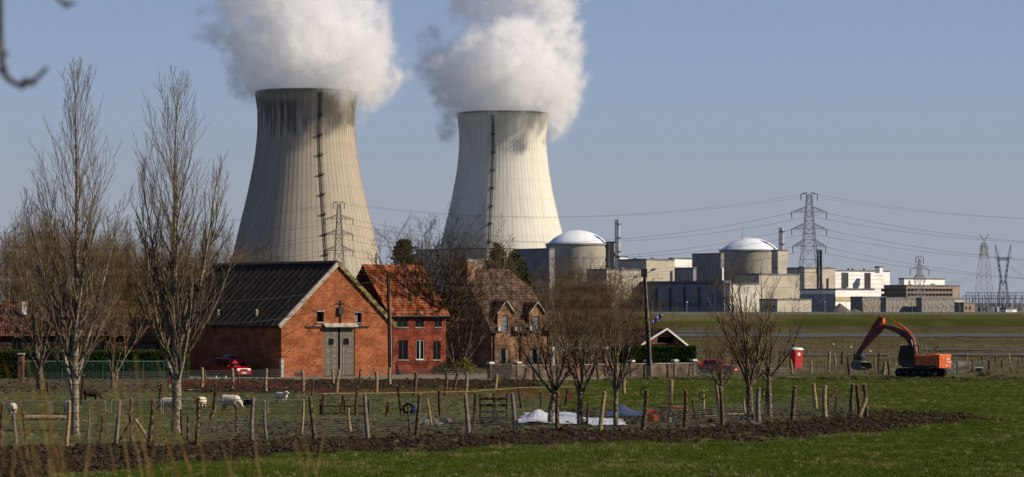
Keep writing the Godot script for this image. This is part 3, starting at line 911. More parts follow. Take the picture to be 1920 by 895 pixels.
func build_switchyard() -> void:
	var rng := RandomNumberGenerator.new()
	rng.seed = 31
	for row in 3:
		var d: float = [1520.0, 1570.0, 1630.0][row]
		var t := thing("switchyard_gantry", ["nearest steel busbar gantry of the switchyard", "middle steel busbar gantry of the switchyard", "rearmost steel busbar gantry of the switchyard"][row], "gantry", foot(1800 + row * 6, d, PLAT), 0, "switchyard gantries")
		var h: float = [7.0, 8.5, 10.5][row]
		var b := MB.new()
		b.bar(Vector3(0, h, 0), Vector3(60, h, 0), .35)
		part("beam", b, M.pylon_steel, t)
		for k in 17:
			var p := MB.new()
			p.bar(Vector3(k * 3.5, 0, 0), Vector3(k * 3.5, h - .2, 0), .28 if k % 2 else .4)
			part("column", p, M.pylon_steel, t)
			if k % 3 != 2:
				var s := MB.new()
				for q in 5: s.lathe([Vector2(.12, h - 1.7 + .3 * q), Vector2(.38, h - 1.6 + .3 * q), Vector2(.12, h - 1.5 + .3 * q)], 8, Transform3D(Basis(), Vector3(k * 3.5 + 1.7, 0, 0)))
				part("insulator", s, M.dark_steel, t)
	for k in 34:
		var px := 1833.0 + 2.5 * k + rng.randf_range(-1.5, 1.5)
		var d := rng.randf_range(1455, 1600)
		var kind := k % 3
		var label: String = ["grey transformer tank in the switchyard", "slender insulator column in the switchyard", "dark breaker cabinet in the switchyard"][kind] + ", %s from the left" % ordinal(k / 3 + 1)
		var t := thing(["transformer", "insulator_column", "breaker_cabinet"][kind], label, ["transformer", "insulator", "cabinet"][kind], foot(px, d, PLAT), rng.randf(), ["transformers of the switchyard", "insulators of the switchyard", "cabinets of the switchyard"][kind])
		var b := MB.new()
		if kind == 0:
			b.cbox(Vector3(-1.6, 0, -1), Vector3(3.2, 2.6, 2.0), .15)
			part("tank", b, M.concrete_grey, t)
			for q in 3:
				var u := MB.new()
				u.rod(Vector3(-1 + q, 2.6, 0), Vector3(-1.1 + q, 4.6, 0), .16, 8)
				part("bushing", u, M.dark_steel, t)
		elif kind == 1:
			b.rod(Vector3.ZERO, Vector3(0, 2.4, 0), .16, 8)
			part("pedestal", b, M.galvanised, t)
			var u := MB.new()
			for q in 7: u.lathe([Vector2(.1, 2.4 + .35 * q), Vector2(.32, 2.5 + .35 * q), Vector2(.1, 2.7 + .35 * q)], 8)
			part("insulator", u, M.ladder_steel, t)
		else:
			b.cbox(Vector3(-.8, .4, -.6), Vector3(1.6, 2.1, 1.2), .08)
			part("cabinet", b, M.dark_steel, t)
			var u := MB.new()
			u.box(Vector3(-.9, 0, -.7), Vector3(1.8, .4, 1.4))
			part("plinth", u, M.concrete, t)

# ---------------------------------------------------------------- steam
func build_steam() -> void:
	var rng := RandomNumberGenerator.new()
	rng.seed = 404
	var puff := MB.new()          # a wisp of small droplets' worth of flakes, scattered in a ball
	for k in 380:
		var c := Vector3(rng.randfn(), rng.randfn(), rng.randfn()) * 2.3
		var q := []
		for s in 3: q.append(c + Vector3(rng.randfn(), rng.randfn(), rng.randfn()).normalized() * .23)
		puff.tri(q[0], q[1], q[2])
	var pm := puff.mesh()
	var n1 := FastNoiseLite.new()
	n1.seed = 21; n1.frequency = .02; n1.fractal_octaves = 5; n1.fractal_gain = .55
	var plumes := [
		["billowing white steam plume of the stained cooling tower, blown over its right rim", 2245.0, 8300, [[690, 122, 62, -100, 1.1], [650, 108, 80, -110, 1.1], [735, 140, 34, -75, .95], [590, 70, 80, -120, 1.0], [580, 172, 96, 0, 1.3], [600, 150, 105, 10, 1.3], [520, 150, 85, -10, 1.0], [470, 130, 62, -10, .75], [455, 165, 30, 0, .75], [650, 130, 85, 10, 1.2],
			[700, 166, 34, -30, 1.0], [690, 110, 62, 0, 1.1], [590, 90, 115, 0, 1.3], [500, 75, 95, 0, .95], [430, 60, 62, 10, .7], [400, 85, 30, 0, .42], [640, 45, 85, 0, 1.2], [560, 20, 110, 0, 1.2], [450, 10, 70, 0, .8], [620, -20, 80, 0, 1.1], [520, -60, 110, 0, 1.1], [440, -70, 75, 0, .9], [470, -140, 100, 0, 1.0]]],
		["taller white steam plume of the pale cooling tower, spilling over both edges of the rim", 2496.0, 8800, [[1048, 165, 56, -95, 1.1], [1000, 140, 72, -100, 1.1], [950, 100, 75, -105, 1.0], [943, 222, 88, 0, 1.3], [900, 195, 85, 0, 1.2], [990, 195, 85, 10, 1.3], [845, 175, 54, 0, .9], [862, 215, 24, -30, .7], [880, 236, 12, -36, .5], [1025, 205, 48, -10, 1.2], [1010, 228, 28, -34, 1.1], [930, 140, 115, 0, 1.2], [840, 120, 60, 0, .85], [812, 75, 38, 0, .75], [800, 48, 22, 0, .7], [1020, 130, 80, 0, 1.3],
			[1030, 70, 72, 0, 1.2], [960, 70, 90, 0, 1.0], [895, 85, 55, 0, .55], [880, 20, 62, 0, .6], [960, 10, 80, 0, .9], [1035, 15, 66, 0, 1.1], [1000, -40, 95, 0, 1.1], [1010, -110, 105, 0, 1.0]]],
	]
	for pl in plumes:
		var d: float = pl[1]
		var s := d / F
		var mouth := at(577 if d < 2300 else 943, 170, d)
		var blobs := []
		var sum := 0.0
		for b in pl[3]:
			var c := at(b[0], b[1], d + b[3] * s)
			blobs.append([c, b[2] * s, b[4]])
			sum += pow(b[2], 3.0)
		var where := []
		var made := 0
		var tries := 0
		var want: int = pl[2]
		while made < want and tries < want * 14:
			tries += 1
			var u := rng.randf() * sum
			var pick := 0
			while u > pow(pl[3][pick][2], 3.0) and pick < blobs.size() - 1:
				u -= pow(pl[3][pick][2], 3.0)
				pick += 1
			var b: Array = blobs[pick]
			var p: Vector3 = b[0] + Vector3(rng.randfn(), rng.randfn(), rng.randfn()).normalized() * pow(rng.randf(), .3333) * b[1] * 1.12
			var f := 0.0
			var over := 0
			for o in blobs:
				var q: float = (p - o[0]).length() / o[1]
				if q < 1.12: over += 1
				f = maxf(f, o[2] * (1.0 - q * q * .8))
			# lumpy edges: the field less a rough noise
			var w := n1.get_noise_3d(p.x, p.y, p.z)
			var w2 := n1.get_noise_3d(p.x * 3.1 + 500, p.y * 3.1, p.z * 3.1)
			var g := f - .3 + w * .95 + w2 * .42
			if g < 0: continue
			if rng.randf() > minf(1.0, .18 + g * 2.4) / float(over): continue
			# nothing inside the concrete: the plume leaves the mouth of the tower
			var ax: Vector3 = mouth
			var hr := Vector2(p.x - ax.x, p.z - ax.z).length()
			if p.y < PLAT + 169.5 and hr < 41.0: continue
			where.append(Transform3D(Basis.from_euler(Vector3(rng.randf() * TAU, rng.randf() * TAU, rng.randf() * TAU)), p))
			made += 1
		# a lid of vapour just under the rim
		var ax := mouth
		for k in 900:
			var a := rng.randf() * TAU
			var r := sqrt(rng.randf()) * 35.0
			where.append(Transform3D(Basis.from_euler(Vector3(rng.randf() * TAU, a, 0)), Vector3(ax.x + cos(a) * r, PLAT + 169.0 + rng.randf_range(-6, 3), ax.z + sin(a) * r)))
		print("steam ", where.size(), " of ", tries)
		var o := scatter("steam_cloud", pm, M.steam, where, [])
		tag(o, pl[0], "steam plume", "", "stuff")

# ---------------------------------------------------------------- pylons and lines
func lattice(mb: MB, h0: float, h1: float, w0: float, w1: float, bays: int, r: float) -> void:
	for k in bays:
		var a := lerpf(h0, h1, float(k) / bays)
		var b := lerpf(h0, h1, float(k + 1) / bays)
		var wa := lerpf(w0, w1, float(k) / bays) / 2
		var wb := lerpf(w0, w1, float(k + 1) / bays) / 2
		var ca := [Vector3(-wa, a, -wa), Vector3(wa, a, -wa), Vector3(wa, a, wa), Vector3(-wa, a, wa)]
		var cb := [Vector3(-wb, b, -wb), Vector3(wb, b, -wb), Vector3(wb, b, wb), Vector3(-wb, b, wb)]
		for s in 4:
			mb.bar(ca[s], cb[s], r * 1.5)
			mb.bar(ca[s], cb[(s + 1) % 4], r)
			mb.bar(ca[(s + 1) % 4], cb[s], r)
			mb.bar(cb[s], cb[(s + 1) % 4], r)

func crossarm(mb: MB, h: float, half: float, w: float, r: float, rise := 1.6) -> void:
	for z in [-1.0, 1.0]: mb.bar(Vector3(-w / 2, h, z * w / 2), Vector3(w / 2, h, z * w / 2), r)
	for s in [-1.0, 1.0]:
		var tip := Vector3(s * half, h, 0)
		for z in [-1.0, 1.0]:
			mb.bar(Vector3(s * w / 2, h, z * w / 2), tip, r * 1.3)
			mb.bar(Vector3(s * w / 2, h + rise, z * w / 2), tip, r * 1.2)
			for k in 4:
				var u := (k + .5) / 4.5
				var lo := Vector3(s * w / 2, h, z * w / 2).lerp(tip, u)
				var hi := Vector3(s * w / 2, h + rise, z * w / 2).lerp(tip, u)
				mb.bar(lo, hi, r * .8)
				mb.bar(hi, Vector3(s * w / 2, h, z * w / 2).lerp(tip, minf(u + .22, 1)), r * .8)

func pylon(label: String, px: float, d: float, arms: Array, top_py: float, base_w: float, turn: float, m: Material, legs := true) -> Dictionary:
	var c := foot(px, d, PLAT)
	var t := thing("lattice_pylon", label, "pylon", c, turn)
	var s := d / F
	var htop := at(px, top_py, d).y - PLAT
	var waist: float = at(px, arms[-1][0], d).y - PLAT
	var r := maxf(.1, s * (.48 if m == M.pylon_steel else .3))
	var low := MB.new()
	lattice(low, 0, waist, base_w, base_w * .42, 5, r)
	part("lower_tower", low, m, t)
	var up := MB.new()
	lattice(up, waist, htop - 1.0, base_w * .42, base_w * .16, 8, r)
	part("upper_tower", up, m, t)
	var ends := []
	for a in arms:
		var b := MB.new()
		var h: float = at(px, a[0], d).y - PLAT
		var half: float = a[1] * s
		crossarm(b, h, half, lerpf(base_w * .42, base_w * .16, clampf((h - waist) / (htop - waist), 0, 1)), r, a[2] if a.size() > 2 else 1.8)
		part("crossarm", b, m, t)
		for q in [-1.0, 1.0]:
			var ins := MB.new()
			ins.rod(Vector3(q * half, h, 0), Vector3(q * half * .97, h - 3.2, 0), .2, 6)
			part("insulator", ins, M.dark_steel, t)
			ends.append(t.transform * Vector3(q * half, h - .3, 0))
	return {"thing": t, "ends": ends}

func cable(called: String, label: String, a: Vector3, b: Vector3, sag: float, r: float, group := "", cat := "cable") -> void:
	var m := MB.new()
	var p := PackedVector3Array()
	var q := PackedFloat32Array()
	for k in 25:
		var u := k / 24.0
		p.append(a.lerp(b, u) - Vector3(0, 4 * sag * u * (1 - u), 0))
		q.append(r)
	m.tube(p, q, 4)
	tag(part(called, m, M.cable if cat == "cable" else M.pylon_steel), label, cat, group)

func build_lines() -> void:
	var big := pylon("tall lattice pylon with three crossarms, in front of the beige block", 1518, 1400, [[364, 16, .8], [398, 34, 2.6], [430, 34, 2.8], [462, 32, 3.0]], 362, 14.0, .12, M.pylon_steel)
	var near := pylon("lattice pylon standing out against the stained cooling tower", 635, 1500, [[380, 11, .6], [411, 27, 2.2], [440, 27, 2.4], [470, 27, 2.4]], 379, 9.5, -.1, M.pylon_steel)
	pylon("small thin pylon in front of the brown office block", 1725, 1560, [[483, 9, 1.0], [505, 22, 2.0], [520, 12, 1.5]], 482, 6.0, .5, M.pylon_far)
	pylon("slim distant pylon with forked top, left of the branching one", 1846, 2300, [[462, 8, 1.0], [478, 8, 1.0]], 452, 13.0, .3, M.pylon_far)
	# the Y-shaped pylon
	var c := foot(1882, 2200, PLAT)
	var t := thing("lattice_pylon", "distant branching pylon shaped like a Y above the switchyard", "pylon", c)
	var b := MB.new()
	var s := 2200.0 / F
	lattice(b, 0, 22, 9, 4.5, 4, .25)
	part("lower_tower", b, M.pylon_far, t)
	for q in [-1.0, 1.0]:
		var u := MB.new()
		for k in 5:
			var x0: float = lerpf(.6, 3.4, k / 5.0) * q
			var x1: float = lerpf(.6, 3.4, (k + 1) / 5.0) * q
			var y0 := 20.0 + 4.0 * k
			for z in [-1.0, 1.0]:
				u.bar(Vector3(x0, y0, z), Vector3(x1, y0 + 4, z), .24)
				u.bar(Vector3(x0 + 1.3 * q, y0, z), Vector3(x1 + 1.3 * q, y0 + 4, z), .24)
				u.bar(Vector3(x0, y0, z), Vector3(x1 + 1.3 * q, y0 + 4, z), .25)
				u.bar(Vector3(x0 + 1.3 * q, y0, z), Vector3(x1, y0 + 4, z), .25)
		u.bar(Vector3(4.2 * q, 40, 0), Vector3(3.6 * q, 43, 0), .4)
		u.bar(Vector3(3.4 * q, 40, 0), Vector3(6.0 * q, 50, 0), .5)
		u.bar(Vector3(5.2 * q, 40, 0), Vector3(6.0 * q, 50, 0), .4)
		part("arm", u, M.pylon_far, t)
	var br := MB.new()
	for z in [-1.0, 1.0]:
		br.bar(Vector3(-6.5, 40, z), Vector3(6.5, 40, z), .4)
		br.bar(Vector3(-4, 38, z), Vector3(4, 38, z), .35)
		for k in 8: br.bar(Vector3(-4 + 1.0 * k, 38 + 2 * (k % 2), z), Vector3(-3 + 1.0 * k, 40 - 2 * (k % 2), z), .25)
	part("bridge", br, M.pylon_far, t)
	# forked horns of the slim pylon
	var hn := MB.new()
	var hc := at(1846, 452, 2300)
	for q in [-1.0, 1.0]: hn.bar(hc, hc + Vector3(q * 3.6, 5.5, 0), .5)
	var ho := part("horn", hn, M.pylon_far, get_node("lattice_pylon_003"))
	ho.position = -get_node("lattice_pylon_003").position
	ho.transform = get_node("lattice_pylon_003").transform.affine_inverse()
	# conductors: from the large pylon left to the near one and right out of sight
	var lev := ["top", "upper", "middle", "lower"]
	var off := [at(2350, 392, 1350), at(2350, 448, 1350), at(2350, 482, 1350), at(2350, 520, 1350)]
	for k in 4:
		for q in 2:
			var side: String = ["near-side", "far-side"][q]
			cable("power_line", "%s %s conductor between the two large pylons" % [lev[k], side], near.ends[k * 2 + q], big.ends[k * 2 + q], 13.0 if k else 9.0, .055 if k else .035, "power lines of the plant", "power line")
			cable("power_line", "%s %s conductor running right from the large pylon" % [lev[k], side], big.ends[k * 2 + q], off[k] + Vector3(0, -1.5 * q, 40.0 * q), 8.0, .055 if k else .035, "power lines of the plant", "power line")
			cable("power_line", "%s %s conductor running left from the pylon at the stained tower" % [lev[k], side], near.ends[k * 2 + q], at(-420, 395 + 22 * k, 1600), 14.0, .05, "power lines of the plant", "power line")
	for k in 3:
		cable("power_line", "thin %s conductor between the forked pylon and the office roof" % lev[k], at(1872 + 2 * k, 500 + 3 * k, 2200), at(1560, 548 + 7 * k, 1700), 6.0, .07, "power lines of the switchyard", "power line")
		cable("power_line", "thin %s conductor falling right from the Y-shaped pylon" % lev[k], at(1896, 500 + k, 2200), at(2010, 540 + 12 * k, 1700), 4.0, .07, "power lines of the switchyard", "power line")

# ---------------------------------------------------------------- barn
func hole(b: MB, x0: float, y0: float, x1: float, y1: float, deep: float) -> void:      # the reveal of an opening (four inner sides and a back)
	b.quad(Vector3(x0, y0, 0), Vector3(x0, y1, 0), Vector3(x0, y1, -deep), Vector3(x0, y0, -deep))
	b.quad(Vector3(x1, y0, -deep), Vector3(x1, y1, -deep), Vector3(x1, y1, 0), Vector3(x1, y0, 0))
	b.quad(Vector3(x0, y1, 0), Vector3(x1, y1, 0), Vector3(x1, y1, -deep), Vector3(x0, y1, -deep))
	b.quad(Vector3(x0, y0, -deep), Vector3(x1, y0, -deep), Vector3(x1, y0, 0), Vector3(x0, y0, 0))

func wall_with_holes(b: MB, outline: Array, holes: Array, deep: float, xf := Transform3D()) -> void:      # a front wall in the x,y plane at z = 0, openings cut through
	var polys := [PackedVector2Array(outline)]
	for h in holes:      # cut into columns so that no polygon keeps a hole
		var next := []
		for p in polys:
			for strip in [[-1e3, h[0], -1e3, 1e3], [h[2], 1e3, -1e3, 1e3], [h[0], h[2], -1e3, h[1]], [h[0], h[2], h[3], 1e3]]:
				var r := PackedVector2Array([Vector2(strip[0], strip[2]), Vector2(strip[1], strip[2]), Vector2(strip[1], strip[3]), Vector2(strip[0], strip[3])])
				for q in Geometry2D.intersect_polygons(p, r):
					if q.size() > 2: next.append(q)
		polys = next
	for p in polys:
		var ids := Geometry2D.triangulate_polygon(p)
		for j in range(0, ids.size(), 3):
			var t := [p[ids[j]], p[ids[j + 1]], p[ids[j + 2]]]
			if (t[1] - t[0]).cross(t[2] - t[0]) < 0: t = [t[0], t[2], t[1]]
			b.tri(xf * Vector3(t[0].x, t[0].y, 0), xf * Vector3(t[1].x, t[1].y, 0), xf * Vector3(t[2].x, t[2].y, 0))
	for h in holes:
		var x := MB.new()
		hole(x, h[0], h[1], h[2], h[3], deep)
		var q := b.v.size()
		for k in x.v.size():
			b.v.append(xf * x.v[k]); b.n.append(xf.basis * x.n[k]); b.c.append(x.c[k])
		for k in x.i: b.i.append(q + k)

func build_barn() -> void:
	var k := gp(527, 708)
	var t := thing("brick_barn", "big orange-red brick barn with tall grey double doors in its gable", "barn", k, TH)
	var w: float = onf(k, TH, 735, 660).x
	var eave: float = onf(k, TH, 529, 607).y
	var apex: float = onf(k, TH, 634, 494).y
	var L := 24.0
	var mid := w / 2
	var px := func(x: float, y: float) -> Vector2: return onf(k, TH, x, y)
	var dl: Vector2 = px.call(606, 706)
	var dr: Vector2 = px.call(665, 612)
	var dc: float = px.call(635, 650).x
	var w1: Vector2 = px.call(594, 604)
	var w2: Vector2 = px.call(607, 585)
	var w3: Vector2 = px.call(665.5, 605)
	var w4: Vector2 = px.call(678, 587)
	var holes := [[dl.x, 0.0, dr.x, dr.y], [w1.x, w1.y, w2.x, w2.y], [w3.x, w3.y, w4.x, w4.y]]
	var g := MB.new()
	wall_with_holes(g, [Vector2(0, -.3), Vector2(w, -.3), Vector2(w, eave), Vector2(mid, apex), Vector2(0, eave)], holes, .35)
	g.quad(Vector3(w, -.3, 0), Vector3(w, -.3, -L), Vector3(w, eave, -L), Vector3(w, eave, 0))
	g.quad(Vector3(0, -.3, -L), Vector3(0, -.3, 0), Vector3(0, eave, 0), Vector3(0, eave, -L))
	g.quad(Vector3(w, -.3, -L), Vector3(0, -.3, -L), Vector3(0, eave, -L), Vector3(w, eave, -L))
	g.tri(Vector3(w, eave, -L), Vector3(0, eave, -L), Vector3(mid, apex, -L))
	var wl := part("wall", g, M.barn_brick, t)
	var pl := MB.new()
	pl.box(Vector3(-.03, -.3, -.3), Vector3(.35, 2.2, .33))
	part("corner_render", pl, M.verge_pale, wl)
	var vent := MB.new()
	var vp: Vector2 = px.call(553, 707)
	vent.box(Vector3(vp.x, .15, -.02), Vector3(1.0, .3, .08))
	part("cellar_vent", vent, M.iron, t)
	# dark insides behind openings
	for h in [holes[1], holes[2]]:
		var b := MB.new()
		b.box(Vector3(h[0], h[1], -.45), Vector3(h[2] - h[0], h[3] - h[1], .12))
		var o := part("window", b, M.dark_hole, t)
		var f := MB.new()
		f.box(Vector3(h[0] - .12, h[3], 0), Vector3(h[2] - h[0] + .24, .14, .06))
		f.box(Vector3(h[0] - .1, h[1] - .12, 0), Vector3(h[2] - h[0] + .2, .12, .1))
		if h == holes[2]: f.box(Vector3(h[0] + .02, h[1] + .02, -.3), Vector3((h[2] - h[0]) * .55, h[3] - h[1] - .04, .06))
		part("frame", f, M.verge_pale if h == holes[1] else M.glass_blind, o)
	# doors of upright planks
	for leaf in 2:
		var x0: float = dl.x + .06 if leaf == 0 else dc + .2
		var x1: float = dc - .02 if leaf == 0 else dr.x - .04
		var n := 7 if leaf == 0 else 6
		var back := MB.new()
		back.box(Vector3(x0, .02, -.2), Vector3(x1 - x0, dr.y - .06, .06))
		var door := part("door_leaf", back, M.dark_wood, t)
		var wy0: float = px.call(620, 648.5).y
		var wy1: float = px.call(620, 634).y
		var pw := (x1 - x0) / n
		var win := [2, 5] if leaf == 0 else [1, 4]
		for s in n:
			var b := MB.new()
			var z := -.14 + .012 * ((s * 5) % 3)
			if s >= win[0] and s < win[1]:
				b.box(Vector3(x0 + s * pw + .015, .05, z), Vector3(pw - .03, wy0 - .05, .05))
				b.box(Vector3(x0 + s * pw + .015, wy1, z), Vector3(pw - .03, dr.y - .1 - wy1, .05))
			else: b.box(Vector3(x0 + s * pw + .015, .05, z), Vector3(pw - .03, dr.y - .15, .05))
			part("plank", b, M.grey_wood if (s + leaf) % 3 else M.weathered_plank, door)
		var gl := MB.new()
		gl.box(Vector3(x0 + win[0] * pw + .05, wy0 + .04, -.16), Vector3((win[1] - win[0]) * pw - .1, wy1 - wy0 - .08, .04))
		var wn := part("window", gl, M.glass_dark, door)
		var f := MB.new()
		for q in [[Vector3(x0 + win[0] * pw - .03, wy0 - .05, -.11), Vector3((win[1] - win[0]) * pw + .06, .1, .06)], [Vector3(x0 + win[0] * pw - .03, wy1 - .05, -.11), Vector3((win[1] - win[0]) * pw + .06, .1, .06)], [Vector3(x0 + win[0] * pw - .03, wy0, -.109), Vector3(.09, wy1 - wy0, .05)], [Vector3(x0 + win[1] * pw - .06, wy0, -.109), Vector3(.09, wy1 - wy0, .05)]]: f.box(q[0], q[1])
		part("window_frame", f, M.grey_wood, door)
		wn.set_meta("label", "small square window in the barn door")
		# pale hood over each leaf
		var hd := MB.new()
		hd.side([Vector2(.0, 0), Vector2(.5, -.1), Vector2(.5, -.02), Vector2(.05, .3), Vector2(0, .3)], -(x1 - x0 + .28), 0, Transform3D(Basis(Vector3(0, 0, 1), Vector3.UP, Vector3(-1, 0, 0)), Vector3(x0 - .14 + (0.0 if leaf == 0 else .02), dr.y + .02, 0)))
		part("door_hood", hd, M.verge_pale, t)
	var rail := MB.new()
	var r0: float = px.call(572, 609).x
	var r1: float = px.call(692, 609).x
	rail.box(Vector3(r0, dr.y - .12, .02), Vector3(dl.x - .12 - r0, .14, .12))
	rail.box(Vector3(dr.x + .14, dr.y - .12, .02), Vector3(r1 - dr.x - .14, .14, .12))
	part("door_rail", rail, M.iron, t)
	# insulator bracket and cable duct on the gable
	var ib := MB.new()
	var bx: float = px.call(637.5, 590).x
	ib.box(Vector3(bx - .06, dr.y + .32, .02), Vector3(.12, px.call(637, 563).y - dr.y - .32, .12))
	ib.box(Vector3(bx - .35, px.call(637, 590).y, .04), Vector3(.6, .75, .25))
	ib.bar(Vector3(bx - .5, px.call(637, 569).y, .1), Vector3(bx + .5, px.call(637, 569).y, .1), .08)
	part("cable_bracket", ib, M.iron, t)
	# roof: corrugated sheets in four rows on each slope
	var slope := Vector2(mid, apex - eave)
	var sl := slope.length()
	var ang := atan2(slope.y, slope.x)
	for side in 2:
		var base := Transform3D()
		# local x runs up the slope, z along the ridge
		if side == 0: base = Transform3D(Basis(Vector3(0, 0, 1), ang), Vector3(0, eave, 0))
		else: base = Transform3D(Basis(Vector3.UP, PI) * Basis(Vector3(0, 0, 1), ang), Vector3(w, eave, -L))
		var rows := 4
		var cols := 21
		var over := .5
		var len_ := (sl + over) / rows
		for r in rows:
			for c in cols:
				var sw := (L + .1) / cols
				var x0 := -over + r * len_
				var x1 := x0 + len_ + (.14 if r < rows - 1 else .0)
				var lift0 := .14 + .002
				var lift1 := .135
				var z0 := -c * sw + .0
				var z1 := -(c + 1) * sw - .08
				var b := MB.new()
				var waves := 12
				for q in waves:
					var ua := lerpf(z0, z1, float(q) / waves)
					var ub := lerpf(z0, z1, float(q + 1) / waves)
					var ha := .06 * (q % 2)
					var hb := .06 * ((q + 1) % 2)
					var e := .07 if q == waves - 1 else 0.0
					var P := [Vector3(x0, lift0 + ha, ua), Vector3(x1, lift1 + ha, ua), Vector3(x1, lift1 + hb + e, ub), Vector3(x0, lift0 + hb + e, ub)]
					b.quad(base * P[0], base * P[3], base * P[2], base * P[1])
				b.box(Vector3(x0, .15, z1 + .05), Vector3(x1 - x0, .085, .045), base)      # the raised seam between sheets
				part("roof_sheet", b, M.roof_sheet if (r * 7 + c * 5) % 4 else M.roof_sheet_pale, t)
		var deck := MB.new()
		deck.box(Vector3(-.05, .0, -L + .05), Vector3(sl, .1, L - .1), base)
		part("roof_deck", deck, M.dark_wood, t)
	var cap := MB.new()
	for c in 14:
		var z0 := -c * (L / 14)
		cap.side([Vector2(mid - .34, apex - .02), Vector2(mid, apex + .2), Vector2(mid + .34, apex - .02), Vector2(mid + .34, apex + .06), Vector2(mid, apex + .29), Vector2(mid - .34, apex + .06)], z0 - L / 14 + .02, z0)
	part("ridge_cap", cap, M.roof_sheet, t)
	for side in 2:       # verge boards on the gable edge
		var vb := MB.new()
		var a := Vector3(-.35 if side == 0 else w + .35, eave - .32, .1)
		var z := Vector3(mid, apex + .02, .1)
		for q in 7:
			var p0 := a.lerp(z, q / 7.0)
			var p1 := a.lerp(z, (q + 1) / 7.0 - .004)
			vb.bar(p0 + Vector3(0, 0, .01 * (q % 2)), p1 + Vector3(0, 0, .01 * (q % 2)), .3, .42)
		part("verge", vb, M.verge_pale if side == 0 else M.verge_moss, t)
	for q in 2:         # roof vents by the eave
		var hit: float = [.0, .0][q]
		var vb := MB.new()
		var zz: float = [-5.6, -13.0][q]
		vb.lathe([Vector2(.14, 0), Vector2(.14, .62), Vector2(.18, .64), Vector2(.12, .72), Vector2(.01, .74)], 10, Transform3D(Basis(), Vector3(.62, eave + .66, zz)))
		part("roof_vent", vb, M.verge_pale, t)
	var gut := MB.new()
	gut.tube(PackedVector3Array([Vector3(-.45, eave - .28, .05), Vector3(-.45, eave - .3, -L)]), PackedFloat32Array([.08, .08]), 8)
	part("gutter", gut, M.iron, t)

# ---------------------------------------------------------------- houses
func tiled_slope(t: Node3D, called: String, m: Material, a: Vector3, b: Vector3, c: Vector3, d: Vector3, rows: int, cols: int) -> Node3D:   # a,b along the eave, c,d along the ridge (c over b); courses of pantiles as real steps
	var mb := MB.new()
	var nrm := (b - a).cross(d - a).normalized()
	for r in rows:
		var l0 := a.lerp(d, float(r) / rows); var r0 := b.lerp(c, float(r) / rows)
		var l1 := a.lerp(d, float(r + 1) / rows); var r1 := b.lerp(c, float(r + 1) / rows)
		var lift := nrm * .075
		for q in cols:
			var u0 := float(q) / cols
			var um := (q + .55) / cols
			var u1 := float(q + 1) / cols
			var hump := nrm * .055
			var p0 := l0.lerp(r0, u0) + lift; var p1 := l0.lerp(r0, um) + lift + hump; var p2 := l0.lerp(r0, u1) + lift
			var q0 := l1.lerp(r1, u0) + nrm * .01; var q1 := l1.lerp(r1, um) + nrm * .01 + hump; var q2 := l1.lerp(r1, u1) + nrm * .01
			mb.quad(p0, p1, q1, q0); mb.quad(p1, p2, q2, q1)
			mb.quad(p0 - lift, p2 - lift, p2, p0)
	return tag(part(called, mb, m, t), "", "", "", "stuff") as Node3D

func window_at(t: Node3D, h: Array, glass: Material, frame: Material, deep: float, bars: int, curtain := false, sill := true) -> void:
	var b := MB.new()
	b.box(Vector3(h[0], h[1], -deep), Vector3(h[2] - h[0], h[3] - h[1], .05))
	var o := part("window", b, glass, t)
	var f := MB.new()
	var fw := .07
	f.box(Vector3(h[0], h[1], -deep + .05), Vector3(fw, h[3] - h[1], .06))
	f.box(Vector3(h[2] - fw, h[1], -deep + .05), Vector3(fw, h[3] - h[1], .06))
	f.box(Vector3(h[0] + fw, h[3] - fw, -deep + .05), Vector3(h[2] - h[0] - 2 * fw, fw, .06))
	f.box(Vector3(h[0] + fw, h[1], -deep + .05), Vector3(h[2] - h[0] - 2 * fw, fw, .06))
	for k in bars:
		var x := lerpf(h[0], h[2], (k + 1.0) / (bars + 1))
		f.box(Vector3(x - .03, h[1] + fw, -deep + .05), Vector3(.06, h[3] - h[1] - 2 * fw, .055))
	part("frame", f, frame, o)
	if sill:
		var s := MB.new()
		s.box(Vector3(h[0] - .08, h[1] - .1, -.05), Vector3(h[2] - h[0] + .16, .1, .14))
		part("sill", s, M.concrete, o)
	if curtain:
		for q in 2:
			var c := MB.new()
			for k in 6:
				var x0: float = (h[0] + .08 if q == 0 else h[2] - .08 - (h[2] - h[0]) * .3) + k * (h[2] - h[0]) * .05
				c.box(Vector3(x0, h[1] + .1, -deep + .052 + .01 * (k % 2)), Vector3((h[2] - h[0]) * .05, h[3] - h[1] - .2, .01))
			part("curtain", c, M.curtain, o)

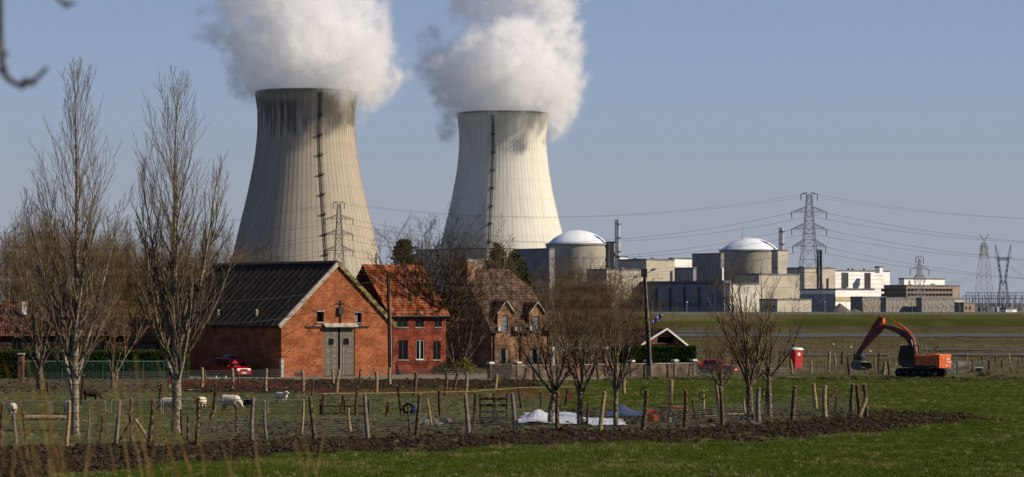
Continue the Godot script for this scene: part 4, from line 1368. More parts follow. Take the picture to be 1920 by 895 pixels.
func build_houses() -> void:
	# --- the house with the bright pantile roof behind the barn
	var k := foot(730, 299.5, 0)
	var th := .7
	var t := thing("brick_house", "red brick house with bright orange pantile roof behind the barn", "house", k, th)
	var f := func(x: float, y: float) -> Vector2: return onf(k, th, x, y)
	var w: float = f.call(836, 640).x
	var eave: float = f.call(780, 588).y
	var dep := 8.6
	var mid := Vector3(0, 0, -dep / 2)
	var ridge: float = 11.3
	var holes := []
	for q in [[744, 614, 764, 590], [779, 614, 795, 590], [815, 614, 828, 590], [747, 675, 765, 638], [780, 675, 796, 638], [812, 675, 826, 640]]:
		var a: Vector2 = f.call(q[0], q[1])
		var b: Vector2 = f.call(q[2], q[3])
		holes.append([a.x, a.y, b.x, b.y])
	var g := MB.new()
	wall_with_holes(g, [Vector2(0, -.3), Vector2(w, -.3), Vector2(w, eave), Vector2(0, eave)], holes, .3)
	g.quad(Vector3(w, -.3, 0), Vector3(w, -.3, -dep), Vector3(w, eave, -dep), Vector3(w, eave, 0))
	g.quad(Vector3(0, -.3, -dep), Vector3(0, -.3, 0), Vector3(0, eave, 0), Vector3(0, eave, -dep))
	g.quad(Vector3(w, -.3, -dep), Vector3(0, -.3, -dep), Vector3(0, eave, -dep), Vector3(w, eave, -dep))
	g.tri(Vector3(0, eave, -dep), Vector3(0, eave, 0), Vector3(0, ridge - .15, -dep / 2))
	g.tri(Vector3(w, eave, 0), Vector3(w, eave, -dep), Vector3(w, ridge - .15, -dep / 2))
	part("wall", g, M.red_brick, t)
	for q in holes.size(): window_at(t, holes[q], M.glass_dark, M.white_paint if q == 4 else M.frame_brown, .18, 1)
	tiled_slope(t, "roof", M.red_tile, Vector3(-.25, eave - .3, .4), Vector3(w + .25, eave - .3, .4), Vector3(w + .25, ridge, -dep / 2), Vector3(-.25, ridge, -dep / 2), 20, 36)
	tiled_slope(t, "roof", M.red_tile, Vector3(w + .25, eave - .3, -dep - .4), Vector3(-.25, eave - .3, -dep - .4), Vector3(-.25, ridge, -dep / 2), Vector3(w + .25, ridge, -dep / 2), 12, 20)
	var rc := MB.new()
	for q in 22:
		var x0 := -.25 + (w + .5) * q / 22.0
		rc.rod(Vector3(x0, ridge + .02 + .012 * (q % 2), -dep / 2), Vector3(x0 + (w + .5) / 22.0, ridge + .02 + .012 * (q % 2), -dep / 2), .13, 8)
	part("ridge_tile", rc, M.red_tile, t)
	var gu := MB.new()
	gu.rod(Vector3(-.2, eave - .3, .48), Vector3(w + .2, eave - .3, .48), .08, 8)
	gu.rod(Vector3(.25, 0, .1), Vector3(.25, eave - .3, .4), .05, 6)
	part("gutter", gu, M.iron, t)
	# --- the brown house with two dormers
	k = foot(922, 317, 0)
	th = .74
	t = thing("dormer_house", "brown brick house with two gabled dormers and brown tile roof", "house", k, th)
	f = func(x: float, y: float) -> Vector2: return onf(k, th, x, y)
	w = f.call(1029, 640).x
	eave = f.call(960, 618.5).y
	dep = 9.0
	ridge = 11.0
	var dorm := []
	for q in [[933, 961, 947, 565, 586, 940.6, 952.7, 592, 621.5], [992, 1019, 1005.5, 568, 587, 998.5, 1011, 593.5, 622.5]]:
		var a: Vector2 = f.call(q[0], q[4])
		var b: Vector2 = f.call(q[1], q[4])
		var c: Vector2 = f.call(q[2], q[3])
		var e: Vector2 = f.call(q[5], q[8])
		var h: Vector2 = f.call(q[6], q[7])
		dorm.append([a.x, b.x, a.y, (a.x + b.x) / 2, c.y, [e.x, e.y, h.x, h.y]])
	holes = []
	for q in [[933.6, 683, 955.7, 653.8], [993, 683, 1014, 653]]:
		var a: Vector2 = f.call(q[0], q[1])
		var b: Vector2 = f.call(q[2], q[3])
		holes.append([a.x, a.y, b.x, b.y])
	for q in dorm: holes.append(q[5])
	g = MB.new()
	var outl := [Vector2(0, -.3), Vector2(w, -.3), Vector2(w, eave)]
	for q in [1, 0]:
		var D: Array = dorm[q]
		outl.append_array([Vector2(D[1], eave), Vector2(D[1], D[2]), Vector2(D[3], D[4]), Vector2(D[0], D[2]), Vector2(D[0], eave)])
	outl.append(Vector2(0, eave))
	wall_with_holes(g, outl, holes, .25)
	g.quad(Vector3(w, -.3, 0), Vector3(w, -.3, -dep), Vector3(w, eave, -dep), Vector3(w, eave, 0))
	g.quad(Vector3(0, -.3, -dep), Vector3(0, -.3, 0), Vector3(0, eave, 0), Vector3(0, eave, -dep))
	g.quad(Vector3(w, -.3, -dep), Vector3(0, -.3, -dep), Vector3(0, eave, -dep), Vector3(w, eave, -dep))
	var hip := 1.9       # the gables are clipped at the top
	var yh := lerpf(eave, ridge, .68)
	var zf := -dep / 2 * .68
	for x in [0.0, w]:
		var pts := [Vector3(x, eave, 0), Vector3(x, yh, zf), Vector3(x, yh, -dep - zf), Vector3(x, eave, -dep)]
		if x == 0.0: g.quad(pts[3], pts[0], pts[1], pts[2])
		else: g.quad(pts[0], pts[3], pts[2], pts[1])
	part("wall", g, M.brown_brick, t)
	for q in holes.size(): window_at(t, holes[q], M.glass_dark if q < 2 else M.glass_blind, M.frame_brown, .16, 2 if q < 2 else 0, q < 2)
	var so := .35
	# front slope, lower part stopped by the dormers; upper part with clipped corners
	var ym: float = minf(dorm[0][2], dorm[1][2]) - .15
	var zm := lerpf(so, zf, (ym - eave + .25) / (yh + .12 - eave + .25))
	for q in [[-so, dorm[0][0]], [dorm[0][1], dorm[1][0]], [dorm[1][1], w + so]]:
		tiled_slope(t, "roof", M.brown_tile, Vector3(q[0], eave - .25, so), Vector3(q[1], eave - .25, so), Vector3(q[1], ym, zm), Vector3(q[0], ym, zm), 6, int((q[1] - q[0]) * 3.4) + 2)
	tiled_slope(t, "roof", M.brown_tile, Vector3(-so, ym, zm), Vector3(w + so, ym, zm), Vector3(w + so, yh + .12, zf), Vector3(-so, yh + .12, zf), 9, 30)
	tiled_slope(t, "roof", M.brown_tile, Vector3(-so, yh + .12, zf), Vector3(w + so, yh + .12, zf), Vector3(w - hip, ridge, -dep / 2), Vector3(hip, ridge, -dep / 2), 7, 26)
	tiled_slope(t, "roof", M.brown_tile, Vector3(w + so, eave - .25, -dep - so), Vector3(-so, eave - .25, -dep - so), Vector3(hip, ridge, -dep / 2), Vector3(w - hip, ridge, -dep / 2), 10, 12)
	tiled_slope(t, "roof", M.brown_tile, Vector3(-so, yh + .12, -dep - zf), Vector3(-so, yh + .12, zf), Vector3(hip, ridge, -dep / 2), Vector3(hip, ridge, -dep / 2), 6, 10)
	tiled_slope(t, "roof", M.brown_tile, Vector3(w + so, yh + .12, zf), Vector3(w + so, yh + .12, -dep - zf), Vector3(w - hip, ridge, -dep / 2), Vector3(w - hip, ridge, -dep / 2), 6, 10)
	rc = MB.new()
	for q in 14:
		var x0 := hip + (w - 2 * hip) * q / 14.0
		rc.rod(Vector3(x0, ridge + .05, -dep / 2), Vector3(x0 + (w - 2 * hip) / 14.0 - .01, ridge + .05 + .01 * (q % 2), -dep / 2), .13, 8)
	part("ridge_tile", rc, M.brown_tile, t)
	for D in dorm:
		var back: float = -(D[4] - eave) / (ridge - eave) * dep / 2 - .15
		var backs: float = -(D[2] - eave) / (ridge - eave) * dep / 2
		var b := MB.new()
		b.tri(Vector3(D[0], eave, 0), Vector3(D[0], D[2], 0), Vector3(D[0], D[2], backs - .2))
		b.tri(Vector3(D[1], eave, 0), Vector3(D[1], D[2], backs - .2), Vector3(D[1], D[2], 0))
		var o := part("dormer", b, M.dark_tile, t)
		o.set_meta("label", "dormer cheek hung with dark tiles")
		tiled_slope(o, "dormer_roof", M.dark_tile, Vector3(D[0] - .22, D[2] - .18, back * .75), Vector3(D[0] - .22, D[2] - .18, .25), Vector3(D[3], D[4] + .08, .25), Vector3(D[3], D[4] + .08, back - .3), 7, 12)
		tiled_slope(o, "dormer_roof", M.dark_tile, Vector3(D[1] + .22, D[2] - .18, .25), Vector3(D[1] + .22, D[2] - .18, back * .75), Vector3(D[3], D[4] + .08, back - .3), Vector3(D[3], D[4] + .08, .25), 7, 12)
		var bb := MB.new()
		bb.bar(Vector3(D[0] - .24, D[2] - .16, .27), Vector3(D[3], D[4] + .1, .27), .05, .14)
		bb.bar(Vector3(D[1] + .24, D[2] - .16, .27), Vector3(D[3], D[4] + .1, .27), .05, .14)
		part("bargeboard", bb, M.verge_pale, o)
		var fl := MB.new()
		fl.box(Vector3(D[1] + .02, eave - .1, .1), Vector3(.25, .5, .35))
		fl.box(Vector3(D[0] - .25, eave - .1, .1), Vector3(.22, .5, .35))
		part("flashing", fl, M.white_paint, o)
	for x in [.25, f.call(975, 640).x]:
		var dp := MB.new()
		dp.rod(Vector3(x, 0, .1), Vector3(x, eave - .25, .1), .07, 8)
		part("downpipe", dp, M.iron, t)
	var gu2 := MB.new()
	for q in [[-so, dorm[0][0] - .05], [dorm[0][1] + .05, dorm[1][0] - .05], [dorm[1][1] + .05, w + so]]:
		gu2.rod(Vector3(q[0], eave - .3, .42), Vector3(q[1], eave - .3, .42), .09, 8)
	part("gutter", gu2, M.iron, t)
	var ch := MB.new()
	ch.box(Vector3(-.1, yh - 1.2, -dep / 2 - .8), Vector3(1.1, ridge - yh + 2.2, 1.4))
	var cho := part("chimney", ch, M.brown_brick, t)
	ch = MB.new()
	ch.cbox(Vector3(-.2, ridge + 1.0, -dep / 2 - .9), Vector3(1.3, .25, 1.6), .05)
	part("cap", ch, M.concrete, cho)
	# --- garage with white bargeboards behind the hedge
	k = foot(1203, 322, 0)
	th = .35
	t = thing("garage", "low dark-roofed garage with white gable edges behind the hedge", "garage", k, th)
	f = func(x: float, y: float) -> Vector2: return onf(k, th, x, y)
	w = f.call(1279, 650).x
	eave = f.call(1240, 645).y
	ridge = f.call(1247, 618.5).y
	dep = 9.0
	var ax: float = f.call(1247, 618).x
	g = MB.new()
	var hd := [1.2, -.2, w - .5, eave - .05]
	wall_with_holes(g, [Vector2(0, -.3), Vector2(w, -.3), Vector2(w, eave), Vector2(ax, ridge), Vector2(0, eave)], [hd, [ax - .9, eave + .1, w - 1.0, eave + .75]], .3)
	g.quad(Vector3(w, -.3, 0), Vector3(w, -.3, -dep), Vector3(w, eave, -dep), Vector3(w, eave, 0))
	g.quad(Vector3(0, -.3, -dep), Vector3(0, -.3, 0), Vector3(0, eave, 0), Vector3(0, eave, -dep))
	part("wall", g, M.pink_brick, t)
	var dk := MB.new()
	dk.box(Vector3(hd[0], 0, -.4), Vector3(hd[2] - hd[0], eave, .1))
	part("garage_door", dk, M.dark_wood, t)
	dk = MB.new()
	dk.box(Vector3(ax - .9, eave + .1, -.35), Vector3(w - .1 - ax, .65, .1))
	part("gable_opening", dk, M.dark_hole, t)
	for q in 2:
		var x: float = [-.5, w + .5][q]
		var b := MB.new()
		b.side([Vector2(x, eave - .35), Vector2(ax, ridge + .02), Vector2(ax, ridge + .14), Vector2(x, eave - .2)] if q == 1 else [Vector2(x, eave - .2), Vector2(ax, ridge + .14), Vector2(ax, ridge + .02), Vector2(x, eave - .35)], -dep - .3, .6)
		part("roof", b, M.dark_tile, t)
		var bb := MB.new()
		bb.bar(Vector3(x, eave - .24, .62), Vector3(ax, ridge + .1, .62), .06, .2)
		part("bargeboard", bb, M.white_paint, t)
	# --- long house with red tile roof, and the small gabled one, at the left
	k = gp(-40, 706)
	th = .25
	t = thing("tiled_house", "low house with dull red tile roof behind the left trees", "house", k, th)
	f = func(x: float, y: float) -> Vector2: return onf(k, th, x, y)
	w = f.call(240, 640).x
	eave = f.call(100, 627).y
	dep = 9.0
	ridge = 7.6
	g = MB.new()
	holes = []
	for q in [20, 70, 120, 175]:
		var a: Vector2 = f.call(q, 690)
		var b: Vector2 = f.call(q + 20, 640)
		holes.append([a.x, .9, b.x, b.y])
	wall_with_holes(g, [Vector2(0, -.3), Vector2(w, -.3), Vector2(w, eave), Vector2(0, eave)], holes, .25)
	g.quad(Vector3(w, -.3, 0), Vector3(w, -.3, -dep), Vector3(w, eave, -dep), Vector3(w, eave, 0))
	g.quad(Vector3(0, -.3, -dep), Vector3(0, -.3, 0), Vector3(0, eave, 0), Vector3(0, eave, -dep))
	g.tri(Vector3(w, eave, 0), Vector3(w, eave, -dep), Vector3(w, ridge - .1, -dep / 2))
	part("wall", g, M.dark_wood, t)  # dark wood stands in for the shade over this wall
	for q in holes: window_at(t, q, M.glass_dark, M.frame_brown, .15, 1)
	tiled_slope(t, "roof", M.shaded_tile, Vector3(-.3, eave - .25, .4), Vector3(w + .3, eave - .25, .4), Vector3(w + .3, ridge, -dep / 2), Vector3(-.3, ridge, -dep / 2), 16, 60)
	tiled_slope(t, "roof", M.shaded_tile, Vector3(w + .3, eave - .25, -dep - .4), Vector3(-.3, eave - .25, -dep - .4), Vector3(-.3, ridge, -dep / 2), Vector3(w + .3, ridge, -dep / 2), 8, 20)
	var sk := MB.new()
	var sp := Vector3(f.call(48, 610).x, lerpf(eave, ridge, .55) + .25, -dep / 2 * .5)
	sk.box(Vector3(-.25, -.1, -.25), Vector3(.5, 1.3, .5), Transform3D(Basis(), sp))
	part("chimney", sk, M.white_paint, t)
	k = gp(249, 700)
	th = .3
	t = thing("gabled_house", "small pink brick house gable with tile roof, between the poplars", "house", k, th)
	f = func(x: float, y: float) -> Vector2: return onf(k, th, x, y)
	w = f.call(319, 640).x
	eave = f.call(280, 650).y
	ridge = f.call(284, 598).y
	dep = 10.0
	var lowh: Vector2 = f.call(263, 655)
	var lowh2: Vector2 = f.call(303, 644)
	var tw: Vector2 = f.call(277, 628)
	var tw2: Vector2 = f.call(290, 615)
	holes = [[lowh.x, lowh.y, lowh2.x, lowh2.y], [tw.x, tw.y, tw2.x, tw2.y]]
	g = MB.new()
	wall_with_holes(g, [Vector2(0, -.3), Vector2(w, -.3), Vector2(w, eave), Vector2(w / 2, ridge), Vector2(0, eave)], holes, .25)
	g.quad(Vector3(w, -.3, 0), Vector3(w, -.3, -dep), Vector3(w, eave, -dep), Vector3(w, eave, 0))
	g.quad(Vector3(0, -.3, -dep), Vector3(0, -.3, 0), Vector3(0, eave, 0), Vector3(0, eave, -dep))
	part("wall", g, M.pink_brick, t)
	for q in holes: window_at(t, q, M.glass_dark, M.frame_brown, .15, 0)
	tiled_slope(t, "roof", M.shaded_tile, Vector3(-.4, eave - .3, -dep), Vector3(-.4, eave - .3, .3), Vector3(w / 2, ridge + .1, .3), Vector3(w / 2, ridge + .1, -dep), 14, 24)
	tiled_slope(t, "roof", M.shaded_tile, Vector3(w + .4, eave - .3, .3), Vector3(w + .4, eave - .3, -dep), Vector3(w / 2, ridge + .1, -dep), Vector3(w / 2, ridge + .1, .3), 14, 24)

# ---------------------------------------------------------------- garden walls, hedges, poles
func leaves(mb: MB, rng: RandomNumberGenerator, lo: Vector3, hi: Vector3, count: int, size: float, a: Color, b: Color, skin := 0.0) -> void:
	for k in count:
		var p := Vector3(rng.randf(), rng.randf(), rng.randf())
		if skin > 0:      # most leaves near the faces of the hedge
			var ax := rng.randi() % 4
			if ax == 0: p.y = 1.0 - rng.randf() * skin / (hi.y - lo.y)
			elif ax == 1: p.z = 1.0 - rng.randf() * skin / (hi.z - lo.z)
			elif ax == 2: p.z = 1.0 - rng.randf() * skin / (hi.z - lo.z)
			else: p.x = (rng.randf() * skin / (hi.x - lo.x)) if rng.randf() < .5 else 1.0 - rng.randf() * skin / (hi.x - lo.x)
		p = lo + (hi - lo) * p
		p.y += noise.get_noise_2d(p.x * 12.0, p.z * 12.0) * size
		var d := Vector3(rng.randfn(), rng.randfn(), rng.randfn()).normalized() * size
		var e := Vector3(rng.randfn(), rng.randfn(), rng.randfn()).normalized() * size
		mb.col = a.lerp(b, rng.randf())
		mb.tri(p - d * .5, p + d * .5 , p + e * .7)

func hedge(label: String, x0: float, x1: float, ytop: float, d: float, deep: float, base_h: float, a: Color, b: Color, count: int) -> void:
	var l := foot(x0, d); var r := foot(x1, d)
	var h := at(x0, ytop, d).y
	var t := thing("hedge", label, "hedge", l)
	var rng := RandomNumberGenerator.new()
	rng.seed = int(x0) + 9
	var w := r.x - l.x
	var c := MB.new()
	c.col = a * .5  # solid inner box under the leaves, in a darker leaf colour
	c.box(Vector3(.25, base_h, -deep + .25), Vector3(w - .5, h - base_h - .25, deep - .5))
	part("dark_core", c, M.leaf, t)
	var m := MB.new()
	leaves(m, rng, Vector3(0, base_h, -deep), Vector3(w, h, 0), count, .16, a, b, .35)
	part("foliage", m, M.leaf, t)

func build_walls() -> void:
	hedge("tall dark green clipped hedge behind the low garden wall", 1194, 1306, 649, 300, 1.6, .6, Color(.02, .04, .012), Color(.05, .075, .02), 12000)
	hedge("dark clipped hedge left of the utility pole, half hidden by bushes", 1130, 1194, 652, 302, 1.4, .6, Color(.018, .035, .012), Color(.045, .065, .02), 6000)
	hedge("long green hedge with sunlit yellow-green top behind the green wire fence", -30, 352, 657, 283, 1.8, 0, Color(.022, .04, .012), Color(.06, .075, .02), 22000)
	# garden wall with piers and caps
	var d := 283.0
	var wt := .62
	var wk := foot(918, d)
	var t := thing("garden_wall", "low weathered brick garden wall with concrete coping beside the lane", "wall", wk, wt)
	var w: float = onf(wk, wt, 1304, 690).x
	var h := 1.2
	var b := MB.new()
	b.box(Vector3(0, -.2, -.25), Vector3(w, h + .2, .25))
	part("wall", b, M.garden_brick, t)
	var n := 24
	for k in n:
		var c := MB.new()
		c.cbox(Vector3(w * k / n + .01, h, -.33), Vector3(w / n - .02, .1, .4), .03)
		part("coping_stone", c, M.concrete, t)
	for px in [921, 972, 1063, 1083, 1137, 1185, 1216, 1267, 1302]:
		var x: float = onf(wk, wt, px, 690).x
		var ph := 1.45 if px < 1050 or px > 1150 else 2.8
		var p := MB.new()
		p.box(Vector3(x - .22, -.2, -.36), Vector3(.44, ph + .2, .47))
		var o := part("pier", p, M.garden_brick if ph < 2 else M.pink_brick, t)
		var c := MB.new()
		c.prism([Vector2(x - .3, -.44), Vector2(x + .3, -.44), Vector2(x + .3, .19), Vector2(x - .3, .19)], ph, ph + .2, .1)
		part("pier_cap", c, M.concrete_light, o)
	var dkp := MB.new()
	dkp.box(Vector3(.25, .1, .02), Vector3(onf(wk, wt, 959, 690).x - .25, 1.25, .1))
	part("dark_panel", dkp, M.roof_sheet, t)
	# left: brick gate pier, green mesh fence
	t = thing("brick_pier", "lone brick pier with a small dark mark, in front of the left hedge", "pier", foot(39.5, 268))
	b = MB.new()
	b.box(Vector3(-.25, -.2, -.25), Vector3(.5, 2.8, .5))
	part("shaft", b, M.pink_brick, t)
	b = MB.new()
	b.prism([Vector2(-.32, -.32), Vector2(.32, -.32), Vector2(.32, .32), Vector2(-.32, .32)], 2.6, 2.75, .08)
	part("cap", b, M.concrete, t)
	b = MB.new()
	b.box(Vector3(-.08, 1.7, .25), Vector3(.16, .3, .03))
	part("plate", b, M.iron, t)
	t = thing("mesh_fence", "green wire mesh fence with pale top rail along the left hedge", "fence", foot(40, 278))
	w = foot(345, 278).x - foot(40, 278).x
	var rail := MB.new()
	rail.rod(Vector3(0, 1.8, 0), Vector3(w, 1.8, 0), .035, 6)
	part("top_rail", rail, mat("pale_green_rail", Color(.42, .58, .5), .5, 0), t)
	var net := MB.new()
	for k in 130: net.bar(Vector3(w * k / 130.0, .1, 0), Vector3(w * k / 130.0, 1.78, 0), .008)
	for k in 16: net.bar(Vector3(0, .1 + .11 * k, 0), Vector3(w, .1 + .11 * k, 0), .008)
	tag(part("netting", net, M.green_wire, t), "", "", "", "stuff")
	for k in 9:
		var p := MB.new()
		p.rod(Vector3(w * k / 8.0, 0, .04), Vector3(w * k / 8.0, 1.85, .04), .03, 6)
		part("post", p, M.green_wire, t)
	# low iron garden fence with pointed bars, in front of the bright-roofed house
	t = thing("iron_fence", "low black iron fence with pointed bars below the bright-roofed house", "fence", foot(744, 300))
	w = foot(905, 300).x - foot(744, 300).x
	for k in 62:
		var p := MB.new()
		var x := w * k / 61.0
		p.bar(Vector3(x, .1, 0), Vector3(x, 1.25, 0), .028)
		p.tube(PackedVector3Array([Vector3(x, 1.25, 0), Vector3(x, 1.42, 0)]), PackedFloat32Array([.035, .002]), 4)
		part("bar", p, M.iron, t)
	for y in [.25, 1.1]:
		var p := MB.new()
		p.bar(Vector3(0, y, -.03), Vector3(w, y, -.03), .04)
		part("rail", p, M.iron, t)
	# poles
	t = thing("utility_pole", "leaning utility pole of two timbers carrying two street lamps", "utility pole", foot(1216, 292))
	var s := 292.0 / F
	var top := at(1207.5, 506, 292) - t.position
	b = MB.new()
	b.tube(PackedVector3Array([Vector3(0, -.5, 0), top * .5 + Vector3(.03, 0, 0), top]), PackedFloat32Array([.16, .14, .11]), 10, true)
	part("timber", b, M.dark_wood, t)
	b = MB.new()
	var top2 := Vector3(top.x * .55 + .25, top.y * .52, .12)
	b.tube(PackedVector3Array([Vector3(.28, -.3, .12), top2]), PackedFloat32Array([.13, .11]), 10, true)
	part("stub_timber", b, M.grey_wood, t)
	b = MB.new()
	b.tube(PackedVector3Array([top * .55 + Vector3(.2, 0, .1), top + Vector3(.17, -.4, .08)]), PackedFloat32Array([.08, .06]), 8, true)
	part("conduit", b, M.concrete, t)
	b = MB.new()
	b.cbox(top + Vector3(-.28, -.75, -.15), Vector3(.62, .85, .3), .04)
	part("switch_box", b, M.iron, t)
	for q in [[.35, -.35, 1.2, .1], [-.3, -.55, -1.1, -.72]]:
		var a := MB.new()
		a.rod(top + Vector3(q[0], q[1], 0), top + Vector3(q[2] * .6, lerpf(q[1], q[3], .6), .0), .04, 6)
		var o := part("lamp_arm", a, M.iron, t)
		var hd := MB.new()
		hd.tube(PackedVector3Array([top + Vector3(q[2] * .55, lerpf(q[1], q[3], .6), 0), top + Vector3(q[2] * .75, lerpf(q[1], q[3], .8), 0), top + Vector3(q[2], q[3], 0)]), PackedFloat32Array([.07, .16, .07]), 8, true)
		part("lamp_head", hd, M.concrete_grey, o)
	# wind-blown plastic on the pole
	b = MB.new()
	var c0 := at(1222, 607, 291); var c1 := at(1243, 591, 291)
	for k in 8:
		var u0 := k / 8.0; var u1 := (k + 1) / 8.0
		var h0 := .12 + .3 * sin(u0 * PI); var h1 := .12 + .3 * sin(u1 * PI)
		var z0 := .15 * sin(k * 2.1); var z1 := .15 * sin((k + 1) * 2.1)
		var p0 := c0.lerp(c1, u0); var p1 := c0.lerp(c1, u1)
		for sgn in [-1, 1]:
			b.quad(p0 + Vector3(0, -h0 * .6, z0), p1 + Vector3(0, -h1 * .6, z1), p1 + Vector3(.05, 0, z1 + .12 * sgn), p0 + Vector3(.05, 0, z0 + .12 * sgn))
			b.quad(p0 + Vector3(.05, 0, z0 + .12 * sgn), p1 + Vector3(.05, 0, z1 + .12 * sgn), p1 + Vector3(-.08, h1 * .6, -z1), p0 + Vector3(-.08, h0 * .6, -z0))
	b.rod(c0 + Vector3(-.25, -.2, 0), c0 + Vector3(.1, .05, 0), .02, 4)
	tag(part("plastic_sheet", b, M.bag_blue), "pale blue plastic sheet blowing from the leaning utility pole", "plastic sheet")
	t = thing("steel_pole", "tall bare steel pole behind the right slope of the barn roof", "pole", foot(706, 312))
	b = MB.new()
	b.tube(PackedVector3Array([Vector3(0, -.3, 0), Vector3(-.05, at(706, 475, 312).y, 0)]), PackedFloat32Array([.15, .1]), 10, true)
	part("shaft", b, M.steel_pole, t)
	b = MB.new()
	b.bar(Vector3(-.35, at(706, 484, 312).y, 0), Vector3(.25, at(706, 484, 312).y, 0), .08)
	part("crossbar", b, M.iron, t)
	t = thing("timber_pole", "dark timber pole with a strapped pipe at the barn's right corner", "pole", foot(731, 276))
	b = MB.new()
	b.tube(PackedVector3Array([Vector3(0, -.3, 0), Vector3(-.22, at(727, 509, 276).y, 0)]), PackedFloat32Array([.15, .1]), 10, true)
	part("shaft", b, M.dark_wood, t)
	b = MB.new()
	b.tube(PackedVector3Array([Vector3(.16, .0, .06), Vector3(0.02, at(729, 535, 276).y, .06)]), PackedFloat32Array([.06, .05]), 8, true)
	part("pipe", b, M.concrete, t)
	# cables to the barn gable
	var br := at(637.5, 569, 291.5)
	cable("overhead_cable", "dark cable from the left to the bracket on the barn gable", at(330, 602, 262), br, .9, .03, "cables at the barn")
	cable("overhead_cable", "cable from the bracket on the barn gable to the timber pole", br, at(728, 588, 276), .35, .03, "cables at the barn")
	cable("overhead_cable", "higher cable crossing the barn roof and gable", at(240, 560, 262), at(728, 520, 276), 1.1, .024, "cables at the barn")
	cable("overhead_cable", "cable sagging from the timber pole to the leaning utility pole", at(728, 516, 276), at(1207, 512, 291.8), 1.6, .022, "cables at the barn")

# ---------------------------------------------------------------- trees
var rng_tree := RandomNumberGenerator.new()

func limb(mb: MB, p0: Vector3, dir: Vector3, len_: float, r0: float, r1: float, segs: int, wob: float, lift: float, sides: int) -> Array:
	var p := PackedVector3Array([p0])
	var r := PackedFloat32Array([r0])
	var d := dir.normalized()
	var q := p0
	for k in segs:
		d = (d + Vector3(rng_tree.randfn(), rng_tree.randfn() * .5, rng_tree.randfn()) * wob + Vector3(0, lift, 0)).normalized()
		q += d * len_ / segs
		p.append(q)
		r.append(lerpf(r0, r1, (k + 1.0) / segs))
	mb.tube(p, r, sides)
	return [p, r]

func along(l: Array, u: float) -> Array:    # place, direction, radius at a share of a limb
	var p: PackedVector3Array = l[0]
	var x := u * (p.size() - 1)
	var k := mini(int(x), p.size() - 2)
	return [p[k].lerp(p[k + 1], x - k), (p[k + 1] - p[k]).normalized(), lerpf(l[1][k], l[1][k + 1], x - k)]

func swung(d: Vector3, angle: float, turn: float) -> Vector3:
	var x := (Vector3.UP if absf(d.y) < .9 else Vector3.RIGHT).cross(d).normalized()
	return d.rotated(x.rotated(d, turn), angle)

func twigs(mb: MB, parent: Array, level: int, spec: Array, len_: float) -> void:     # spec per level: [count, angle, length share, segs, lift, first, wob]
	var s: Array = spec[level]
	var turn := rng_tree.randf() * TAU
	for k in s[0]:
		var u: float = lerpf(s[5], .98, (k + rng_tree.randf() * .8) / s[0])
		var at_: Array = along(parent, u)
		turn += 2.4 + rng_tree.randf() * .6
		var l: float = len_ * s[2] * (1.15 - .55 * u) * rng_tree.randf_range(.7, 1.25)
		var r0: float = maxf(at_[2] * .62, spec[-1][0])
		var last: bool = level == spec.size() - 2
		var b := limb(mb, at_[0], swung(at_[1], s[1] * rng_tree.randf_range(.7, 1.3), turn), l, r0, spec[-1][1] if last else maxf(r0 * .35, spec[-1][1]), s[3], s[6], s[4], 3 if level > 0 else 4)
		if not last: twigs(mb, b, level + 1, spec, l)

func poplar(label: String, base: Vector3, h: float, rad: float, seed_: int, wide: float, low_forks: Array, bark: Material, twig: Material) -> void:
	rng_tree.seed = seed_
	var t := thing("poplar_tree", label, "poplar", base)
	var tr := MB.new()
	var trunk := limb(tr, Vector3(0, -.3, 0), Vector3(.0, 1, 0), h, rad, .012, 16, .018, .05, 10)
	var cr := MB.new()
	var big := []
	for q in low_forks:      # heavy low limbs that rise beside the trunk: [height share, lean x, lean z, length share]
		var a: Array = along(trunk, q[0])
		big.append([limb(tr, a[0], Vector3(q[1], 1, q[2]), h * q[3], a[2] * .6, .012, 9, .05, .1, 8), h * q[3]])
	var spec := [[11, .42, .36, 4, .16, .08, .08], [6, .42, .42, 3, .13, .15, .08], [.008, .004]]
	var spec2 := [[8, .42, .4, 4, .17, .1, .08], [5, .42, .44, 3, .14, .15, .08], [.0075, .0038]]
	var n := 46
	var turn := 0.0
	for k in n:
		var u := lerpf(.14, .97, (k + rng_tree.randf()) / n)
		var a: Array = along(trunk, u)
		turn += 2.4
		var l := (h * .33 * pow(1.0 - u, .55) + .5) * wide * rng_tree.randf_range(.7, 1.2)
		var ang := lerpf(.72, .42, u) * rng_tree.randf_range(.75, 1.25)
		var b := limb(cr if k % 3 else tr, a[0], swung(Vector3.UP, ang, turn), l, maxf(a[2] * .3, .012), .005, 6, .04, .16, 5)
		twigs(cr, b, 0, spec2, l)
	for b in big:
		twigs(cr, b[0], 0, [[13, .42, .3, 4, .16, .12, .08], spec2[0], spec2[1], spec2[2]], b[1])
	part("trunk", tr, bark, t)
	part("crown", cr, twig, t)

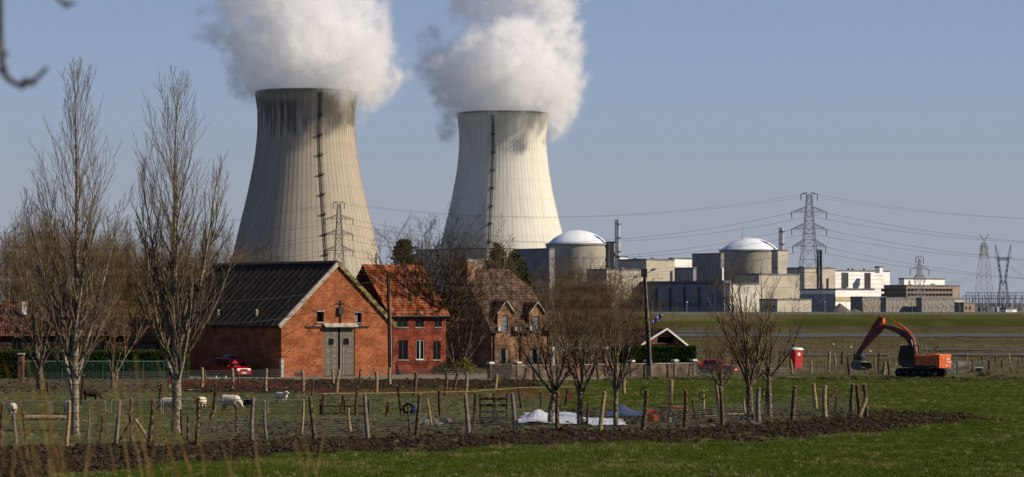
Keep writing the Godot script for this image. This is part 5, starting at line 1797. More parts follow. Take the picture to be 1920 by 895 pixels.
func branchy(called: String, label: String, cat: String, base: Vector3, h: float, rad: float, seed_: int, fork: float, limbs: int, spread: float, spec: Array, bark: Material, twig: Material, group := "", stems := 1, lift := .1, lean := Vector3.ZERO) -> Node3D:
	rng_tree.seed = seed_
	var t := thing(called, label, cat, base, 0, group)
	var tr := MB.new()
	var cr := MB.new()
	for s in stems:
		var off := Vector3(rng_tree.randfn(), 0, rng_tree.randfn()) * (.25 if stems > 1 else 0.0)
		var dir := (Vector3.UP + off * .8 + lean).normalized()
		var th := h * fork
		var trunk := limb(tr, Vector3(off.x * .5, -.3, off.z * .5), dir, th + .3, rad / sqrt(stems), rad * .8 / sqrt(stems), 5, .04, .05, 9)
		var n := maxi(2, limbs / stems)
		var turn := rng_tree.randf() * TAU
		for k in n:
			var u := lerpf(.78, 1.0, rng_tree.randf()) if k > 0 else 1.0
			var a: Array = along(trunk, u)
			turn += TAU / n + rng_tree.randf_range(-.3, .3)
			var ang := spread * rng_tree.randf_range(.45, 1.25) if k > 0 else .1
			var l := (h - th) * rng_tree.randf_range(.8, 1.08)
			var b := limb(tr, a[0], swung(dir, ang, turn), l, rad * .42 / sqrt(stems), .01, 7, .09, lift, 6)
			twigs(cr, b, 0, spec, l)
	part("trunk", tr, bark, t)
	part("crown", cr, twig, t)
	return t

func conifer(label: String, base: Vector3, h: float, w: float, seed_: int) -> void:
	var rng := RandomNumberGenerator.new()
	rng.seed = seed_
	var t := thing("conifer_tree", label, "conifer", base)
	var tr := MB.new()
	tr.tube(PackedVector3Array([Vector3(0, -.3, 0), Vector3(0, h * .5, 0), Vector3(.1, h * .98, 0)]), PackedFloat32Array([.3, .18, .03]), 8)
	var fo := MB.new()
	for k in 170:
		var u := pow(rng.randf(), .8)
		var y := lerpf(h * .12, h * .97, u)
		var len_ := w * pow(1.0 - u, .7) * rng.randf_range(.55, 1.25) + .25
		var a := rng.randf() * TAU
		var d := Vector3(cos(a), .22 + .2 * u, sin(a)).normalized()
		var p0 := Vector3(0, y, 0)
		var tip := p0 + d * len_ - Vector3(0, len_ * len_ * .045, 0)
		tr.tube(PackedVector3Array([p0, tip]), PackedFloat32Array([.035, .01]), 3)
		for q in int(26 + len_ * 22):
			var v := rng.randf_range(.15, 1.05)
			var p := p0.lerp(tip, v) + Vector3(rng.randfn() * .22, rng.randfn() * .13 - .08, rng.randfn() * .22)
			var e := Vector3(rng.randfn(), rng.randfn() - .5, rng.randfn()).normalized() * .3
			var g := e.cross(Vector3(rng.randfn(), rng.randfn(), rng.randfn())).normalized() * .1
			fo.col = Color(.02, .032, .012).lerp(Color(.06, .062, .022), rng.randf())
			fo.tri(p - g, p + g, p + e)
	part("trunk", tr, M.bark_dark, t)
	part("crown", fo, M.leaf, t)

func shrub(label: String, base: Vector3, h: float, w: float, seed_: int, a: Color, b: Color, count: int) -> void:
	var rng := RandomNumberGenerator.new()
	rng.seed = seed_
	var t := thing("shrub", label, "shrub", base)
	var st := MB.new()
	for k in 14: st.tube(PackedVector3Array([Vector3.ZERO, Vector3(rng.randfn() * w * .3, h * rng.randf_range(.4, .85), rng.randfn() * w * .3)]), PackedFloat32Array([.03, .01]), 4)
	part("stems", st, M.bark_dark, t)
	var m := MB.new()
	for k in count:
		var q := Vector3(rng.randfn(), 0, rng.randfn()) * w * .32
		var y := h * (.15 + .8 * rng.randf() * exp(-q.length_squared() / (w * w) * 2.2)) * (.8 + .3 * noise.get_noise_2d(q.x * 30, q.z * 30 + seed_))
		m.col = a.lerp(b, rng.randf())
		var p := Vector3(q.x, y, q.z)
		m.tri(p, p + Vector3(rng.randfn(), rng.randfn(), rng.randfn()).normalized() * .16, p + Vector3(rng.randfn(), rng.randfn(), rng.randfn()).normalized() * .16)
	part("foliage", m, M.leaf, t)

func build_trees() -> void:
	poplar("tallest leafless poplar, left one of the two tall columnar trees", gp(140, 818), 20.2, .24, 11, 1.0, [[.1, -.3, .1, .55], [.13, .22, -.1, .5], [.2, -.18, -.2, .5], [.3, .16, .2, .42]], M.bark_pale, M.twig_pale)
	poplar("leafless poplar with thick pale trunk, in front of the barn's left end", gp(330, 812), 19.3, .3, 23, 1.18, [[.13, -.32, .1, .55], [.15, .25, .12, .62], [.19, -.16, -.2, .6], [.24, .34, -.05, .5], [.28, -.12, .2, .5]], M.bark_pale, M.twig_pale)
	var gfine := [[10, .55, .36, 3, .08, .12, .14], [7, .6, .45, 3, .05, .15, .15], [5, .6, .5, 2, .03, .2, .15], [.012, .006]]
	var fine := [[10, .5, .36, 3, .1, .12, .12], [7, .6, .45, 3, .06, .15, .14], [5, .6, .5, 2, .03, .2, .15], [.009, .0045]]
	var round_ := [[9, .7, .42, 3, .04, .2, .16], [7, .75, .48, 3, .02, .15, .18], [5, .7, .5, 2, .0, .2, .2], [.013, .006]]
	var soft := [[9, .55, .4, 3, .06, .2, .14], [8, .6, .46, 2, .04, .12, .16], [5, .6, .5, 2, .0, .2, .2], [.014, .007]]
	# left group
	branchy("ash_tree", "bare V-forked tree left of the tallest poplar", "tree", gp(76, 731), 15.5, .36, 31, .12, 7, .5, fine, M.bark_grey, M.twig_pale)
	branchy("alder_tree", "bare tree with several stems between the two tall poplars", "tree", gp(212, 728), 13.0, .34, 37, .1, 8, .42, fine, M.bark_grey, M.twig_olive, "", 3)
	var wil := [[10, .5, .38, 3, .12, .12, .12], [8, .5, .44, 2, .08, .12, .14], [5, .5, .5, 2, .05, .2, .16], [.018, .008]]
	var willow := branchy("willow_tree", "olive-brown bare willow rising behind the left hedge, nearest the frame's edge", "tree", foot(10, 330), 17, .3, 41, .14, 13, .5, wil, M.bark_grey, M.twig_olive, "bare trees behind the left hedge", 2)
	var wl := [[70, 345, .95, 1.3, "second bare willow behind the red-tiled left house"], [118, 352, .98, 2.1, "bare willow behind the tallest poplar"], [170, 340, .9, 3.0, "bare willow right of the tallest poplar"], [218, 350, .88, 4.4, "olive bare willow behind the many-stemmed tree"],
		[262, 346, .86, 5.2, "olive bare willow behind the small brick gable"], [296, 360, .82, .7, "bare willow left of the thick-trunked poplar"], [352, 366, .8, 1.8, "bare willow right of the thick-trunked poplar"], [405, 372, .93, 2.6, "fine bare tree whose crown meets the stained cooling tower's left edge"], [45, 372, .98, .2, "tall bare willow further behind the left house"], [240, 375, .92, 3.6, "bare willow furthest behind, between the poplars"], [95, 362, .96, 4.0, "olive willow just left of the tallest poplar, far row"], [145, 358, .93, 2.9, "olive willow just right of the tallest poplar, far row"], [190, 365, .9, 5.5, "olive willow midway between the two poplars, far row"], [280, 352, .84, 3.3, "olive willow behind the small gable's right slope"], [325, 356, .82, 4.9, "olive willow directly behind the thick-trunked poplar"], [382, 380, .84, .9, "low olive willow at the barn roof's left end"]]
	for w in wl: copy_of(willow, foot(w[0], w[1]), w[3], w[2], w[4])
	var olive := branchy("olive_willow", "rounded olive bush-like tree behind the barn roof", "tree", foot(462, 345), 14.6, .26, 43, .25, 9, .6, round_, M.bark_grey, M.twig_olive)
	# between the houses
	branchy("bare_tree", "large dark bare tree in front of the bright-roofed house", "tree", gp(812, 701), 16.4, .5, 47, .16, 11, .6, gfine, M.bark_dark, M.twig_dark)
	branchy("bare_tree", "slender many-stemmed bare tree left of the brown dormer house", "tree", gp(860, 699), 12.0, .4, 53, .08, 12, .42, gfine, M.bark_grey, M.twig_dark, "", 3)
	branchy("bare_tree", "leaning dark bare tree just behind the brown house chimney", "tree", foot(838, 330), 15.5, .3, 59, .2, 7, .55, round_, M.bark_dark, M.twig_dark, "", 1, .06, Vector3(.06, 0, 0))
	conifer("dark conifer rising behind the bright-roofed house", foot(757, 350), 15.4, 5.2, 61)
	conifer("shaggy conifer behind the brown dormer house, left one of a close pair", foot(932, 345), 15.0, 3.3, 67)
	conifer("wider conifer behind the brown dormer house, right one of a close pair", foot(965, 347), 14.0, 4.2, 71)
	branchy("birch_tree", "pale-stemmed birch with rounded crown in front of the conifer pair", "birch", foot(936, 338), 15.6, .2, 73, .5, 6, .6, round_, M.bark_pale, M.twig_pale)
	branchy("birch_tree", "thin birch top standing above the dark hall", "birch", foot(974, 345), 14.6, .14, 79, .6, 4, .4, [[6, .6, .35, 2, .05, .2, .12], [4, .6, .45, 2, .04, .2, .12], [.012, .006]], M.bark_grey, M.twig_dark)
	# brown thicket right of the dormer house
	var haz := [[8, .55, .4, 3, .07, .2, .14], [6, .6, .46, 2, .04, .12, .16], [4, .6, .5, 2, .0, .2, .2], [.011, .0055]]
	var th := branchy("hazel_tree", "brown leafless hazel touching the dormer house's right end", "hazel", foot(1064, 322), 11.0, .24, 83, .08, 12, .5, haz, M.bark_grey, M.twig_brown, "brown leafless thicket right of the dormer house", 4)
	var tl := [[1084, 328, 1.05, 1.1, "brown leafless hazel second from the dormer house"], [1110, 316, 1.0, 2.2, "brown leafless hazel in the middle of the thicket"], [1142, 326, .92, 3.1, "brown leafless hazel behind the tallest gate pier"], [1172, 320, .82, 4.0, "low brown hazel left of the leaning utility pole"], [1095, 345, 1.12, 5.0, "taller brown hazel at the back of the thicket"], [1068, 355, 1.1, .5, "tall brown hazel behind the dormer house's right end"], [1190, 345, .7, 1.9, "low brown hazel at the foot of the leaning utility pole"], [1140, 352, .98, 3.7, "rearmost brown hazel of the thicket"]]
	for w in tl: copy_of(th, foot(w[0], w[1]), w[3], w[2], w[4])
	branchy("gnarled_tree", "gnarled spreading dark tree above the brown thicket", "tree", foot(1128, 372), 13.0, .36, 89, .3, 9, .95, [[7, .8, .42, 4, .02, .25, .28], [6, .8, .5, 3, .02, .2, .28], [4, .7, .5, 2, .02, .2, .25], [.015, .007]], M.bark_dark, M.twig_dark)
	# pollards along the paddock
	var pol := [[8, .5, .3, 3, .12, .15, .1], [5, .55, .4, 2, .06, .2, .12], [.0075, .004]]
	var bushy := [[10, .5, .34, 3, .1, .1, .12], [7, .55, .42, 2, .05, .2, .14], [.0075, .004]]
	branchy("pollard_tree", "pollarded tree behind the white tarpaulin's left half", "pollard tree", gp(1032, 795), 8.6, .2, 97, .24, 9, .62, pol, M.bark_grey, M.twig_brown, "pollarded trees of the paddock")
	branchy("pollard_tree", "pollarded tree with pale forked trunk behind the white tarpaulin", "pollard tree", gp(1088, 798), 8.2, .19, 101, .24, 9, .5, pol, M.bark_grey, M.twig_brown, "pollarded trees of the paddock")
	branchy("pollard_tree", "pollarded tree in front of the blue tarpaulin", "pollard tree", gp(1154, 799), 7.8, .16, 103, .3, 9, .55, pol, M.bark_grey, M.twig_brown, "pollarded trees of the paddock")
	branchy("pollard_tree", "slim small pollard in front of the red car", "pollard tree", gp(1353, 792), 5.4, .13, 107, .42, 8, .5, pol, M.bark_grey, M.twig_brown, "pollarded trees of the paddock")
	branchy("pollard_tree", "large dark pollard with wide crown against the plant", "pollard tree", gp(1408, 787), 10.2, .24, 109, .2, 9, .62, bushy, M.bark_grey, M.twig_brown, "pollarded trees of the paddock")
	branchy("pollard_tree", "dark pollard just right of the wide-crowned one", "pollard tree", gp(1444, 781), 7.8, .18, 113, .34, 7, .7, pol, M.bark_grey, M.twig_brown, "pollarded trees of the paddock")
	branchy("bare_shrub", "bare upright bush behind the red van", "shrub", gp(432, 699), 4.8, .1, 127, .05, 10, .5, pol, M.bark_dark, M.twig_dark, "", 4)
	branchy("bare_shrub", "bare bush against the dark side wall near the barn corner", "shrub", gp(512, 702), 5.2, .1, 131, .05, 12, .55, pol, M.bark_dark, M.twig_dark, "", 5)
	branchy("bare_shrub", "bare bush at the barn's right corner", "shrub", gp(748, 702), 5.6, .1, 137, .05, 10, .5, pol, M.bark_dark, M.twig_dark, "", 4)
	branchy("bare_shrub", "bare low tree in front of the polder, right of the hedge", "shrub", foot(1330, 320), 6.2, .12, 139, .15, 10, .6, bushy, M.bark_grey, M.twig_olive, "", 2)
	shrub("yellow-green bush at the iron fence below the many-stemmed tree", gp(872, 703), 2.1, 2.4, 149, Color(.1, .09, .02), Color(.19, .16, .04), 1500)
	shrub("low dark green bush left of the yellow-green one", gp(832, 703), 1.6, 2.0, 151, Color(.03, .045, .015), Color(.07, .08, .025), 1000)

# ---------------------------------------------------------------- vehicles
func car(called: String, label: String, cat: String, place: Vector3, turn: float, high: float, long: float, van: bool) -> Node3D:
	# local +z is the front; the body is a row of cross-sections along z
	var t := thing(called, label, cat, place, turn)
	var w := .88
	var rows := []       # z, floor, waist, roof, half width of roof
	var L := long / 2
	if van: rows = [[-L, .45, .98, high - .1, .74], [-L + .12, .3, 1.02, high, .78], [L - 2.1, .28, 1.02, high, .78], [L - 1.45, .28, 1.02, high - .08, .76], [L - .85, .28, 1.04, 1.08, .66], [L - .3, .3, .98, 1.0, .66], [L - .06, .32, .84, .86, .68], [L, .36, .7, .72, .66]]
	else: rows = [[-L, .45, .9, .95, .68], [-L + .15, .32, .95, 1.0, .68], [-L + .55, .28, .95, high, .6], [L - 2.0, .28, .95, high, .6], [L - 1.3, .28, .95, 1.0, .64], [L - .3, .3, .86, .9, .64], [L - .05, .34, .74, .76, .66], [L, .38, .66, .68, .64]]
	var b := MB.new()
	var secs := []
	for r in rows:
		var e: float = w if absf(r[0]) < L - .1 else w * .93
		secs.append([Vector3(-e * .96, r[1], r[0]), Vector3(-e, lerpf(r[1], r[2], .5), r[0]), Vector3(-e * .97, r[2], r[0]), Vector3(-r[4], lerpf(r[2], r[3], .9), r[0]), Vector3(-r[4] * .85, r[3], r[0]), Vector3(r[4] * .85, r[3], r[0]), Vector3(r[4], lerpf(r[2], r[3], .9), r[0]), Vector3(e * .97, r[2], r[0]), Vector3(e, lerpf(r[1], r[2], .5), r[0]), Vector3(e * .96, r[1], r[0])])
	for k in secs.size() - 1:
		for s in 9: b.quad(secs[k][s], secs[k][s + 1], secs[k + 1][s + 1], secs[k + 1][s])
		b.quad(secs[k][9], secs[k][0], secs[k + 1][0], secs[k + 1][9])
	for q in [0, secs.size() - 1]:
		for s in range(1, 9):
			if q == 0: b.tri(secs[q][0], secs[q][s + 1], secs[q][s])
			else: b.tri(secs[q][0], secs[q][s], secs[q][s + 1])
	var body := part("body", b, M.red_paint, t)
	# glazing laid proud of the body
	var i0 := 3 if van else 3
	var ws := MB.new()
	var A: Array = secs[i0]
	var B: Array = secs[i0 + 1]
	var o := Vector3(0, .015, .015)
	ws.quad(B[3].lerp(A[3], .1) + o, B[6].lerp(A[6], .1) + o, A[6].lerp(B[6], .1) + o, A[3].lerp(B[3], .1) + o)
	part("windscreen", ws, M.glass_dark, t)
	var spans := [[-L + .25, -.75], [-.65, .25], [.33, L - 1.5]] if van else [[-L + .75, -.2], [-.1, L - 1.75]]
	for side in [-1.0, 1.0]:
		for sp in spans:
			var g := MB.new()
			var y0 := 1.08 if van else 1.0
			var y1 := high - .17
			var x0 := w * .95 + .012
			var x1 := (.8 if van else .66)
			var q := [Vector3(x0 * side, y0, sp[0]), Vector3(x0 * side, y0, sp[1]), Vector3(x1 * side, y1, sp[1] - (.25 if sp == spans[-1] else 0.0)), Vector3(x1 * side, y1, sp[0])]
			if side < 0: g.quad(q[0], q[1], q[2], q[3])
			else: g.quad(q[1], q[0], q[3], q[2])
			part("side_window", g, M.glass_dark, t)
		for z in [-L + .75, L - .8]:
			var wh := MB.new()
			wh.lathe([Vector2(.02, -.1), Vector2(.3, -.1), Vector2(.33, -.06), Vector2(.33, .08), Vector2(.28, .1), Vector2(.2, .1)], 20, Transform3D(Basis(Vector3(0, 0, 1), -PI / 2 * side), Vector3(side * (w - .06), .33, z)))
			var wo := part("wheel", wh, M.rubber, t)
			var rm := MB.new()
			rm.lathe([Vector2(.2, .07), Vector2(.19, .1), Vector2(.06, .12), Vector2(.01, .12)], 16, Transform3D(Basis(Vector3(0, 0, 1), -PI / 2 * side), Vector3(side * (w - .05), .33, z)))
			part("rim", rm, M.galvanised, wo)
		var hl := MB.new()
		hl.cbox(Vector3(side * .62 - .17, .66, L - .16), Vector3(.34, .18, .18), .03)
		part("headlight", hl, M.white_paint if van else M.glass_blind, t)
		var mr := MB.new()
		mr.cbox(Vector3(side * 1.0 - .1, 1.05, L - 1.45), Vector3(.2, .17, .14), .03)
		part("mirror", mr, M.white_paint if van and side > 0 else M.red_paint, t)
		var tl := MB.new()
		tl.box(Vector3(side * .72 - .08, .75, -L - .01), Vector3(.16, .4, .05))
		part("tail_light", tl, M.toilet_red, t)
	var gr := MB.new()
	for k in 3: gr.box(Vector3(-.42, .64 + .075 * k, L - .03), Vector3(.84, .045, .05))
	part("grille", gr, M.black_steel, t)
	var bp := MB.new()
	bp.cbox(Vector3(-.84, .3, L - .1), Vector3(1.68, .24, .17), .05)
	part("bumper", bp, M.red_paint, t)
	var np := MB.new()
	np.box(Vector3(-.26, .38, L + .075), Vector3(.52, .11, .012))
	part("number_plate", np, M.white_paint, t)
	return t

func build_vehicles() -> void:
	var v := car("van", "red van with white headlights and a pale load on its roof bars, beside the barn", "van", foot(437, 291), .62, 1.92, 4.3, true)
	var rb := MB.new()
	for z in [-1.2, .1]: rb.bar(Vector3(-.72, 1.99, z), Vector3(.72, 1.99, z), .05)
	for z in [-1.2, .1]:
		for s in [-.7, .7]: rb.bar(Vector3(s, 1.9, z), Vector3(s, 2.0, z), .05)
	part("roof_bar", rb, M.black_steel, v)
	var ld := thing("roof_load", "pale folded load strapped on the red van's roof", "load", v.position, v.rotation.y)
	var b := MB.new()
	b.cbox(Vector3(-.55, 2.03, -1.0), Vector3(1.1, .16, .75), .04)
	part("bundle", b, M.verge_pale, ld)
	b = MB.new()
	b.cbox(Vector3(-.6, 2.02, -.2), Vector3(1.1, .1, .7), .04)
	part("board", b, M.post_wood, ld)
	car("car", "red car parked on the lane behind the small slim pollard", "car", gp(1347, 701), 1.1, 1.5, 3.9, false)
	# portable toilet
	var t := thing("portable_toilet", "red portable toilet with white roof beside the lane", "portable toilet", foot(1498, 322), .5)
	b = MB.new()
	b.cbox(Vector3(-.55, .1, -1.1), Vector3(1.1, 2.15, 1.1), .05)
	part("cabin", b, M.toilet_red, t)
	for k in 4:
		var r := MB.new()
		r.box(Vector3(-.4 + .24 * k, .3, 0.0), Vector3(.06, 1.7, .03))
		part("rib", r, M.toilet_red, t)
	b = MB.new()
	b.box(Vector3(-.45, .15, -.004), Vector3(.9, 1.95, .02))
	var dr := part("door", b, M.toilet_red, t)
	b = MB.new()
	b.lathe([Vector2(.2, 0), Vector2(.18, .03), Vector2(.01, .03)], 16, Transform3D(Basis(Vector3.RIGHT, PI / 2), Vector3(0, 1.75, .02)))
	part("round_sign", b, M.white_paint, dr)
	b = MB.new()
	b.lathe([Vector2(.86, 2.24), Vector2(.84, 2.36), Vector2(.6, 2.48), Vector2(.01, 2.52)], 4, Transform3D(Basis(Vector3.UP, PI / 4), Vector3(0, 0, -.55)))
	part("roof", b, M.white_paint, t)
	b = MB.new()
	b.rod(Vector3(-.4, 2.3, -.9), Vector3(-.4, 2.85, -.9), .06, 8)
	part("vent_pipe", b, M.white_paint, t)
	b = MB.new()
	b.box(Vector3(-.6, 0, -1.15), Vector3(1.2, .1, 1.2))
	part("skid", b, M.black_steel, t)
	excavator()

func excavator() -> void:
	# local +x forward, y up, z to the side that faces the camera
	var place := foot(1727, 290.5)
	var fwd := Vector3(-.82, 0, -.57).normalized()
	var t := thing("excavator", "orange crawler excavator with arm raised and stretched to the left", "excavator", place, atan2(-fwd.z, fwd.x))
	t.scale.z = -1.0
	for s in [-1.0, 1.0]:
		var z0: float = s * 1.15 - .3
		var o := []
		for k in 9: o.append(Vector2(1.75 + .42 * sin(PI * k / 8.0), .45 - .42 * cos(PI * k / 8.0)))
		for k in 9: o.append(Vector2(-1.75 - .42 * sin(PI * k / 8.0), .45 + .42 * cos(PI * k / 8.0)))
		var b := MB.new()
		b.side(o, z0, z0 + .6)
		var tr := part("track", b, M.track_steel, t)
		for k in 34:      # shoes on the belt
			var u := k / 34.0 * 2.0
			var p: Vector2
			var tang: Vector2
			if u < 1: p = Vector2(lerpf(-1.75, 1.75, u), .02); tang = Vector2(1, 0)
			else: p = Vector2(lerpf(1.75, -1.75, u - 1), .88); tang = Vector2(1, 0)
			var sh := MB.new()
			sh.box(Vector3(p.x, p.y - .03, z0 - .03), Vector3(.16, .06, .66))
			part("shoe", sh, M.black_steel, tr)
		for k in 5:
			var wmb := MB.new()
			wmb.lathe([Vector2(.01, .0), Vector2(.2, .0), Vector2(.22, .05), Vector2(.22, .1), Vector2(.08, .13), Vector2(.01, .13)], 14, Transform3D(Basis(Vector3.RIGHT, PI / 2 * s), Vector3(-1.7 + .85 * k, .42, s * 1.15 + s * .28)))
			part("roller", wmb, M.black_steel, tr)
	var b := MB.new()
	b.box(Vector3(-1.0, .35, -.9), Vector3(2.0, .5, 1.8))
	b.lathe([Vector2(.75, .8), Vector2(.75, 1.02), Vector2(.6, 1.02)], 24)
	part("undercarriage", b, M.black_steel, t)
	# slewing house
	b = MB.new()
	b.cbox(Vector3(-2.5, .98, -1.3), Vector3(4.0, .22, 2.6), .05)
	part("deck", b, M.black_steel, t)
	b = MB.new()
	b.cbox(Vector3(-2.2, 1.2, -1.3), Vector3(2.3, 1.0, 2.6), .08)
	b.cbox(Vector3(-1.9, 2.2, -.7), Vector3(1.1, .12, 1.3), .05)
	part("engine_cover", b, M.digger_orange, t)
	b = MB.new()
	var arc := []
	for k in 7:
		var a := -.5 + k / 6.0
		arc.append(Vector2(-2.9 + .35 * a * a * 4.0 * .6, a * 2.6))
	arc.append(Vector2(-2.15, 1.3)); arc.append(Vector2(-2.15, -1.3))
	b.prism(arc, .95, 2.3, .08)
	var cw := part("counterweight", b, M.digger_orange, t)
	for q in [[1.72, .22, .5, -.25], [1.45, .14, .85, -.7], [1.12, .1, .5, .0]]:      # pale lettering bands on the tail
		var l := MB.new()
		for k in 7:
			if (k + int(q[0] * 10)) % 4 == 3: continue
			l.box(Vector3(-2.945, q[0], q[3] - .1 + k * q[2] / 5.5), Vector3(.05, q[1], q[2] / 8.0))
		part("lettering", l, M.white_paint, cw)
	b = MB.new()
	b.rod(Vector3(-1.1, 2.2, -.6), Vector3(-1.1, 2.75, -.6), .09, 10)
	b.rod(Vector3(-1.1, 2.7, -.6), Vector3(-1.7, 3.15, -.6), .07, 10)
	part("exhaust", b, M.digger_orange_shade, t)
	b = MB.new()
	for s in [[-.5, 2.2], [-.5, 2.75], [.0, 2.75]]: b.bar(Vector3(s[0], s[1], -.3), Vector3(s[0], s[1] + .5, -.3), .05)
	b.bar(Vector3(-.9, 2.75, -.3), Vector3(.2, 2.75, -.3), .04)
	part("handrail", b, M.galvanised, t)
	# cab: frame, panes, roof
	var cf := MB.new()
	var c := [Vector2(.05, 1.2), Vector2(1.75, 1.2), Vector2(1.9, 1.7), Vector2(1.55, 3.1), Vector2(.1, 3.15)]
	for z in [.35, 1.28]:
		for k in 5: cf.bar(Vector3(c[k].x, c[k].y, z), Vector3(c[(k + 1) % 5].x, c[(k + 1) % 5].y, z), .1)
		cf.bar(Vector3(.85, 1.2, z), Vector3(.85, 3.1, z), .08)
	for k in 5: cf.bar(Vector3(c[k].x, c[k].y, .35), Vector3(c[k].x, c[k].y, 1.28), .1)
	cf.box(Vector3(.05, 3.08, .3), Vector3(1.55, .1, 1.03))
	cf.box(Vector3(.08, 1.2, 1.24), Vector3(1.7, .6, .05))
	cf.box(Vector3(.02, 1.2, .35), Vector3(.06, 1.0, .9))
	var cab := part("cab", cf, M.black_steel, t)
	for q in [[.1, .82], [.9, 1.72]]:
		var g := MB.new()
		g.quad(Vector3(q[0], 1.8, 1.27), Vector3(q[1], 1.8, 1.27), Vector3(minf(q[1], 1.6), 3.05, 1.27), Vector3(q[0], 3.05, 1.27))
		part("pane", g, M.glass_dark, cab)
	var g2 := MB.new()
	g2.quad(Vector3(1.87, 1.75, 1.25), Vector3(1.87, 1.75, .38), Vector3(1.56, 3.05, .38), Vector3(1.56, 3.05, 1.25))
	part("windscreen", g2, M.glass_blind, cab)
	var st := MB.new()
	st.cbox(Vector3(.3, 1.5, .55), Vector3(.5, .15, .5), .04)
	st.cbox(Vector3(.2, 1.6, .55), Vector3(.15, .75, .5), .04)
	part("seat", st, M.black_steel, cab)
	var lm := MB.new()
	lm.cbox(Vector3(1.55, 3.0, .9), Vector3(.15, .25, .3), .03)
	part("work_lamp", lm, M.bag_blue, cab)
	# boom: two-part, bent; drawn as a tapering polygon between z = -.55 and .0
	var boom := MB.new()
	boom.side([Vector2(.55, 1.35), Vector2(.95, 1.5), Vector2(1.55, 3.4), Vector2(2.0, 4.0), Vector2(3.2, 4.55), Vector2(4.6, 5.0), Vector2(4.62, 5.3), Vector2(3.1, 5.05), Vector2(1.55, 4.5), Vector2(.95, 3.9), Vector2(.4, 1.8)], -.62, -.12)
	part("boom", boom, M.digger_orange_shade, t)
	var kn := MB.new()
	kn.cbox(Vector3(1.75, 4.0, -.68), Vector3(.6, .4, .62), .08)
	part("boom_hinge", kn, M.black_steel, t)
	for z in [-.78, .04]:
		var cy := MB.new()
		cy.rod(Vector3(.95, 1.5, z), Vector3(.85, 2.9, z), .1, 10)
		cy.rod(Vector3(.85, 2.9, z), Vector3(1.05, 3.7, z), .055, 8)
		part("boom_cylinder", cy, M.galvanised, t)
	var c2 := MB.new()
	c2.rod(Vector3(1.3, 4.35, -.37), Vector3(2.7, 5.35, -.37), .11, 10)
	c2.rod(Vector3(2.7, 5.35, -.37), Vector3(3.6, 5.75, -.37), .06, 8)
	part("stick_cylinder", c2, M.digger_orange, t)
	# stick
	var sk := MB.new()
	sk.side([Vector2(4.35, 5.05), Vector2(4.75, 4.4), Vector2(6.75, 2.55), Vector2(7.0, 2.7), Vector2(6.95, 2.95), Vector2(5.6, 5.0), Vector2(4.75, 6.1), Vector2(4.35, 5.95)], -.6, -.14)
	part("stick", sk, M.digger_orange_shade, t)
	var pn := MB.new()
	pn.rod(Vector3(4.55, 5.2, -.75), Vector3(4.55, 5.2, .0), .14, 12)
	pn.box(Vector3(4.3, 5.35, -.61), Vector3(.1, .5, .5))
	part("pin", pn, M.digger_orange, t)
	var c3 := MB.new()
	c3.rod(Vector3(5.0, 5.55, -.37), Vector3(6.3, 3.9, -.37), .08, 10)
	c3.rod(Vector3(6.3, 3.9, -.37), Vector3(7.05, 2.75, -.37), .05, 8)
	part("bucket_cylinder", c3, M.galvanised, t)
	var lk := MB.new()
	lk.bar(Vector3(6.85, 2.75, -.6), Vector3(7.2, 2.1, -.6), .16)
	lk.bar(Vector3(6.85, 2.75, -.14), Vector3(7.2, 2.1, -.14), .16)
	lk.bar(Vector3(7.05, 2.75, -.37), Vector3(7.5, 2.0, -.37), .2)
	lk.cbox(Vector3(6.55, 1.55, -.75), Vector3(.95, .55, .8), .12)
	part("linkage", lk, M.black_steel, t)
	# wide ditching bucket turned across
	var bk := MB.new()
	bk.side([Vector2(6.3, 1.5), Vector2(7.3, 1.5), Vector2(7.5, 1.2), Vector2(7.3, .75), Vector2(6.7, .6), Vector2(6.0, .85), Vector2(6.6, .78), Vector2(7.1, .9), Vector2(7.25, 1.2), Vector2(7.15, 1.38), Vector2(6.3, 1.38)], -1.3, .9)
	bk.side([Vector2(6.3, 1.4), Vector2(7.3, 1.4), Vector2(7.4, 1.1), Vector2(7.2, .8), Vector2(6.6, .66), Vector2(6.1, .85)], -1.36, -1.31)
	bk.side([Vector2(6.3, 1.4), Vector2(7.3, 1.4), Vector2(7.4, 1.1), Vector2(7.2, .8), Vector2(6.6, .66), Vector2(6.1, .85)], .91, .96)
	part("bucket", bk, M.bucket_steel, t)
	var hs := MB.new()
	hs.tube(PackedVector3Array([Vector3(3.9, 5.2, .0), Vector3(4.4, 4.4, .05), Vector3(4.9, 4.35, .05), Vector3(5.3, 4.9, .0)]), PackedFloat32Array([.04, .04, .04, .04]), 6)
	part("hose", hs, M.black_steel, t)

# ---------------------------------------------------------------- fences
func post_mesh(h: float, r: float, seed_: int, bend: float) -> Array:      # split round post with an uneven taper; returns [mesh of the shaft, mesh of the cut top]
	var rng := RandomNumberGenerator.new()
	rng.seed = seed_
	var p := PackedVector3Array()
	var q := PackedFloat32Array()
	for k in 6:
		var u := k / 5.0
		p.append(Vector3(bend * sin(u * 2.4 + seed_) * .1, lerpf(-.3, h, u), bend * .06 * cos(u * 3.0)))
		q.append(r * (1.12 - .25 * u) * rng.randf_range(.9, 1.1))
	var s := MB.new()
	s.tube(p, q, 8)
	var c := MB.new()
	c.lathe([Vector2(q[5], -.002), Vector2(q[5] * .85, .02), Vector2(.005, .03)], 8, Transform3D(Basis(Vector3.FORWARD, .12), p[5]))
	return [s.mesh(), c.mesh()]

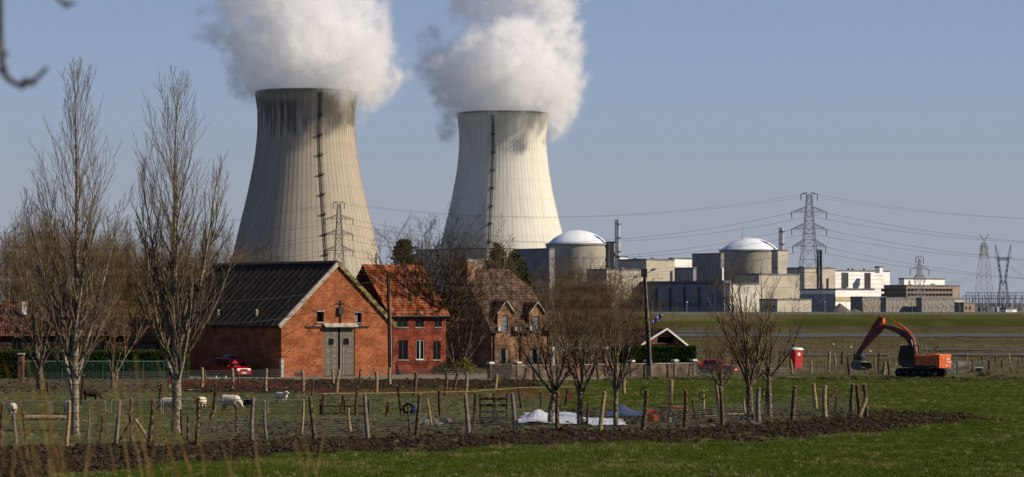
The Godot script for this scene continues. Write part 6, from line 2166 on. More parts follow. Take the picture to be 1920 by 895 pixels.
func posts(list: Array, row: String, group: String, wood: Array) -> void:       # [x, top, bottom, thickness in pixels, tilt]
	var n := 0
	for q in list:
		n += 1
		var base := gp(q[0], q[2])
		var d := -base.z
		var h := at(q[0], q[1], d).y
		var r: float = q[3] * d / F / 2
		var m: Material = wood[int(q[0]) % wood.size()]
		var t := thing("fence_post", "%s fence post, %s from the left in %s" % ["thin" if q[3] < 6 else "stout", ordinal(n), row], "fence post", base, 0, group)
		if q.size() > 4: t.rotation.z = q[4]
		var pm := post_mesh(h, r, int(q[0]), 1.0)
		put("shaft", pm[0], m, t)
		put("cut_top", pm[1], M.post_pale, t)

func netting(called: String, label: String, pts: Array, h: float, rows: int, step: float, m: Material, r := .004, y0 := .05) -> void:
	var b := MB.new()
	for k in pts.size() - 1:
		var a: Vector3 = pts[k]
		var z: Vector3 = pts[k + 1]
		for q in rows:
			var y := lerpf(y0, h, float(q) / (rows - 1))
			b.bar(a + Vector3(0, y, 0), z + Vector3(0, y + .02 * sin(k * 3.0 + q), 0), r * 2)
		var n := int(a.distance_to(z) / step)
		for q in n: b.bar(a.lerp(z, float(q) / n) + Vector3(0, y0, 0), a.lerp(z, float(q) / n) + Vector3(0, h, 0), r * 2)
	tag(part(called, b, m), label, "wire fence")

func brace(label: String, a: Vector3, z: Vector3, r: float, m: Material) -> void:
	var b := MB.new()
	b.tube(PackedVector3Array([a, a.lerp(z, .5) + Vector3(.02, .02, 0), z]), PackedFloat32Array([r, r * 1.05, r * .9]), 7, true)
	tag(part("fence_brace", b, m), label, "fence brace", "braces of the fence posts")

func hurdle(label: String, x0: float, x1: float, ytop: float, ybase: float) -> void:
	var a := gp(x0, ybase); var z := gp(x1, ybase)
	var h := at(x0, ytop, -a.z).y
	var t := thing("metal_hurdle", label, "hurdle", a, 0, "metal hurdles in the paddock")
	var e := z - a
	var b := MB.new()
	b.tube(PackedVector3Array([Vector3(0, 0, 0), Vector3(0, h - .1, 0), e * .03 + Vector3(0, h, 0), e * .97 + Vector3(0, h, 0), e + Vector3(0, h - .1, 0), e]), PackedFloat32Array([.022, .022, .022, .022, .022, .022]), 6)
	part("frame", b, M.galvanised, t)
	for k in 5:
		var r := MB.new()
		var y := h * (k + .6) / 5.8
		r.rod(Vector3(0, y, 0), e + Vector3(0, y, 0), .011, 5)
		part("rail", r, M.iron, t)

func build_fences() -> void:
	var w := [M.post_wood, M.post_pale, M.post_wood, M.grey_wood]
	posts([[4, 757, 840, 8], [27, 778, 832, 7], [46, 772, 830, 5], [125, 753, 837, 8], [163, 768, 825, 4], [188, 778, 827, 5], [219, 751, 836, 8], [248, 748, 832, 8], [282, 748, 832, 8], [370, 747, 836, 8, .03], [440, 759, 814, 5], [475, 747, 827, 8], [499, 770, 823, 6], [565, 750, 818, 5], [586, 744, 827, 8, .03],
		[687, 741, 822, 8], [784, 740, 817, 8], [875, 739, 815, 8], [963, 738, 806, 8], [1046, 736, 807, 8, -.04], [1129, 735, 809, 8, -.05], [1206, 731, 809, 9, -.05], [1282, 732, 802, 8, -.03], [1352, 726, 799, 8], [1423, 728, 794, 9, -.04], [1488, 725, 788, 9], [1549, 724, 786, 9], [1610, 722, 783, 9], [1622, 721, 782, 8]],
		"the nearest paddock fence", "posts of the nearest paddock fence", w)
	posts([[342, 768, 816, 5], [355, 775, 827, 5], [393, 771, 814, 4, -.12], [656, 766, 809, 6], [769, 762, 810, 5], [806, 747, 798, 5, .06], [891, 738, 802, 6, .05], [932, 745, 796, 4], [1104, 755, 799, 5, .05], [1214, 752, 791, 5, .05], [1256, 712, 791, 9], [1302, 750, 788, 5, .05], [1319, 733, 770, 5, .08], [1346, 715, 768, 8, .03], [1397, 748, 780, 5],
		[1438, 717, 770, 7], [1529, 720, 767, 8], [1569, 744, 775, 5], [1600, 721, 771, 9]], "the second paddock row", "posts of the second paddock row", [M.post_dark, M.post_wood, M.post_pale])
	posts([[315, 690, 727, 6], [382, 697, 727, 5], [448, 697, 722, 4], [492, 711, 736, 4], [623, 692, 722, 4], [676, 692, 722, 4], [377, 690, 728, 6], [434, 691, 731, 6], [500, 692, 736, 6], [566, 694, 740, 6], [633, 695, 740, 6], [704, 698, 740, 6], [732, 690, 724, 6], [778, 699, 743, 7], [835, 699, 743, 6], [853, 699, 733, 6, -.1], [873, 701, 738, 6], [929, 703, 731, 7]],
		"the row along the dark earth bank", "posts along the dark earth bank", [M.post_pale, M.post_wood, M.post_pale])
	posts([[401, 720, 777, 5], [584, 713, 745, 4], [607, 740, 777, 5], [749, 724, 779, 5, .04], [826, 733, 782, 6], [640, 740, 776, 5], [670, 726, 780, 5], [727, 754, 782, 6], [976, 728, 767, 5], [1012, 735, 765, 4], [1061, 729, 763, 5], [90, 715, 745, 4], [155, 705, 760, 5], [300, 720, 760, 5]],
		"the dark inner pens", "posts of the inner pens", [M.post_dark, M.dark_wood])
	posts([[985, 690, 713, 4], [1000, 692, 716, 5], [1120, 686, 711, 4], [1166, 685, 710, 5], [1210, 683, 709, 5], [1251, 682, 708, 5], [1293, 682, 706, 5], [1172, 712, 739, 7], [1372, 683, 705, 4], [1484, 675, 705, 4], [1520, 679, 702, 5], [1556, 659, 701, 5], [1565, 665, 689, 4], [1581, 659, 687, 5], [1591, 670, 703, 5], [1602, 661, 680, 5], [1625, 679, 701, 5], [1643, 671, 691, 4], [1650, 662, 701, 5], [1658, 679, 703, 6], [1666, 678, 703, 5]],
		"the lane fence", "posts of the lane fence", [M.post_wood, M.post_dark, M.post_pale])
	posts([[1786, 667, 684, 3], [1814, 666, 684, 3], [1825, 676, 699, 5], [1842, 667, 686, 4], [1854, 675, 696, 5], [1866, 667, 684, 4], [1881, 675, 695, 4], [1892, 665, 684, 4], [1909, 675, 692, 4], [1917, 666, 684, 4]], "the field fence right of the excavator", "posts of the field fence", [M.post_wood, M.post_dark, M.post_pale])
	# braces
	var p := func(x: float, y: float, d: float) -> Vector3: return at(x, y, d)
	var d0 := 147.5
	brace("pale brace leaning left against a post near the frame's left side", p.call(247, 788, d0), p.call(221, 831, d0), .085, M.post_wood)
	brace("pale brace leaning right against the same left-hand post", p.call(253, 787, d0), p.call(280, 830, d0), .08, M.post_pale)
	brace("thin upper brace beside the left-hand braced post", p.call(246, 772, d0 + 1), p.call(224, 790, d0 + 1), .05, M.post_pale)
	brace("whitest brace, leaning on the last post of the nearest fence", p.call(1625, 747, 184.5), p.call(1611, 783, 184.2), .13, M.post_pale)
	brace("dark brace with wire, right of the second paddock row", p.call(1570, 731, 188), p.call(1552, 757, 187), .12, M.post_dark)
	brace("pale brace on a post of the lane fence left of the excavator", p.call(1658, 690, 300.6), p.call(1648, 703, 300.4), .08, M.post_pale)
	brace("short pale brace on a thin post by the dark bank", p.call(582, 722, 226), p.call(566, 740, 226), .05, M.post_pale)
	# wire
	var front := []
	for q in [[4, 838], [125, 836], [219, 835], [282, 831], [370, 835], [475, 826], [586, 826], [687, 821], [784, 816], [875, 814], [963, 806], [1046, 806], [1129, 808], [1206, 808], [1282, 801], [1352, 798], [1423, 793], [1488, 787], [1549, 785], [1610, 782]]: front.append(gp(q[0], q[1]))
	netting("wire_netting", "galvanised sheep netting of the nearest paddock fence", front, 1.15, 9, .22, M.wire, .0028)
	var mid := []
	for q in [[342, 816], [656, 809], [769, 808], [891, 802], [1104, 799], [1214, 791], [1302, 788], [1397, 780], [1529, 768], [1600, 771]]: mid.append(gp(q[0], q[1]))
	netting("wire_netting", "finer wire netting of the second paddock row", mid, .95, 7, .2, M.wire, .0022)
	var lane := []
	for q in [[60, 722], [200, 722], [320, 720], [450, 718], [560, 716], [680, 716], [760, 714], [860, 713], [960, 712], [1060, 711], [1166, 710], [1251, 708], [1372, 705], [1484, 704], [1556, 701], [1590, 702]]: lane.append(gp(q[0], q[1]))
	netting("wire_netting", "grey mesh fence along the lane before the houses", lane, 1.15, 9, .16, M.wire, .005)
	var yard := []
	for q in [[1591, 703], [1625, 701], [1658, 703], [1690, 702]]: yard.append(gp(q[0], q[1]))
	netting("wire_netting", "coarse mesh panel left of the excavator tracks", yard, 1.3, 8, .18, M.wire, .008)
	var field := []
	for q in [[1767, 700], [1800, 699], [1825, 699], [1854, 695], [1881, 694], [1920, 692], [1960, 690]]: field.append(gp(q[0], q[1]))
	netting("wire_netting", "field netting right of the excavator", field, 1.2, 7, .25, M.wire, .006)
	# hurdles of tube
	hurdle("metal hurdle at the left edge of the paddock", -30, 93, 752.5, 779)
	hurdle("metal hurdle behind the tallest poplar's trunk", 97, 197, 751, 778)
	hurdle("metal hurdle behind the braced fence post", 208, 302, 750.5, 777)
	hurdle("metal hurdle beside the thick pale poplar trunk", 306, 402, 749.5, 777)
	hurdle("metal hurdle in front of the grazing sheep", 404, 497, 749.5, 777)
	hurdle("metal hurdle with the lone sheep behind it", 503, 585, 750, 777)
	# long pale rail resting along the inner pens
	var r := MB.new()
	var rp := PackedVector3Array()
	var rr := PackedFloat32Array()
	for q in [[604, 738.5], [700, 738], [800, 736], [880, 735], [975, 727.5], [1062, 726], [1100, 727]]:
		rp.append(at(q[0], q[1], 196 + (q[0] - 600) * .02)); rr.append(.035)
	r.tube(rp, rr, 6)
	tag(part("pole_rail", r, M.post_pale), "long pale pole rail across the dark inner pens", "rail")
	# dark pen boards
	for q in [[600, 690, 752, 779, "dark low board pen left of the blue drum"], [900, 950, 742, 790, "black board pen left of the white tarpaulin"]]:
		var a := gp(q[0], q[3]); var z := gp(q[1], q[3])
		var t := thing("board_pen", q[4], "pen", a)
		var h: float = at(q[0], q[2], -a.z).y
		for k in 4:
			if k % 2 and q[0] < 700: continue
			var bd := MB.new()
			bd.box(Vector3(0, h * (k + .3) / 4.0, -.02), Vector3(z.x - a.x, h / 11.0, .04))
			part("board", bd, M.dark_wood, t)
		for k in 3:
			var po := MB.new()
			po.box(Vector3((z.x - a.x) * k / 2.0 - .05, 0, -.12), Vector3(.1, h + .1, .1))
			part("upright", po, M.dark_wood, t)
	# orange mesh sagging along the bank
	for q in [[[[320, 712], [377, 711], [434, 714], [500, 716], [566, 719]], "orange safety net sagging between the pale posts left of the barn doors", .38], [[[566, 724], [633, 727], [704, 727], [778, 728], [835, 729], [900, 730]], "rust-coloured safety net along the dark bank before the barn", .5], [[[930, 728], [976, 728], [1012, 729], [1061, 733], [1075, 731]], "reddish safety net between the inner pens and the pollards", .6]]:
		var b := MB.new()
		var pts: Array = q[0]
		for k in pts.size() - 1:
			for s in 6:
				var u0 := s / 6.0; var u1 := (s + 1) / 6.0
				var d := 246.0 if q[0][0][0] < 560 else (228.0 if q[0][0][0] < 900 else 205.0)
				var a := at(lerpf(pts[k][0], pts[k + 1][0], u0), lerpf(pts[k][1], pts[k + 1][1], u0), d)
				var z := at(lerpf(pts[k][0], pts[k + 1][0], u1), lerpf(pts[k][1], pts[k + 1][1], u1), d)
				a.y -= .12 * sin(u0 * PI); z.y -= .12 * sin(u1 * PI)
				for y in 5: b.bar(a - Vector3(0, y * q[2] / 4.0, 0), z - Vector3(0, y * q[2] / 4.0, 0), .018)
				for v in 4: b.bar(a.lerp(z, v / 4.0), a.lerp(z, v / 4.0) - Vector3(0, q[2], 0), .016)
		tag(part("safety_net", b, M.net_orange), q[1], "safety net")

# ---------------------------------------------------------------- things lying about the paddock and the lane
func sheet(called: String, label: String, cat: String, corners: Array, hfun: Callable, nx: int, ny: int, m: Material) -> void:     # four ground corners, draped
	var b := MB.new()
	for j in ny:
		for k in nx:
			var q := []
			for o in [[0, 0], [1, 0], [1, 1], [0, 1]]:
				var u := float(k + o[0]) / nx
				var v := float(j + o[1]) / ny
				var e := Vector3(noise.get_noise_2d(v * 130, 40), 0, noise.get_noise_2d(u * 170, 80)) * (.5 if (u < .01 or u > .99 or v < .01 or v > .99) else 0.0)
				var p: Vector3 = corners[0].lerp(corners[1], u).lerp(corners[3].lerp(corners[2], u), v) + e
				p.y = .06 + hfun.call(u, v) + .07 * maxf(0, noise.get_noise_2d(u * 160, v * 90 + 7))
				q.append(p)
			b.quad(q[0], q[1], q[2], q[3])
	var o := part(called, b, m)
	tag(o, label, cat)

func build_yard() -> void:
	sheet("tarpaulin", "white crumpled tarpaulin with a raised peak beside the pollards", "tarpaulin", [gp(968, 795), gp(1084, 797), gp(1082, 778), gp(985, 776)], func(u: float, v: float) -> float: return .55 * exp(-pow((u - .3) * 6.0, 2) - pow((v - .45) * 3.0, 2)) + .12 * exp(-pow((u - .78) * 5.0, 2)) * v, 26, 12, M.tarp_white)
	sheet("tarpaulin", "flat white tarpaulin lying before the third pollard", "tarpaulin", [gp(1108, 800), gp(1174, 799), gp(1160, 790), gp(1086, 788)], func(u: float, v: float) -> float: return .1 * v, 18, 8, M.tarp_white)
	sheet("blue_tarpaulin", "dark blue tarpaulin heaped behind the pollard", "tarpaulin", [gp(1134, 782), gp(1206, 782), gp(1204, 772), gp(1146, 772)], func(u: float, v: float) -> float: return .55 * exp(-pow((u - .4) * 4.0, 2)) * sin(v * PI), 18, 8, M.tarp_blue)
	# orange tub
	var t := thing("orange_tub", "round orange tub with dark rim between two stout posts", "tub", gp(1224, 791))
	var b := MB.new()
	b.lathe([Vector2(.2, 0), Vector2(.3, .08), Vector2(.36, .35), Vector2(.34, .42), Vector2(.31, .4), Vector2(.28, .2), Vector2(.01, .16)], 20)
	part("bowl", b, M.orange_plastic, t)
	b = MB.new()
	b.lathe([Vector2(.37, .34), Vector2(.395, .37), Vector2(.37, .4)], 20)
	part("rim", b, M.post_dark, t)
	b = MB.new()
	b.tube(PackedVector3Array([Vector3(-.32, .4, 0), Vector3(-.2, .62, 0), Vector3(.1, .66, 0), Vector3(.32, .4, 0)]), PackedFloat32Array([.05, .09, .09, .05]), 8)
	part("lid", b, M.orange_plastic, t)
	# bench table
	t = thing("wooden_table", "small orange-brown wooden table behind the wire", "table", gp(1264, 790), .15)
	b = MB.new()
	var tops := [-.8, .8]
	for k in 3:
		var pl := MB.new()
		pl.box(Vector3(-.82, .86 + .002 * k, -.4 + .27 * k), Vector3(1.64, .06, .25))
		part("top_plank", pl, M.orange_wood, t)
	for x in [-.75, .68]:
		for z in [-.35, .28]:
			var l := MB.new()
			l.box(Vector3(x, 0, z), Vector3(.08, .86, .08))
			part("leg", l, M.orange_wood, t)
	b = MB.new()
	b.box(Vector3(-.66, .72, .29), Vector3(1.34, .12, .04))
	part("apron", b, M.orange_wood, t)
	# log on the grass
	for q in [[46, 134, 789, .17, "long pale felled log lying in the paddock at the left"], [1365, 1397, 779, .06, "thin pale plank on the mud near the dark pollard"], [1310, 1345, 782, .04, "long narrow batten on the mud beside the wooden table"], [352, 382, 733, .06, "short pale branch at the foot of the dark bank"]]:
		var a := gp(q[0], q[2]); var z := gp(q[1], q[2] - .5)
		var m := MB.new()
		m.tube(PackedVector3Array([a + Vector3(0, q[3], 0), a.lerp(z, .4) + Vector3(0, q[3] * 1.1, .05), z + Vector3(0, q[3] * .9, 0)]), PackedFloat32Array([q[3], q[3] * .95, q[3] * .8]), 9, true)
		tag(part("log", m, M.log_wood), q[4], "log")
	# blue ball feed bucket, drum, tyres, heaps
	t = thing("blue_drum", "pale blue drum standing in the inner pen", "drum", gp(779, 777))
	b = MB.new()
	b.lathe([Vector2(.22, 0), Vector2(.26, .03), Vector2(.26, .3), Vector2(.28, .32), Vector2(.26, .35), Vector2(.26, .62), Vector2(.22, .66), Vector2(.01, .66)], 18)
	part("body", b, mat("drum_blue", Color(.33, .36, .46), .5, .1, 2), t)
	t = thing("tyre", "black tyre leaning beside the blue drum", "tyre", gp(765, 777) + Vector3(0, .36, 0))
	b = MB.new()
	var prof := []
	for k in 13: prof.append(Vector2(.3 + .09 * cos(TAU * k / 12.0), .09 * sin(TAU * k / 12.0)))
	b.lathe(prof, 20, Transform3D(Basis(Vector3.RIGHT, 1.35), Vector3.ZERO))
	part("carcass", b, M.rubber, t)
	for q in [[800, 796, 1.1, .45, "grey rubble heap by the leaning thin post"], [830, 792, .8, .3, "smaller rubble heap right of the grey one"], [1310, 801, 1.3, .3, "dark earth heap at the netting"], [1395, 796, 1.1, .4, "dark earth heap left of the last pollards"], [1852, 706, 1.2, .45, "black soil heap right of the excavator"], [1877, 707, 1.0, .25, "flatter soil heap right of the excavator"], [1665, 706, 1.5, .15, "dark flat spoil under the excavator's arm"]]:
		var m := MB.new()
		var cc := 22
		for s in 6:
			for k in cc:
				var p := []
				for o in [[0, 0], [1, 0], [1, 1], [0, 1]]:
					var u := float(s + o[1]) / 6.0
					var a: float = TAU * ((k + o[0]) % cc) / cc
					var rr: float = q[2] * (1 - u) * (1 + .35 * noise.get_noise_2d(cos(a) * 30 + q[0], sin(a) * 30))
					p.append(Vector3(cos(a) * rr, q[3] * (1 - pow(1 - u, 2)) * (1 + .6 * noise.get_noise_2d(cos(a) * 40 * u, sin(a) * 40 * u + q[0])) - .05, sin(a) * rr))
				m.quad(p[1], p[0], p[3], p[2])
		var o := part("soil_heap", m, M.rock if q[4].contains("rubble") else mat("dark_soil_%d" % int(q[0]), Color(.2, .165, .135), .95, .35, 1.5))
		o.position = gp(q[0], q[1])
		tag(o, q[4], "heap")
	# orange bundle on a post at the left
	b = MB.new()
	var bp := at(319, 714, 251)
	for k in 7: b.tube(PackedVector3Array([bp + Vector3(.04 * sin(k * 2.0), .42, .05 * cos(k)), bp + Vector3(.16 * sin(k * 1.7), .1, .1), bp + Vector3(.1 * sin(k * 2.3), -.35, .06)]), PackedFloat32Array([.05, .09, .03]), 6, true)
	tag(part("net_bundle", b, M.orange_plastic), "bright orange bundle of netting hung on a pale post", "net bundle")
	# ornament and sheet by the garden wall
	t = thing("garden_ornament", "white-topped speckled column behind the garden wall", "ornament", foot(1036, 292))
	b = MB.new()
	b.lathe([Vector2(.3, 0), Vector2(.3, .3), Vector2(.2, .4), Vector2(.22, 2.2), Vector2(.16, 2.45)], 14)
	part("column", b, M.concrete_grey, t)
	b = MB.new()
	b.lathe([Vector2(.1, 2.4), Vector2(.22, 2.55), Vector2(.26, 2.75), Vector2(.18, 2.95), Vector2(.01, 3.0)], 14)
	part("finial", b, M.white_paint, t)
	b = MB.new()
	for k in 5: b.quad(at(1087 + k * .9, 682, 287.6 - .1 * (k % 2)), at(1088 + k * .9, 682.5, 287.6 - .1 * ((k + 1) % 2)), at(1087.4 + k * .9, 666, 287.7 - .1 * ((k + 1) % 2)), at(1086.6 + k * .9, 666, 287.7 - .1 * (k % 2)))
	tag(part("hanging_cloth", b, mat("pale_cloth", Color(.7, .72, .5), .8, .1, 2)), "pale yellow-green cloth hanging beside the tall gate pier", "cloth")
	# concrete slabs and bin right of the excavator
	for q in [[1767, 1794, 678, 702, M.wire, "grey lattice crate stack just right of the excavator"], [1796, 1823, 679, 700, M.concrete, "weathered beige concrete slab standing right of the excavator"]]:
		var a := gp(q[0], q[3]); var z := gp(q[1], q[3])
		var h: float = at(q[0], q[2], -a.z).y
		if q[4] == M.wire:
			t = thing("crate_stack", q[5], "crates", a)
			for k in 6:
				for s in 5:
					var bd := MB.new()
					bd.box(Vector3((z.x - a.x) * s / 5.0 + .01, h * k / 6.0 + .02, -.4), Vector3((z.x - a.x) / 5.0 - .03, h / 6.0 - .05, .35))
					part("crate", bd, M.concrete_grey if (k + s) % 3 else M.grey_wood, t)
		else:
			t = thing("concrete_slab", q[5], "slab", a, .12)
			b = MB.new()
			b.cbox(Vector3(0, -.1, -.4), Vector3(z.x - a.x, h + .1, .4), .03)
			part("slab", b, q[4], t)
	t = thing("litter_bin", "dark green bin with white lid right of the concrete slab", "bin", gp(1836, 700))
	b = MB.new()
	b.prism([Vector2(-.28, -.25), Vector2(.28, -.25), Vector2(.28, .25), Vector2(-.28, .25)], 0, .55, .02)
	part("body", b, M.black_steel, t)
	b = MB.new()
	b.box(Vector3(-.42, .55, -.35), Vector3(.84, .06, .7))
	part("lid", b, M.white_paint, t)
	# grey trough by the lane under the van
	t = thing("stone_trough", "pale grey stone trough on the verge before the van", "trough", gp(414, 711))
	b = MB.new()
	b.side([Vector2(-.5, 0), Vector2(.5, 0), Vector2(.5, .3), Vector2(.42, .3), Vector2(.42, .1), Vector2(-.42, .1), Vector2(-.42, .3), Vector2(-.5, .3)], -.3, .3)
	part("basin", b, M.concrete_light, t)
	# black coil on posts of the pollard row
	for q in [[1208, 733, 170, "coil of black wire hung on the stout post beside the orange tub"], [1317, 741, 196, "coil of dark wire hung on the post behind the table"], [1434, 735, 190, "coil of dark wire hung beside the last pollard"]]:
		var m := MB.new()
		for s in 3:
			var pts := PackedVector3Array()
			var rr := PackedFloat32Array()
			for k in 17:
				pts.append(Vector3(cos(TAU * k / 16) * (.2 + .02 * s), sin(TAU * k / 16) * .24 - .05 * s, .1 + .02 * s)); rr.append(.015)
			m.tube(pts, rr, 4)
		var o := part("wire_coil", m, M.rubber)
		o.position = at(q[0], q[1], q[2])
		tag(o, q[3], "wire coil")
	# white plastic scraps on the polder
	var k0 := 0
	for q in [[1563, 647, "first"], [1596, 652.5, "second"], [1632, 660.5, "third"], [1588, 618, "fourth"]]:
		var m := MB.new()
		m.lathe([Vector2(.12, 0), Vector2(.17, .1), Vector2(.12, .22), Vector2(.02, .28)], 7, Transform3D(Basis(), Vector3.ZERO))
		var o := part("white_bird", m, M.white_paint)
		o.position = gp(q[0], q[1])
		tag(o, "white gull-like speck on the polder field, %s from the left of the scattered ones" % q[2], "bird", "white birds on the polder field")

# ---------------------------------------------------------------- sheep
func nets(bones: Array, cell: float, blend: float, color: Callable) -> MB:       # one closed surface round tapered bones [a, b, ra, rb]
	var lo := Vector3.INF; var hi := -Vector3.INF
	for q in bones:
		for e in [[q[0], q[2]], [q[1], q[3]]]:
			lo = lo.min(e[0] - Vector3.ONE * (e[1] + cell * 2)); hi = hi.max(e[0] + Vector3.ONE * (e[1] + cell * 2))
	var n := Vector3i(((hi - lo) / cell).ceil()) + Vector3i.ONE
	var f := PackedFloat32Array()
	f.resize(n.x * n.y * n.z)
	var idx := func(x: int, y: int, z: int) -> int: return (z * n.y + y) * n.x + x
	for z in n.z:
		for y in n.y:
			for x in n.x:
				var p := lo + Vector3(x, y, z) * cell
				var d := 9.0
				for q in bones:
					var ab: Vector3 = q[1] - q[0]
					var u := clampf((p - q[0]).dot(ab) / maxf(ab.length_squared(), 1e-6), 0, 1)
					var e: float = (p - q[0] - ab * u).length() - lerpf(q[2], q[3], u)
					var h := clampf(.5 + .5 * (d - e) / blend, 0, 1)
					d = lerpf(d, e, h) - blend * h * (1 - h)
				f[(z * n.y + y) * n.x + x] = d
	var mb := MB.new()
	var id := {}
	for z in n.z - 1:
		for y in n.y - 1:
			for x in n.x - 1:
				var s := Vector3.ZERO
				var c := 0
				var k0 := f[(z * n.y + y) * n.x + x] < 0
				var mixed := false
				for e in [[0,0,0,1,0,0],[0,1,0,1,1,0],[0,0,1,1,0,1],[0,1,1,1,1,1],[0,0,0,0,1,0],[1,0,0,1,1,0],[0,0,1,0,1,1],[1,0,1,1,1,1],[0,0,0,0,0,1],[1,0,0,1,0,1],[0,1,0,0,1,1],[1,1,0,1,1,1]]:
					var a := f[((z + e[2]) * n.y + y + e[1]) * n.x + x + e[0]]
					var b := f[((z + e[5]) * n.y + y + e[4]) * n.x + x + e[3]]
					if (a < 0) != (b < 0):
						s += Vector3(e[0], e[1], e[2]).lerp(Vector3(e[3], e[4], e[5]), a / (a - b))
						c += 1
				if c:
					var p := lo + (Vector3(x, y, z) + s / c) * cell
					id[Vector3i(x, y, z)] = mb.v.size()
					mb.v.append(p)
					var g := Vector3(f[(z * n.y + y) * n.x + x + 1] - f[(z * n.y + y) * n.x + x], f[(z * n.y + y + 1) * n.x + x] - f[(z * n.y + y) * n.x + x], f[((z + 1) * n.y + y) * n.x + x] - f[(z * n.y + y) * n.x + x])
					mb.n.append(g.normalized()); mb.c.append(color.call(p))
	for q in id:
		var axes := [[Vector3i(1, 0, 0), Vector3i(0, 1, 0), Vector3i(0, 0, 1)], [Vector3i(0, 1, 0), Vector3i(0, 0, 1), Vector3i(1, 0, 0)], [Vector3i(0, 0, 1), Vector3i(1, 0, 0), Vector3i(0, 1, 0)]]
		for a in axes:
			if q[[0, 1, 2][axes.find(a)]] < 0: continue
			var p1: Vector3i = q + a[0]
			if p1.x >= n.x or p1.y >= n.y or p1.z >= n.z: continue
			var v0 := f[(q.z * n.y + q.y) * n.x + q.x]
			var v1 := f[(p1.z * n.y + p1.y) * n.x + p1.x]
			if (v0 < 0) == (v1 < 0): continue
			var c := [q, q - a[1], q - a[1] - a[2], q - a[2]]
			if not (id.has(c[1]) and id.has(c[2]) and id.has(c[3])): continue
			var w := [id[c[0]], id[c[1]], id[c[2]], id[c[3]]]
			if v0 < 0: w.reverse()
			for k in [0, 1, 2, 0, 2, 3]: mb.i.append(w[k])
	return mb

func build_sheep() -> void:
	var wool := Color(.52, .45, .36)
	var tint := func(p: Vector3) -> Color:
		if p.y < .26: return Color(.2, .17, .14)
		return wool.lerp(Color(.36, .3, .22), clampf(noise.get_noise_3d(p.x * 60, p.y * 60, p.z * 60) + .15, 0, 1))
	# grazing: x forward, head down
	var body := [[Vector3(-.42, .62, 0), Vector3(.3, .6, 0), .25, .25], [Vector3(-.1, .55, 0), Vector3(.1, .55, 0), .27, .27], [Vector3(.3, .6, 0), Vector3(.58, .42, .02), .2, .12], [Vector3(.58, .42, .02), Vector3(.7, .2, .03), .1, .07], [Vector3(.7, .2, .03), Vector3(.74, .1, .03), .07, .05],
		[Vector3(.6, .4, .1), Vector3(.55, .4, .18), .03, .015], [Vector3(.6, .4, -.06), Vector3(.55, .4, -.14), .03, .015], [Vector3(-.62, .66, 0), Vector3(-.68, .5, 0), .06, .04]]
	for s in [-1.0, 1.0]:
		body.append([Vector3(.28, .45, .14 * s), Vector3(.3, .24, .13 * s), .11, .045]); body.append([Vector3(.3, .24, .13 * s), Vector3(.29, .02, .13 * s), .042, .036])
		body.append([Vector3(-.4, .52, .14 * s), Vector3(-.38, .32, .14 * s), .14, .06]); body.append([Vector3(-.38, .32, .14 * s), Vector3(-.46, .22, .14 * s), .052, .042]); body.append([Vector3(-.46, .22, .14 * s), Vector3(-.43, .02, .14 * s), .04, .036])
	var graze := nets(body, .032, .06, tint).mesh(true)
	# standing, head up a little
	var up := body.duplicate()
	up[2] = [Vector3(.3, .66, 0), Vector3(.52, .84, 0), .19, .11]
	up[3] = [Vector3(.52, .86, 0), Vector3(.7, .8, 0), .1, .07]
	up[4] = [Vector3(.7, .8, 0), Vector3(.77, .76, 0), .065, .05]
	up[5] = [Vector3(.5, .92, .08), Vector3(.47, .92, .18), .03, .015]
	up[6] = [Vector3(.5, .92, -.08), Vector3(.47, .92, -.18), .03, .015]
	var stand := nets(up, .032, .06, tint).mesh(true)
	var dark := func(p: Vector3) -> Color: return Color(.03, .023, .018)
	var black := nets(body, .04, .06, dark).mesh(true)
	for q in [[22, 781, graze, 1.9, 1.0, "sheep", "cream sheep seen from behind at the frame's left edge, in the paddock"], [128, 778, graze, -1.2, 1.0, "sheep", "cream sheep half hidden by the tallest poplar's trunk"], [314, 770, graze, 2.9, 1.0, "sheep", "cream sheep just left of the thick pale poplar trunk"], [378, 768, graze, 1.4, 1.0, "sheep", "cream sheep grazing behind a stout leaning post, rump toward the camera"],
			[433, 770, graze, -.35, 1.22, "sheep", "cream sheep grazing with head down to the right, side toward the camera"], [528, 757, stand, -.75, .95, "sheep", "lone cream sheep further back near the dark bank"], [171, 752, black, .4, 1.05, "sheep", "black sheep grazing left of the poplars near the litter"], [468, 766, black, 2.6, .8, "lamb", "small black lamb right of the side-on sheep"]]:
		var o := put(q[5], q[2], M.wool)
		o.position = gp(q[0], q[1]); o.rotation.y = q[3]; o.scale = Vector3.ONE * q[4]
		tag(o, q[6], q[5], "sheep in the paddock")

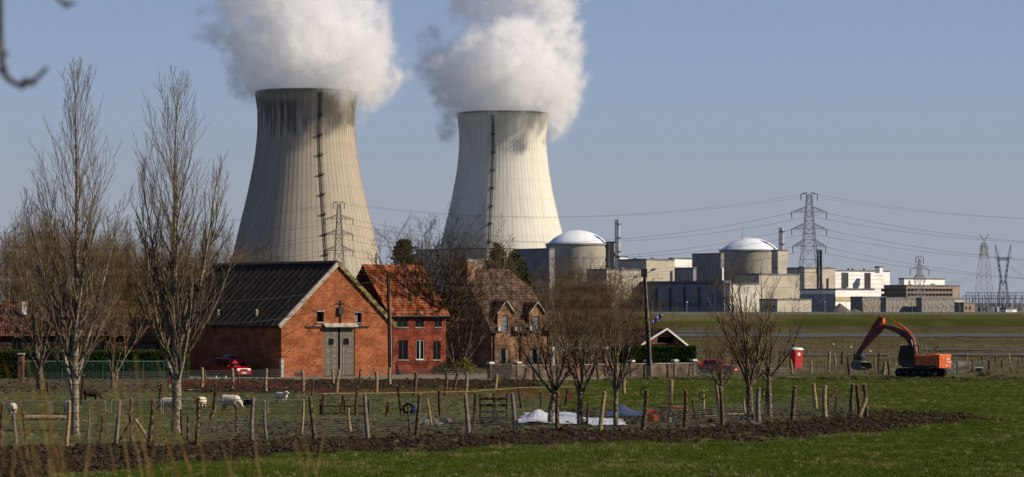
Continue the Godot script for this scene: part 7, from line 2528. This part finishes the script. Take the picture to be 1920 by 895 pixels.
# ---------------------------------------------------------------- grass
func build_grass() -> void:
	var rng := RandomNumberGenerator.new()
	rng.seed = 77
	var tuft := MB.new()
	for k in 90:
		var p := Vector3(rng.randf_range(-.55, .55), -.01, rng.randf_range(-.55, .55))
		var h := rng.randf_range(.03, .1)
		var a := rng.randf() * TAU
		var w := Vector3(cos(a), 0, sin(a)) * .012
		tuft.tri(p - w, p + w, p + Vector3(rng.randfn() * .035, h, rng.randfn() * .035))
	var tm := tuft.mesh()
	var where := []
	var tints := []
	var dry := []
	var clods := []
	var clod_tint := []
	for k in 29000:
		var d := rng.randf_range(112, 200) if k < 17500 else rng.randf_range(185, 292)
		var x := rng.randf_range(-1, 1.08) * d * .2
		var p := Vector3(x, 0, -d)
		var z := zone(p)
		if z == "meadow" or (z == "paddock" and rng.randf() < .5) or (z == "verge" and rng.randf() < .7) or (z == "litter" and rng.randf() < .3) or (z == "trodden" and rng.randf() < .2) or (z == "mud" and rng.randf() < .1):
			p.y = bump(z, p)
			var s := rng.randf_range(.75, 1.35) * (1.0 if z == "meadow" else .8)
			where.append(Transform3D(Basis(Vector3.UP, rng.randf() * TAU).scaled(Vector3(s, s * (.8 + .5 * clampf(noise.get_noise_2d(x * 3, d * 3) + .4, 0, 1.4)), s)), p))
			var g := noise.get_noise_2d(x * 5.0 + 40, d * 5.0) * .5 + .5
			var c := Color(.05, .078, .01).lerp(Color(.1, .115, .022), g * rng.randf())
			var y := clampf(noise.get_noise_2d(x * 2.2 + 900, d * 2.2) * 2.2 - .1, 0, 1)
			c = c.lerp(Color(.17, .15, .06), y * rng.randf())
			if z != "meadow": c = c.lerp(Color(.13, .115, .06), .55)
			tints.append(c)
		elif z == "mud" or z == "bank" or z == "trodden" or z == "litter":
			for q in (5 if z == "mud" else 1):
				var e := p + Vector3(rng.randf_range(-.6, .6), 0, rng.randf_range(-.6, .6))
				var s := .035 + .09 * pow(rng.randf(), 3.0)
				if z == "bank": s *= 1.3
				e.y = bump(z, e) + s * .2
				clods.append(Transform3D(Basis.from_euler(Vector3(rng.randf() * 6, rng.randf() * 6, rng.randf() * 6)).scaled(Vector3(s * rng.randf_range(.8, 1.8), s, s * rng.randf_range(.8, 1.6))), e))
				clod_tint.append(Color(.022, .015, .0095).lerp(Color(.06, .046, .033), rng.randf() * rng.randf()))
	# straw-coloured dead tufts and dark rank clumps here and there
	var straw := MB.new()
	for k in 26:
		var p := Vector3(rng.randfn() * .1, -.01, rng.randfn() * .1)
		var a := rng.randf() * TAU
		var ww := Vector3(cos(a), 0, sin(a)) * .011
		straw.tri(p - ww, p + ww, p + Vector3(rng.randfn() * .07, rng.randf_range(.08, .2), rng.randfn() * .07))
	var st_at := []
	var st_tint := []
	for k in 15000:
		var d := rng.randf_range(112, 290)
		var p := Vector3(rng.randf_range(-1, 1) * d * .19, 0, -d)
		var z := zone(p)
		if z != "meadow" and z != "paddock" and z != "verge" and rng.randf() > .25: continue
		var v := noise.get_noise_2d(p.x * 2.2 + 900, d * 2.2)
		if v + rng.randf_range(-.35, .35) < -.1: continue
		p.y = bump(z, p)
		var s := rng.randf_range(.5, 1.2)
		st_at.append(Transform3D(Basis(Vector3.UP, rng.randf() * TAU).scaled(Vector3(s, s, s)), p))
		st_tint.append(Color(.24, .21, .105) if rng.randf() < .45 else Color(.035, .06, .01))
	tag(scatter("dead_tufts", straw.mesh(), M.leaf, st_at, st_tint), "straw-coloured dead tufts and dark rank clumps in the pasture", "grass tufts", "", "stuff")
	var g := scatter("meadow_grass", tm, M.leaf, where, tints)
	tag(g, "short green pasture grass with dry patches", "grass", "", "stuff")
	# coarser tussocks of dry grass and sedge on the polder and the plant's bank
	var far := []
	var far_tint := []
	for k in 9000:
		var d := rng.randf_range(300, 885)
		var p := Vector3(rng.randf_range(-.02, .19) * d, 0, -d)
		if d > 864: p.y = lerpf(0.0, 4.6, (d - 866.0) / 19.0)
		if noise.get_noise_2d(p.x * 1.5, d * 1.5) + rng.randf_range(-.2, .2) < -.02: continue
		var q := pix(p).y
		if (q > 626 and q < 634) or (q > 655.5 and q < 660) or (q > 664 and q < 669.5): continue
		var s := rng.randf_range(1.2, 2.6)
		far.append(Transform3D(Basis(Vector3.UP, rng.randf() * TAU).scaled(Vector3(s * 1.6, s * rng.randf_range(1.0, 2.4), s)), p))
		var c := Color(.09, .085, .03).lerp(Color(.19, .16, .085), rng.randf())
		if d > 870: c = Color(.05, .06, .015).lerp(Color(.13, .12, .05), rng.randf() * rng.randf())
		far_tint.append(c)
	tag(scatter("polder_tussocks", tm, M.leaf, far, far_tint), "dry tussocks of grass and sedge on the polder and the bank", "tussocks", "", "stuff")
	var cl := MB.new()
	var ico := []
	for j in 4:
		for k in 6: ico.append(Vector3(cos(TAU * k / 6.0) * sin(PI * (j + .5) / 4.0), cos(PI * (j + .5) / 4.0), sin(TAU * k / 6.0) * sin(PI * (j + .5) / 4.0)) * rng.randf_range(.75, 1.2))
	for j in 3:
		for k in 6: cl.quad(ico[j * 6 + k], ico[j * 6 + (k + 1) % 6], ico[(j + 1) * 6 + (k + 1) % 6], ico[(j + 1) * 6 + k])
	for k in range(1, 5):
		cl.tri(ico[0], ico[k + 1], ico[k])
		cl.tri(ico[18], ico[18 + k], ico[18 + k + 1])
	var co := scatter("mud_clods", cl.mesh(), M.leaf, clods, clod_tint)
	co.material_override = vmat("clod", 1.0)
	tag(co, "dark clods of churned earth in the muddy strips", "clods", "", "stuff")
	print("grass ", where.size(), " clods ", clods.size())

# ---------------------------------------------------------------- close to the viewer
func build_foreground() -> void:
	var rng := RandomNumberGenerator.new()
	rng.seed = 8
	# dry reeds on the dike, out of focus
	var n := 0
	for q in [[10, 22, 3, 725, -.02], [35, 25, 3, 710, .04], [60, 22, 3, 640, .09], [95, 26, 2, 670, .06], [130, 24, 3, 720, -.06], [185, 26, 2, 745, -.08], [218, 25, 3, 690, .03], [262, 23, 2, 650, .1], [292, 26, 2, 670, .07], [318, 24, 2, 700, -.03], [345, 27, 2, 760, .05], [372, 26, 2, 800, -.1], [430, 27, 2, 800, .02], [500, 27, 2, 790, -.03], [555, 26, 2, 800, .05], [602, 27, 2, 785, -.02]]:
		n += 1
		var d: float = q[1]
		var top := at(q[0], q[3], d)
		var root_ := at(q[0] + q[4] * 900, 930, d)
		var t := thing("reed_clump", "blurred dry reed stalks in the foreground, %s clump from the left" % ordinal(n), "reeds", Vector3(root_.x, 5.15, root_.z), 0, "dry reeds on the dike")
		var b := MB.new()
		for k in q[2]:
			b.col = Color(.16, .095, .03).lerp(Color(.27, .185, .08), rng.randf())
			var tp := top - t.position + Vector3(rng.randfn() * .12, -rng.randf() * .35, rng.randfn() * .2)
			var bs := Vector3(rng.randfn() * .08, 0, rng.randfn() * .15)
			b.tube(PackedVector3Array([bs, bs.lerp(tp, .5) + Vector3(rng.randfn() * .02, 0, 0), tp]), PackedFloat32Array([.007, .0055, .003]), 5)
			for l in 3:
				var u := rng.randf_range(.25, .9)
				var p := bs.lerp(tp, u)
				var e := Vector3(rng.randf_range(-.14, .14), rng.randf_range(.05, .25), rng.randfn() * .1)
				var w := Vector3(.004, 0, .002)
				b.quad(p - w, p + w, p + e * .6 + w * .8, p + e * .6 - w * .8)
				b.tri(p + e * .6 - w * .8, p + e * .6 + w * .8, p + e - Vector3(0, .04, 0))
		part("stalks", b, M.reed, t)
	# a bare branch hanging into the picture from a tree overhead
	var t := thing("hanging_branch", "dark out-of-focus branch hanging in from the upper left", "branch", at(-60, -160, 13))
	var o := t.position
	var b := MB.new()
	var path := [[-40, -260], [-12, -120], [-3, 0], [-1, 70], [3, 118], [12, 146], [30, 158], [52, 157], [70, 145], [88, 127]]
	var pts := PackedVector3Array()
	var rr := PackedFloat32Array()
	for k in path.size():
		pts.append(at(path[k][0], path[k][1], 13.0) - o)
		rr.append(lerpf(.02, .009, k / 9.0))
	b.tube(pts, rr, 8, true)
	for q in [[1, 103, 14, 100], [-3, 136, 6, 128], [36, 158, 44, 166], [44, 156, 50, 146], [58, 154, 66, 158]]:
		b.tube(PackedVector3Array([at(q[0], q[1], 13) - o, at(q[2], q[3], 13) - o]), PackedFloat32Array([.012, .014]), 6, true)
	part("branch", b, M.bark_dark, t)
	var t2 := thing("hanging_branch", "short dark out-of-focus twig tip at the top edge", "branch", at(60, -120, 13))
	o = t2.position
	b = MB.new()
	b.tube(PackedVector3Array([at(60, -120, 13) - o, at(85, -40, 13) - o, at(108, -3, 13) - o, at(125, 8, 13) - o, at(142, 4, 13) - o]), PackedFloat32Array([.015, .012, .01, .012, .004]), 8, true)
	b.tube(PackedVector3Array([at(118, 6, 13) - o, at(128, 14, 13) - o]), PackedFloat32Array([.012, .006]), 6, true)
	part("branch", b, M.bark_dark, t2)
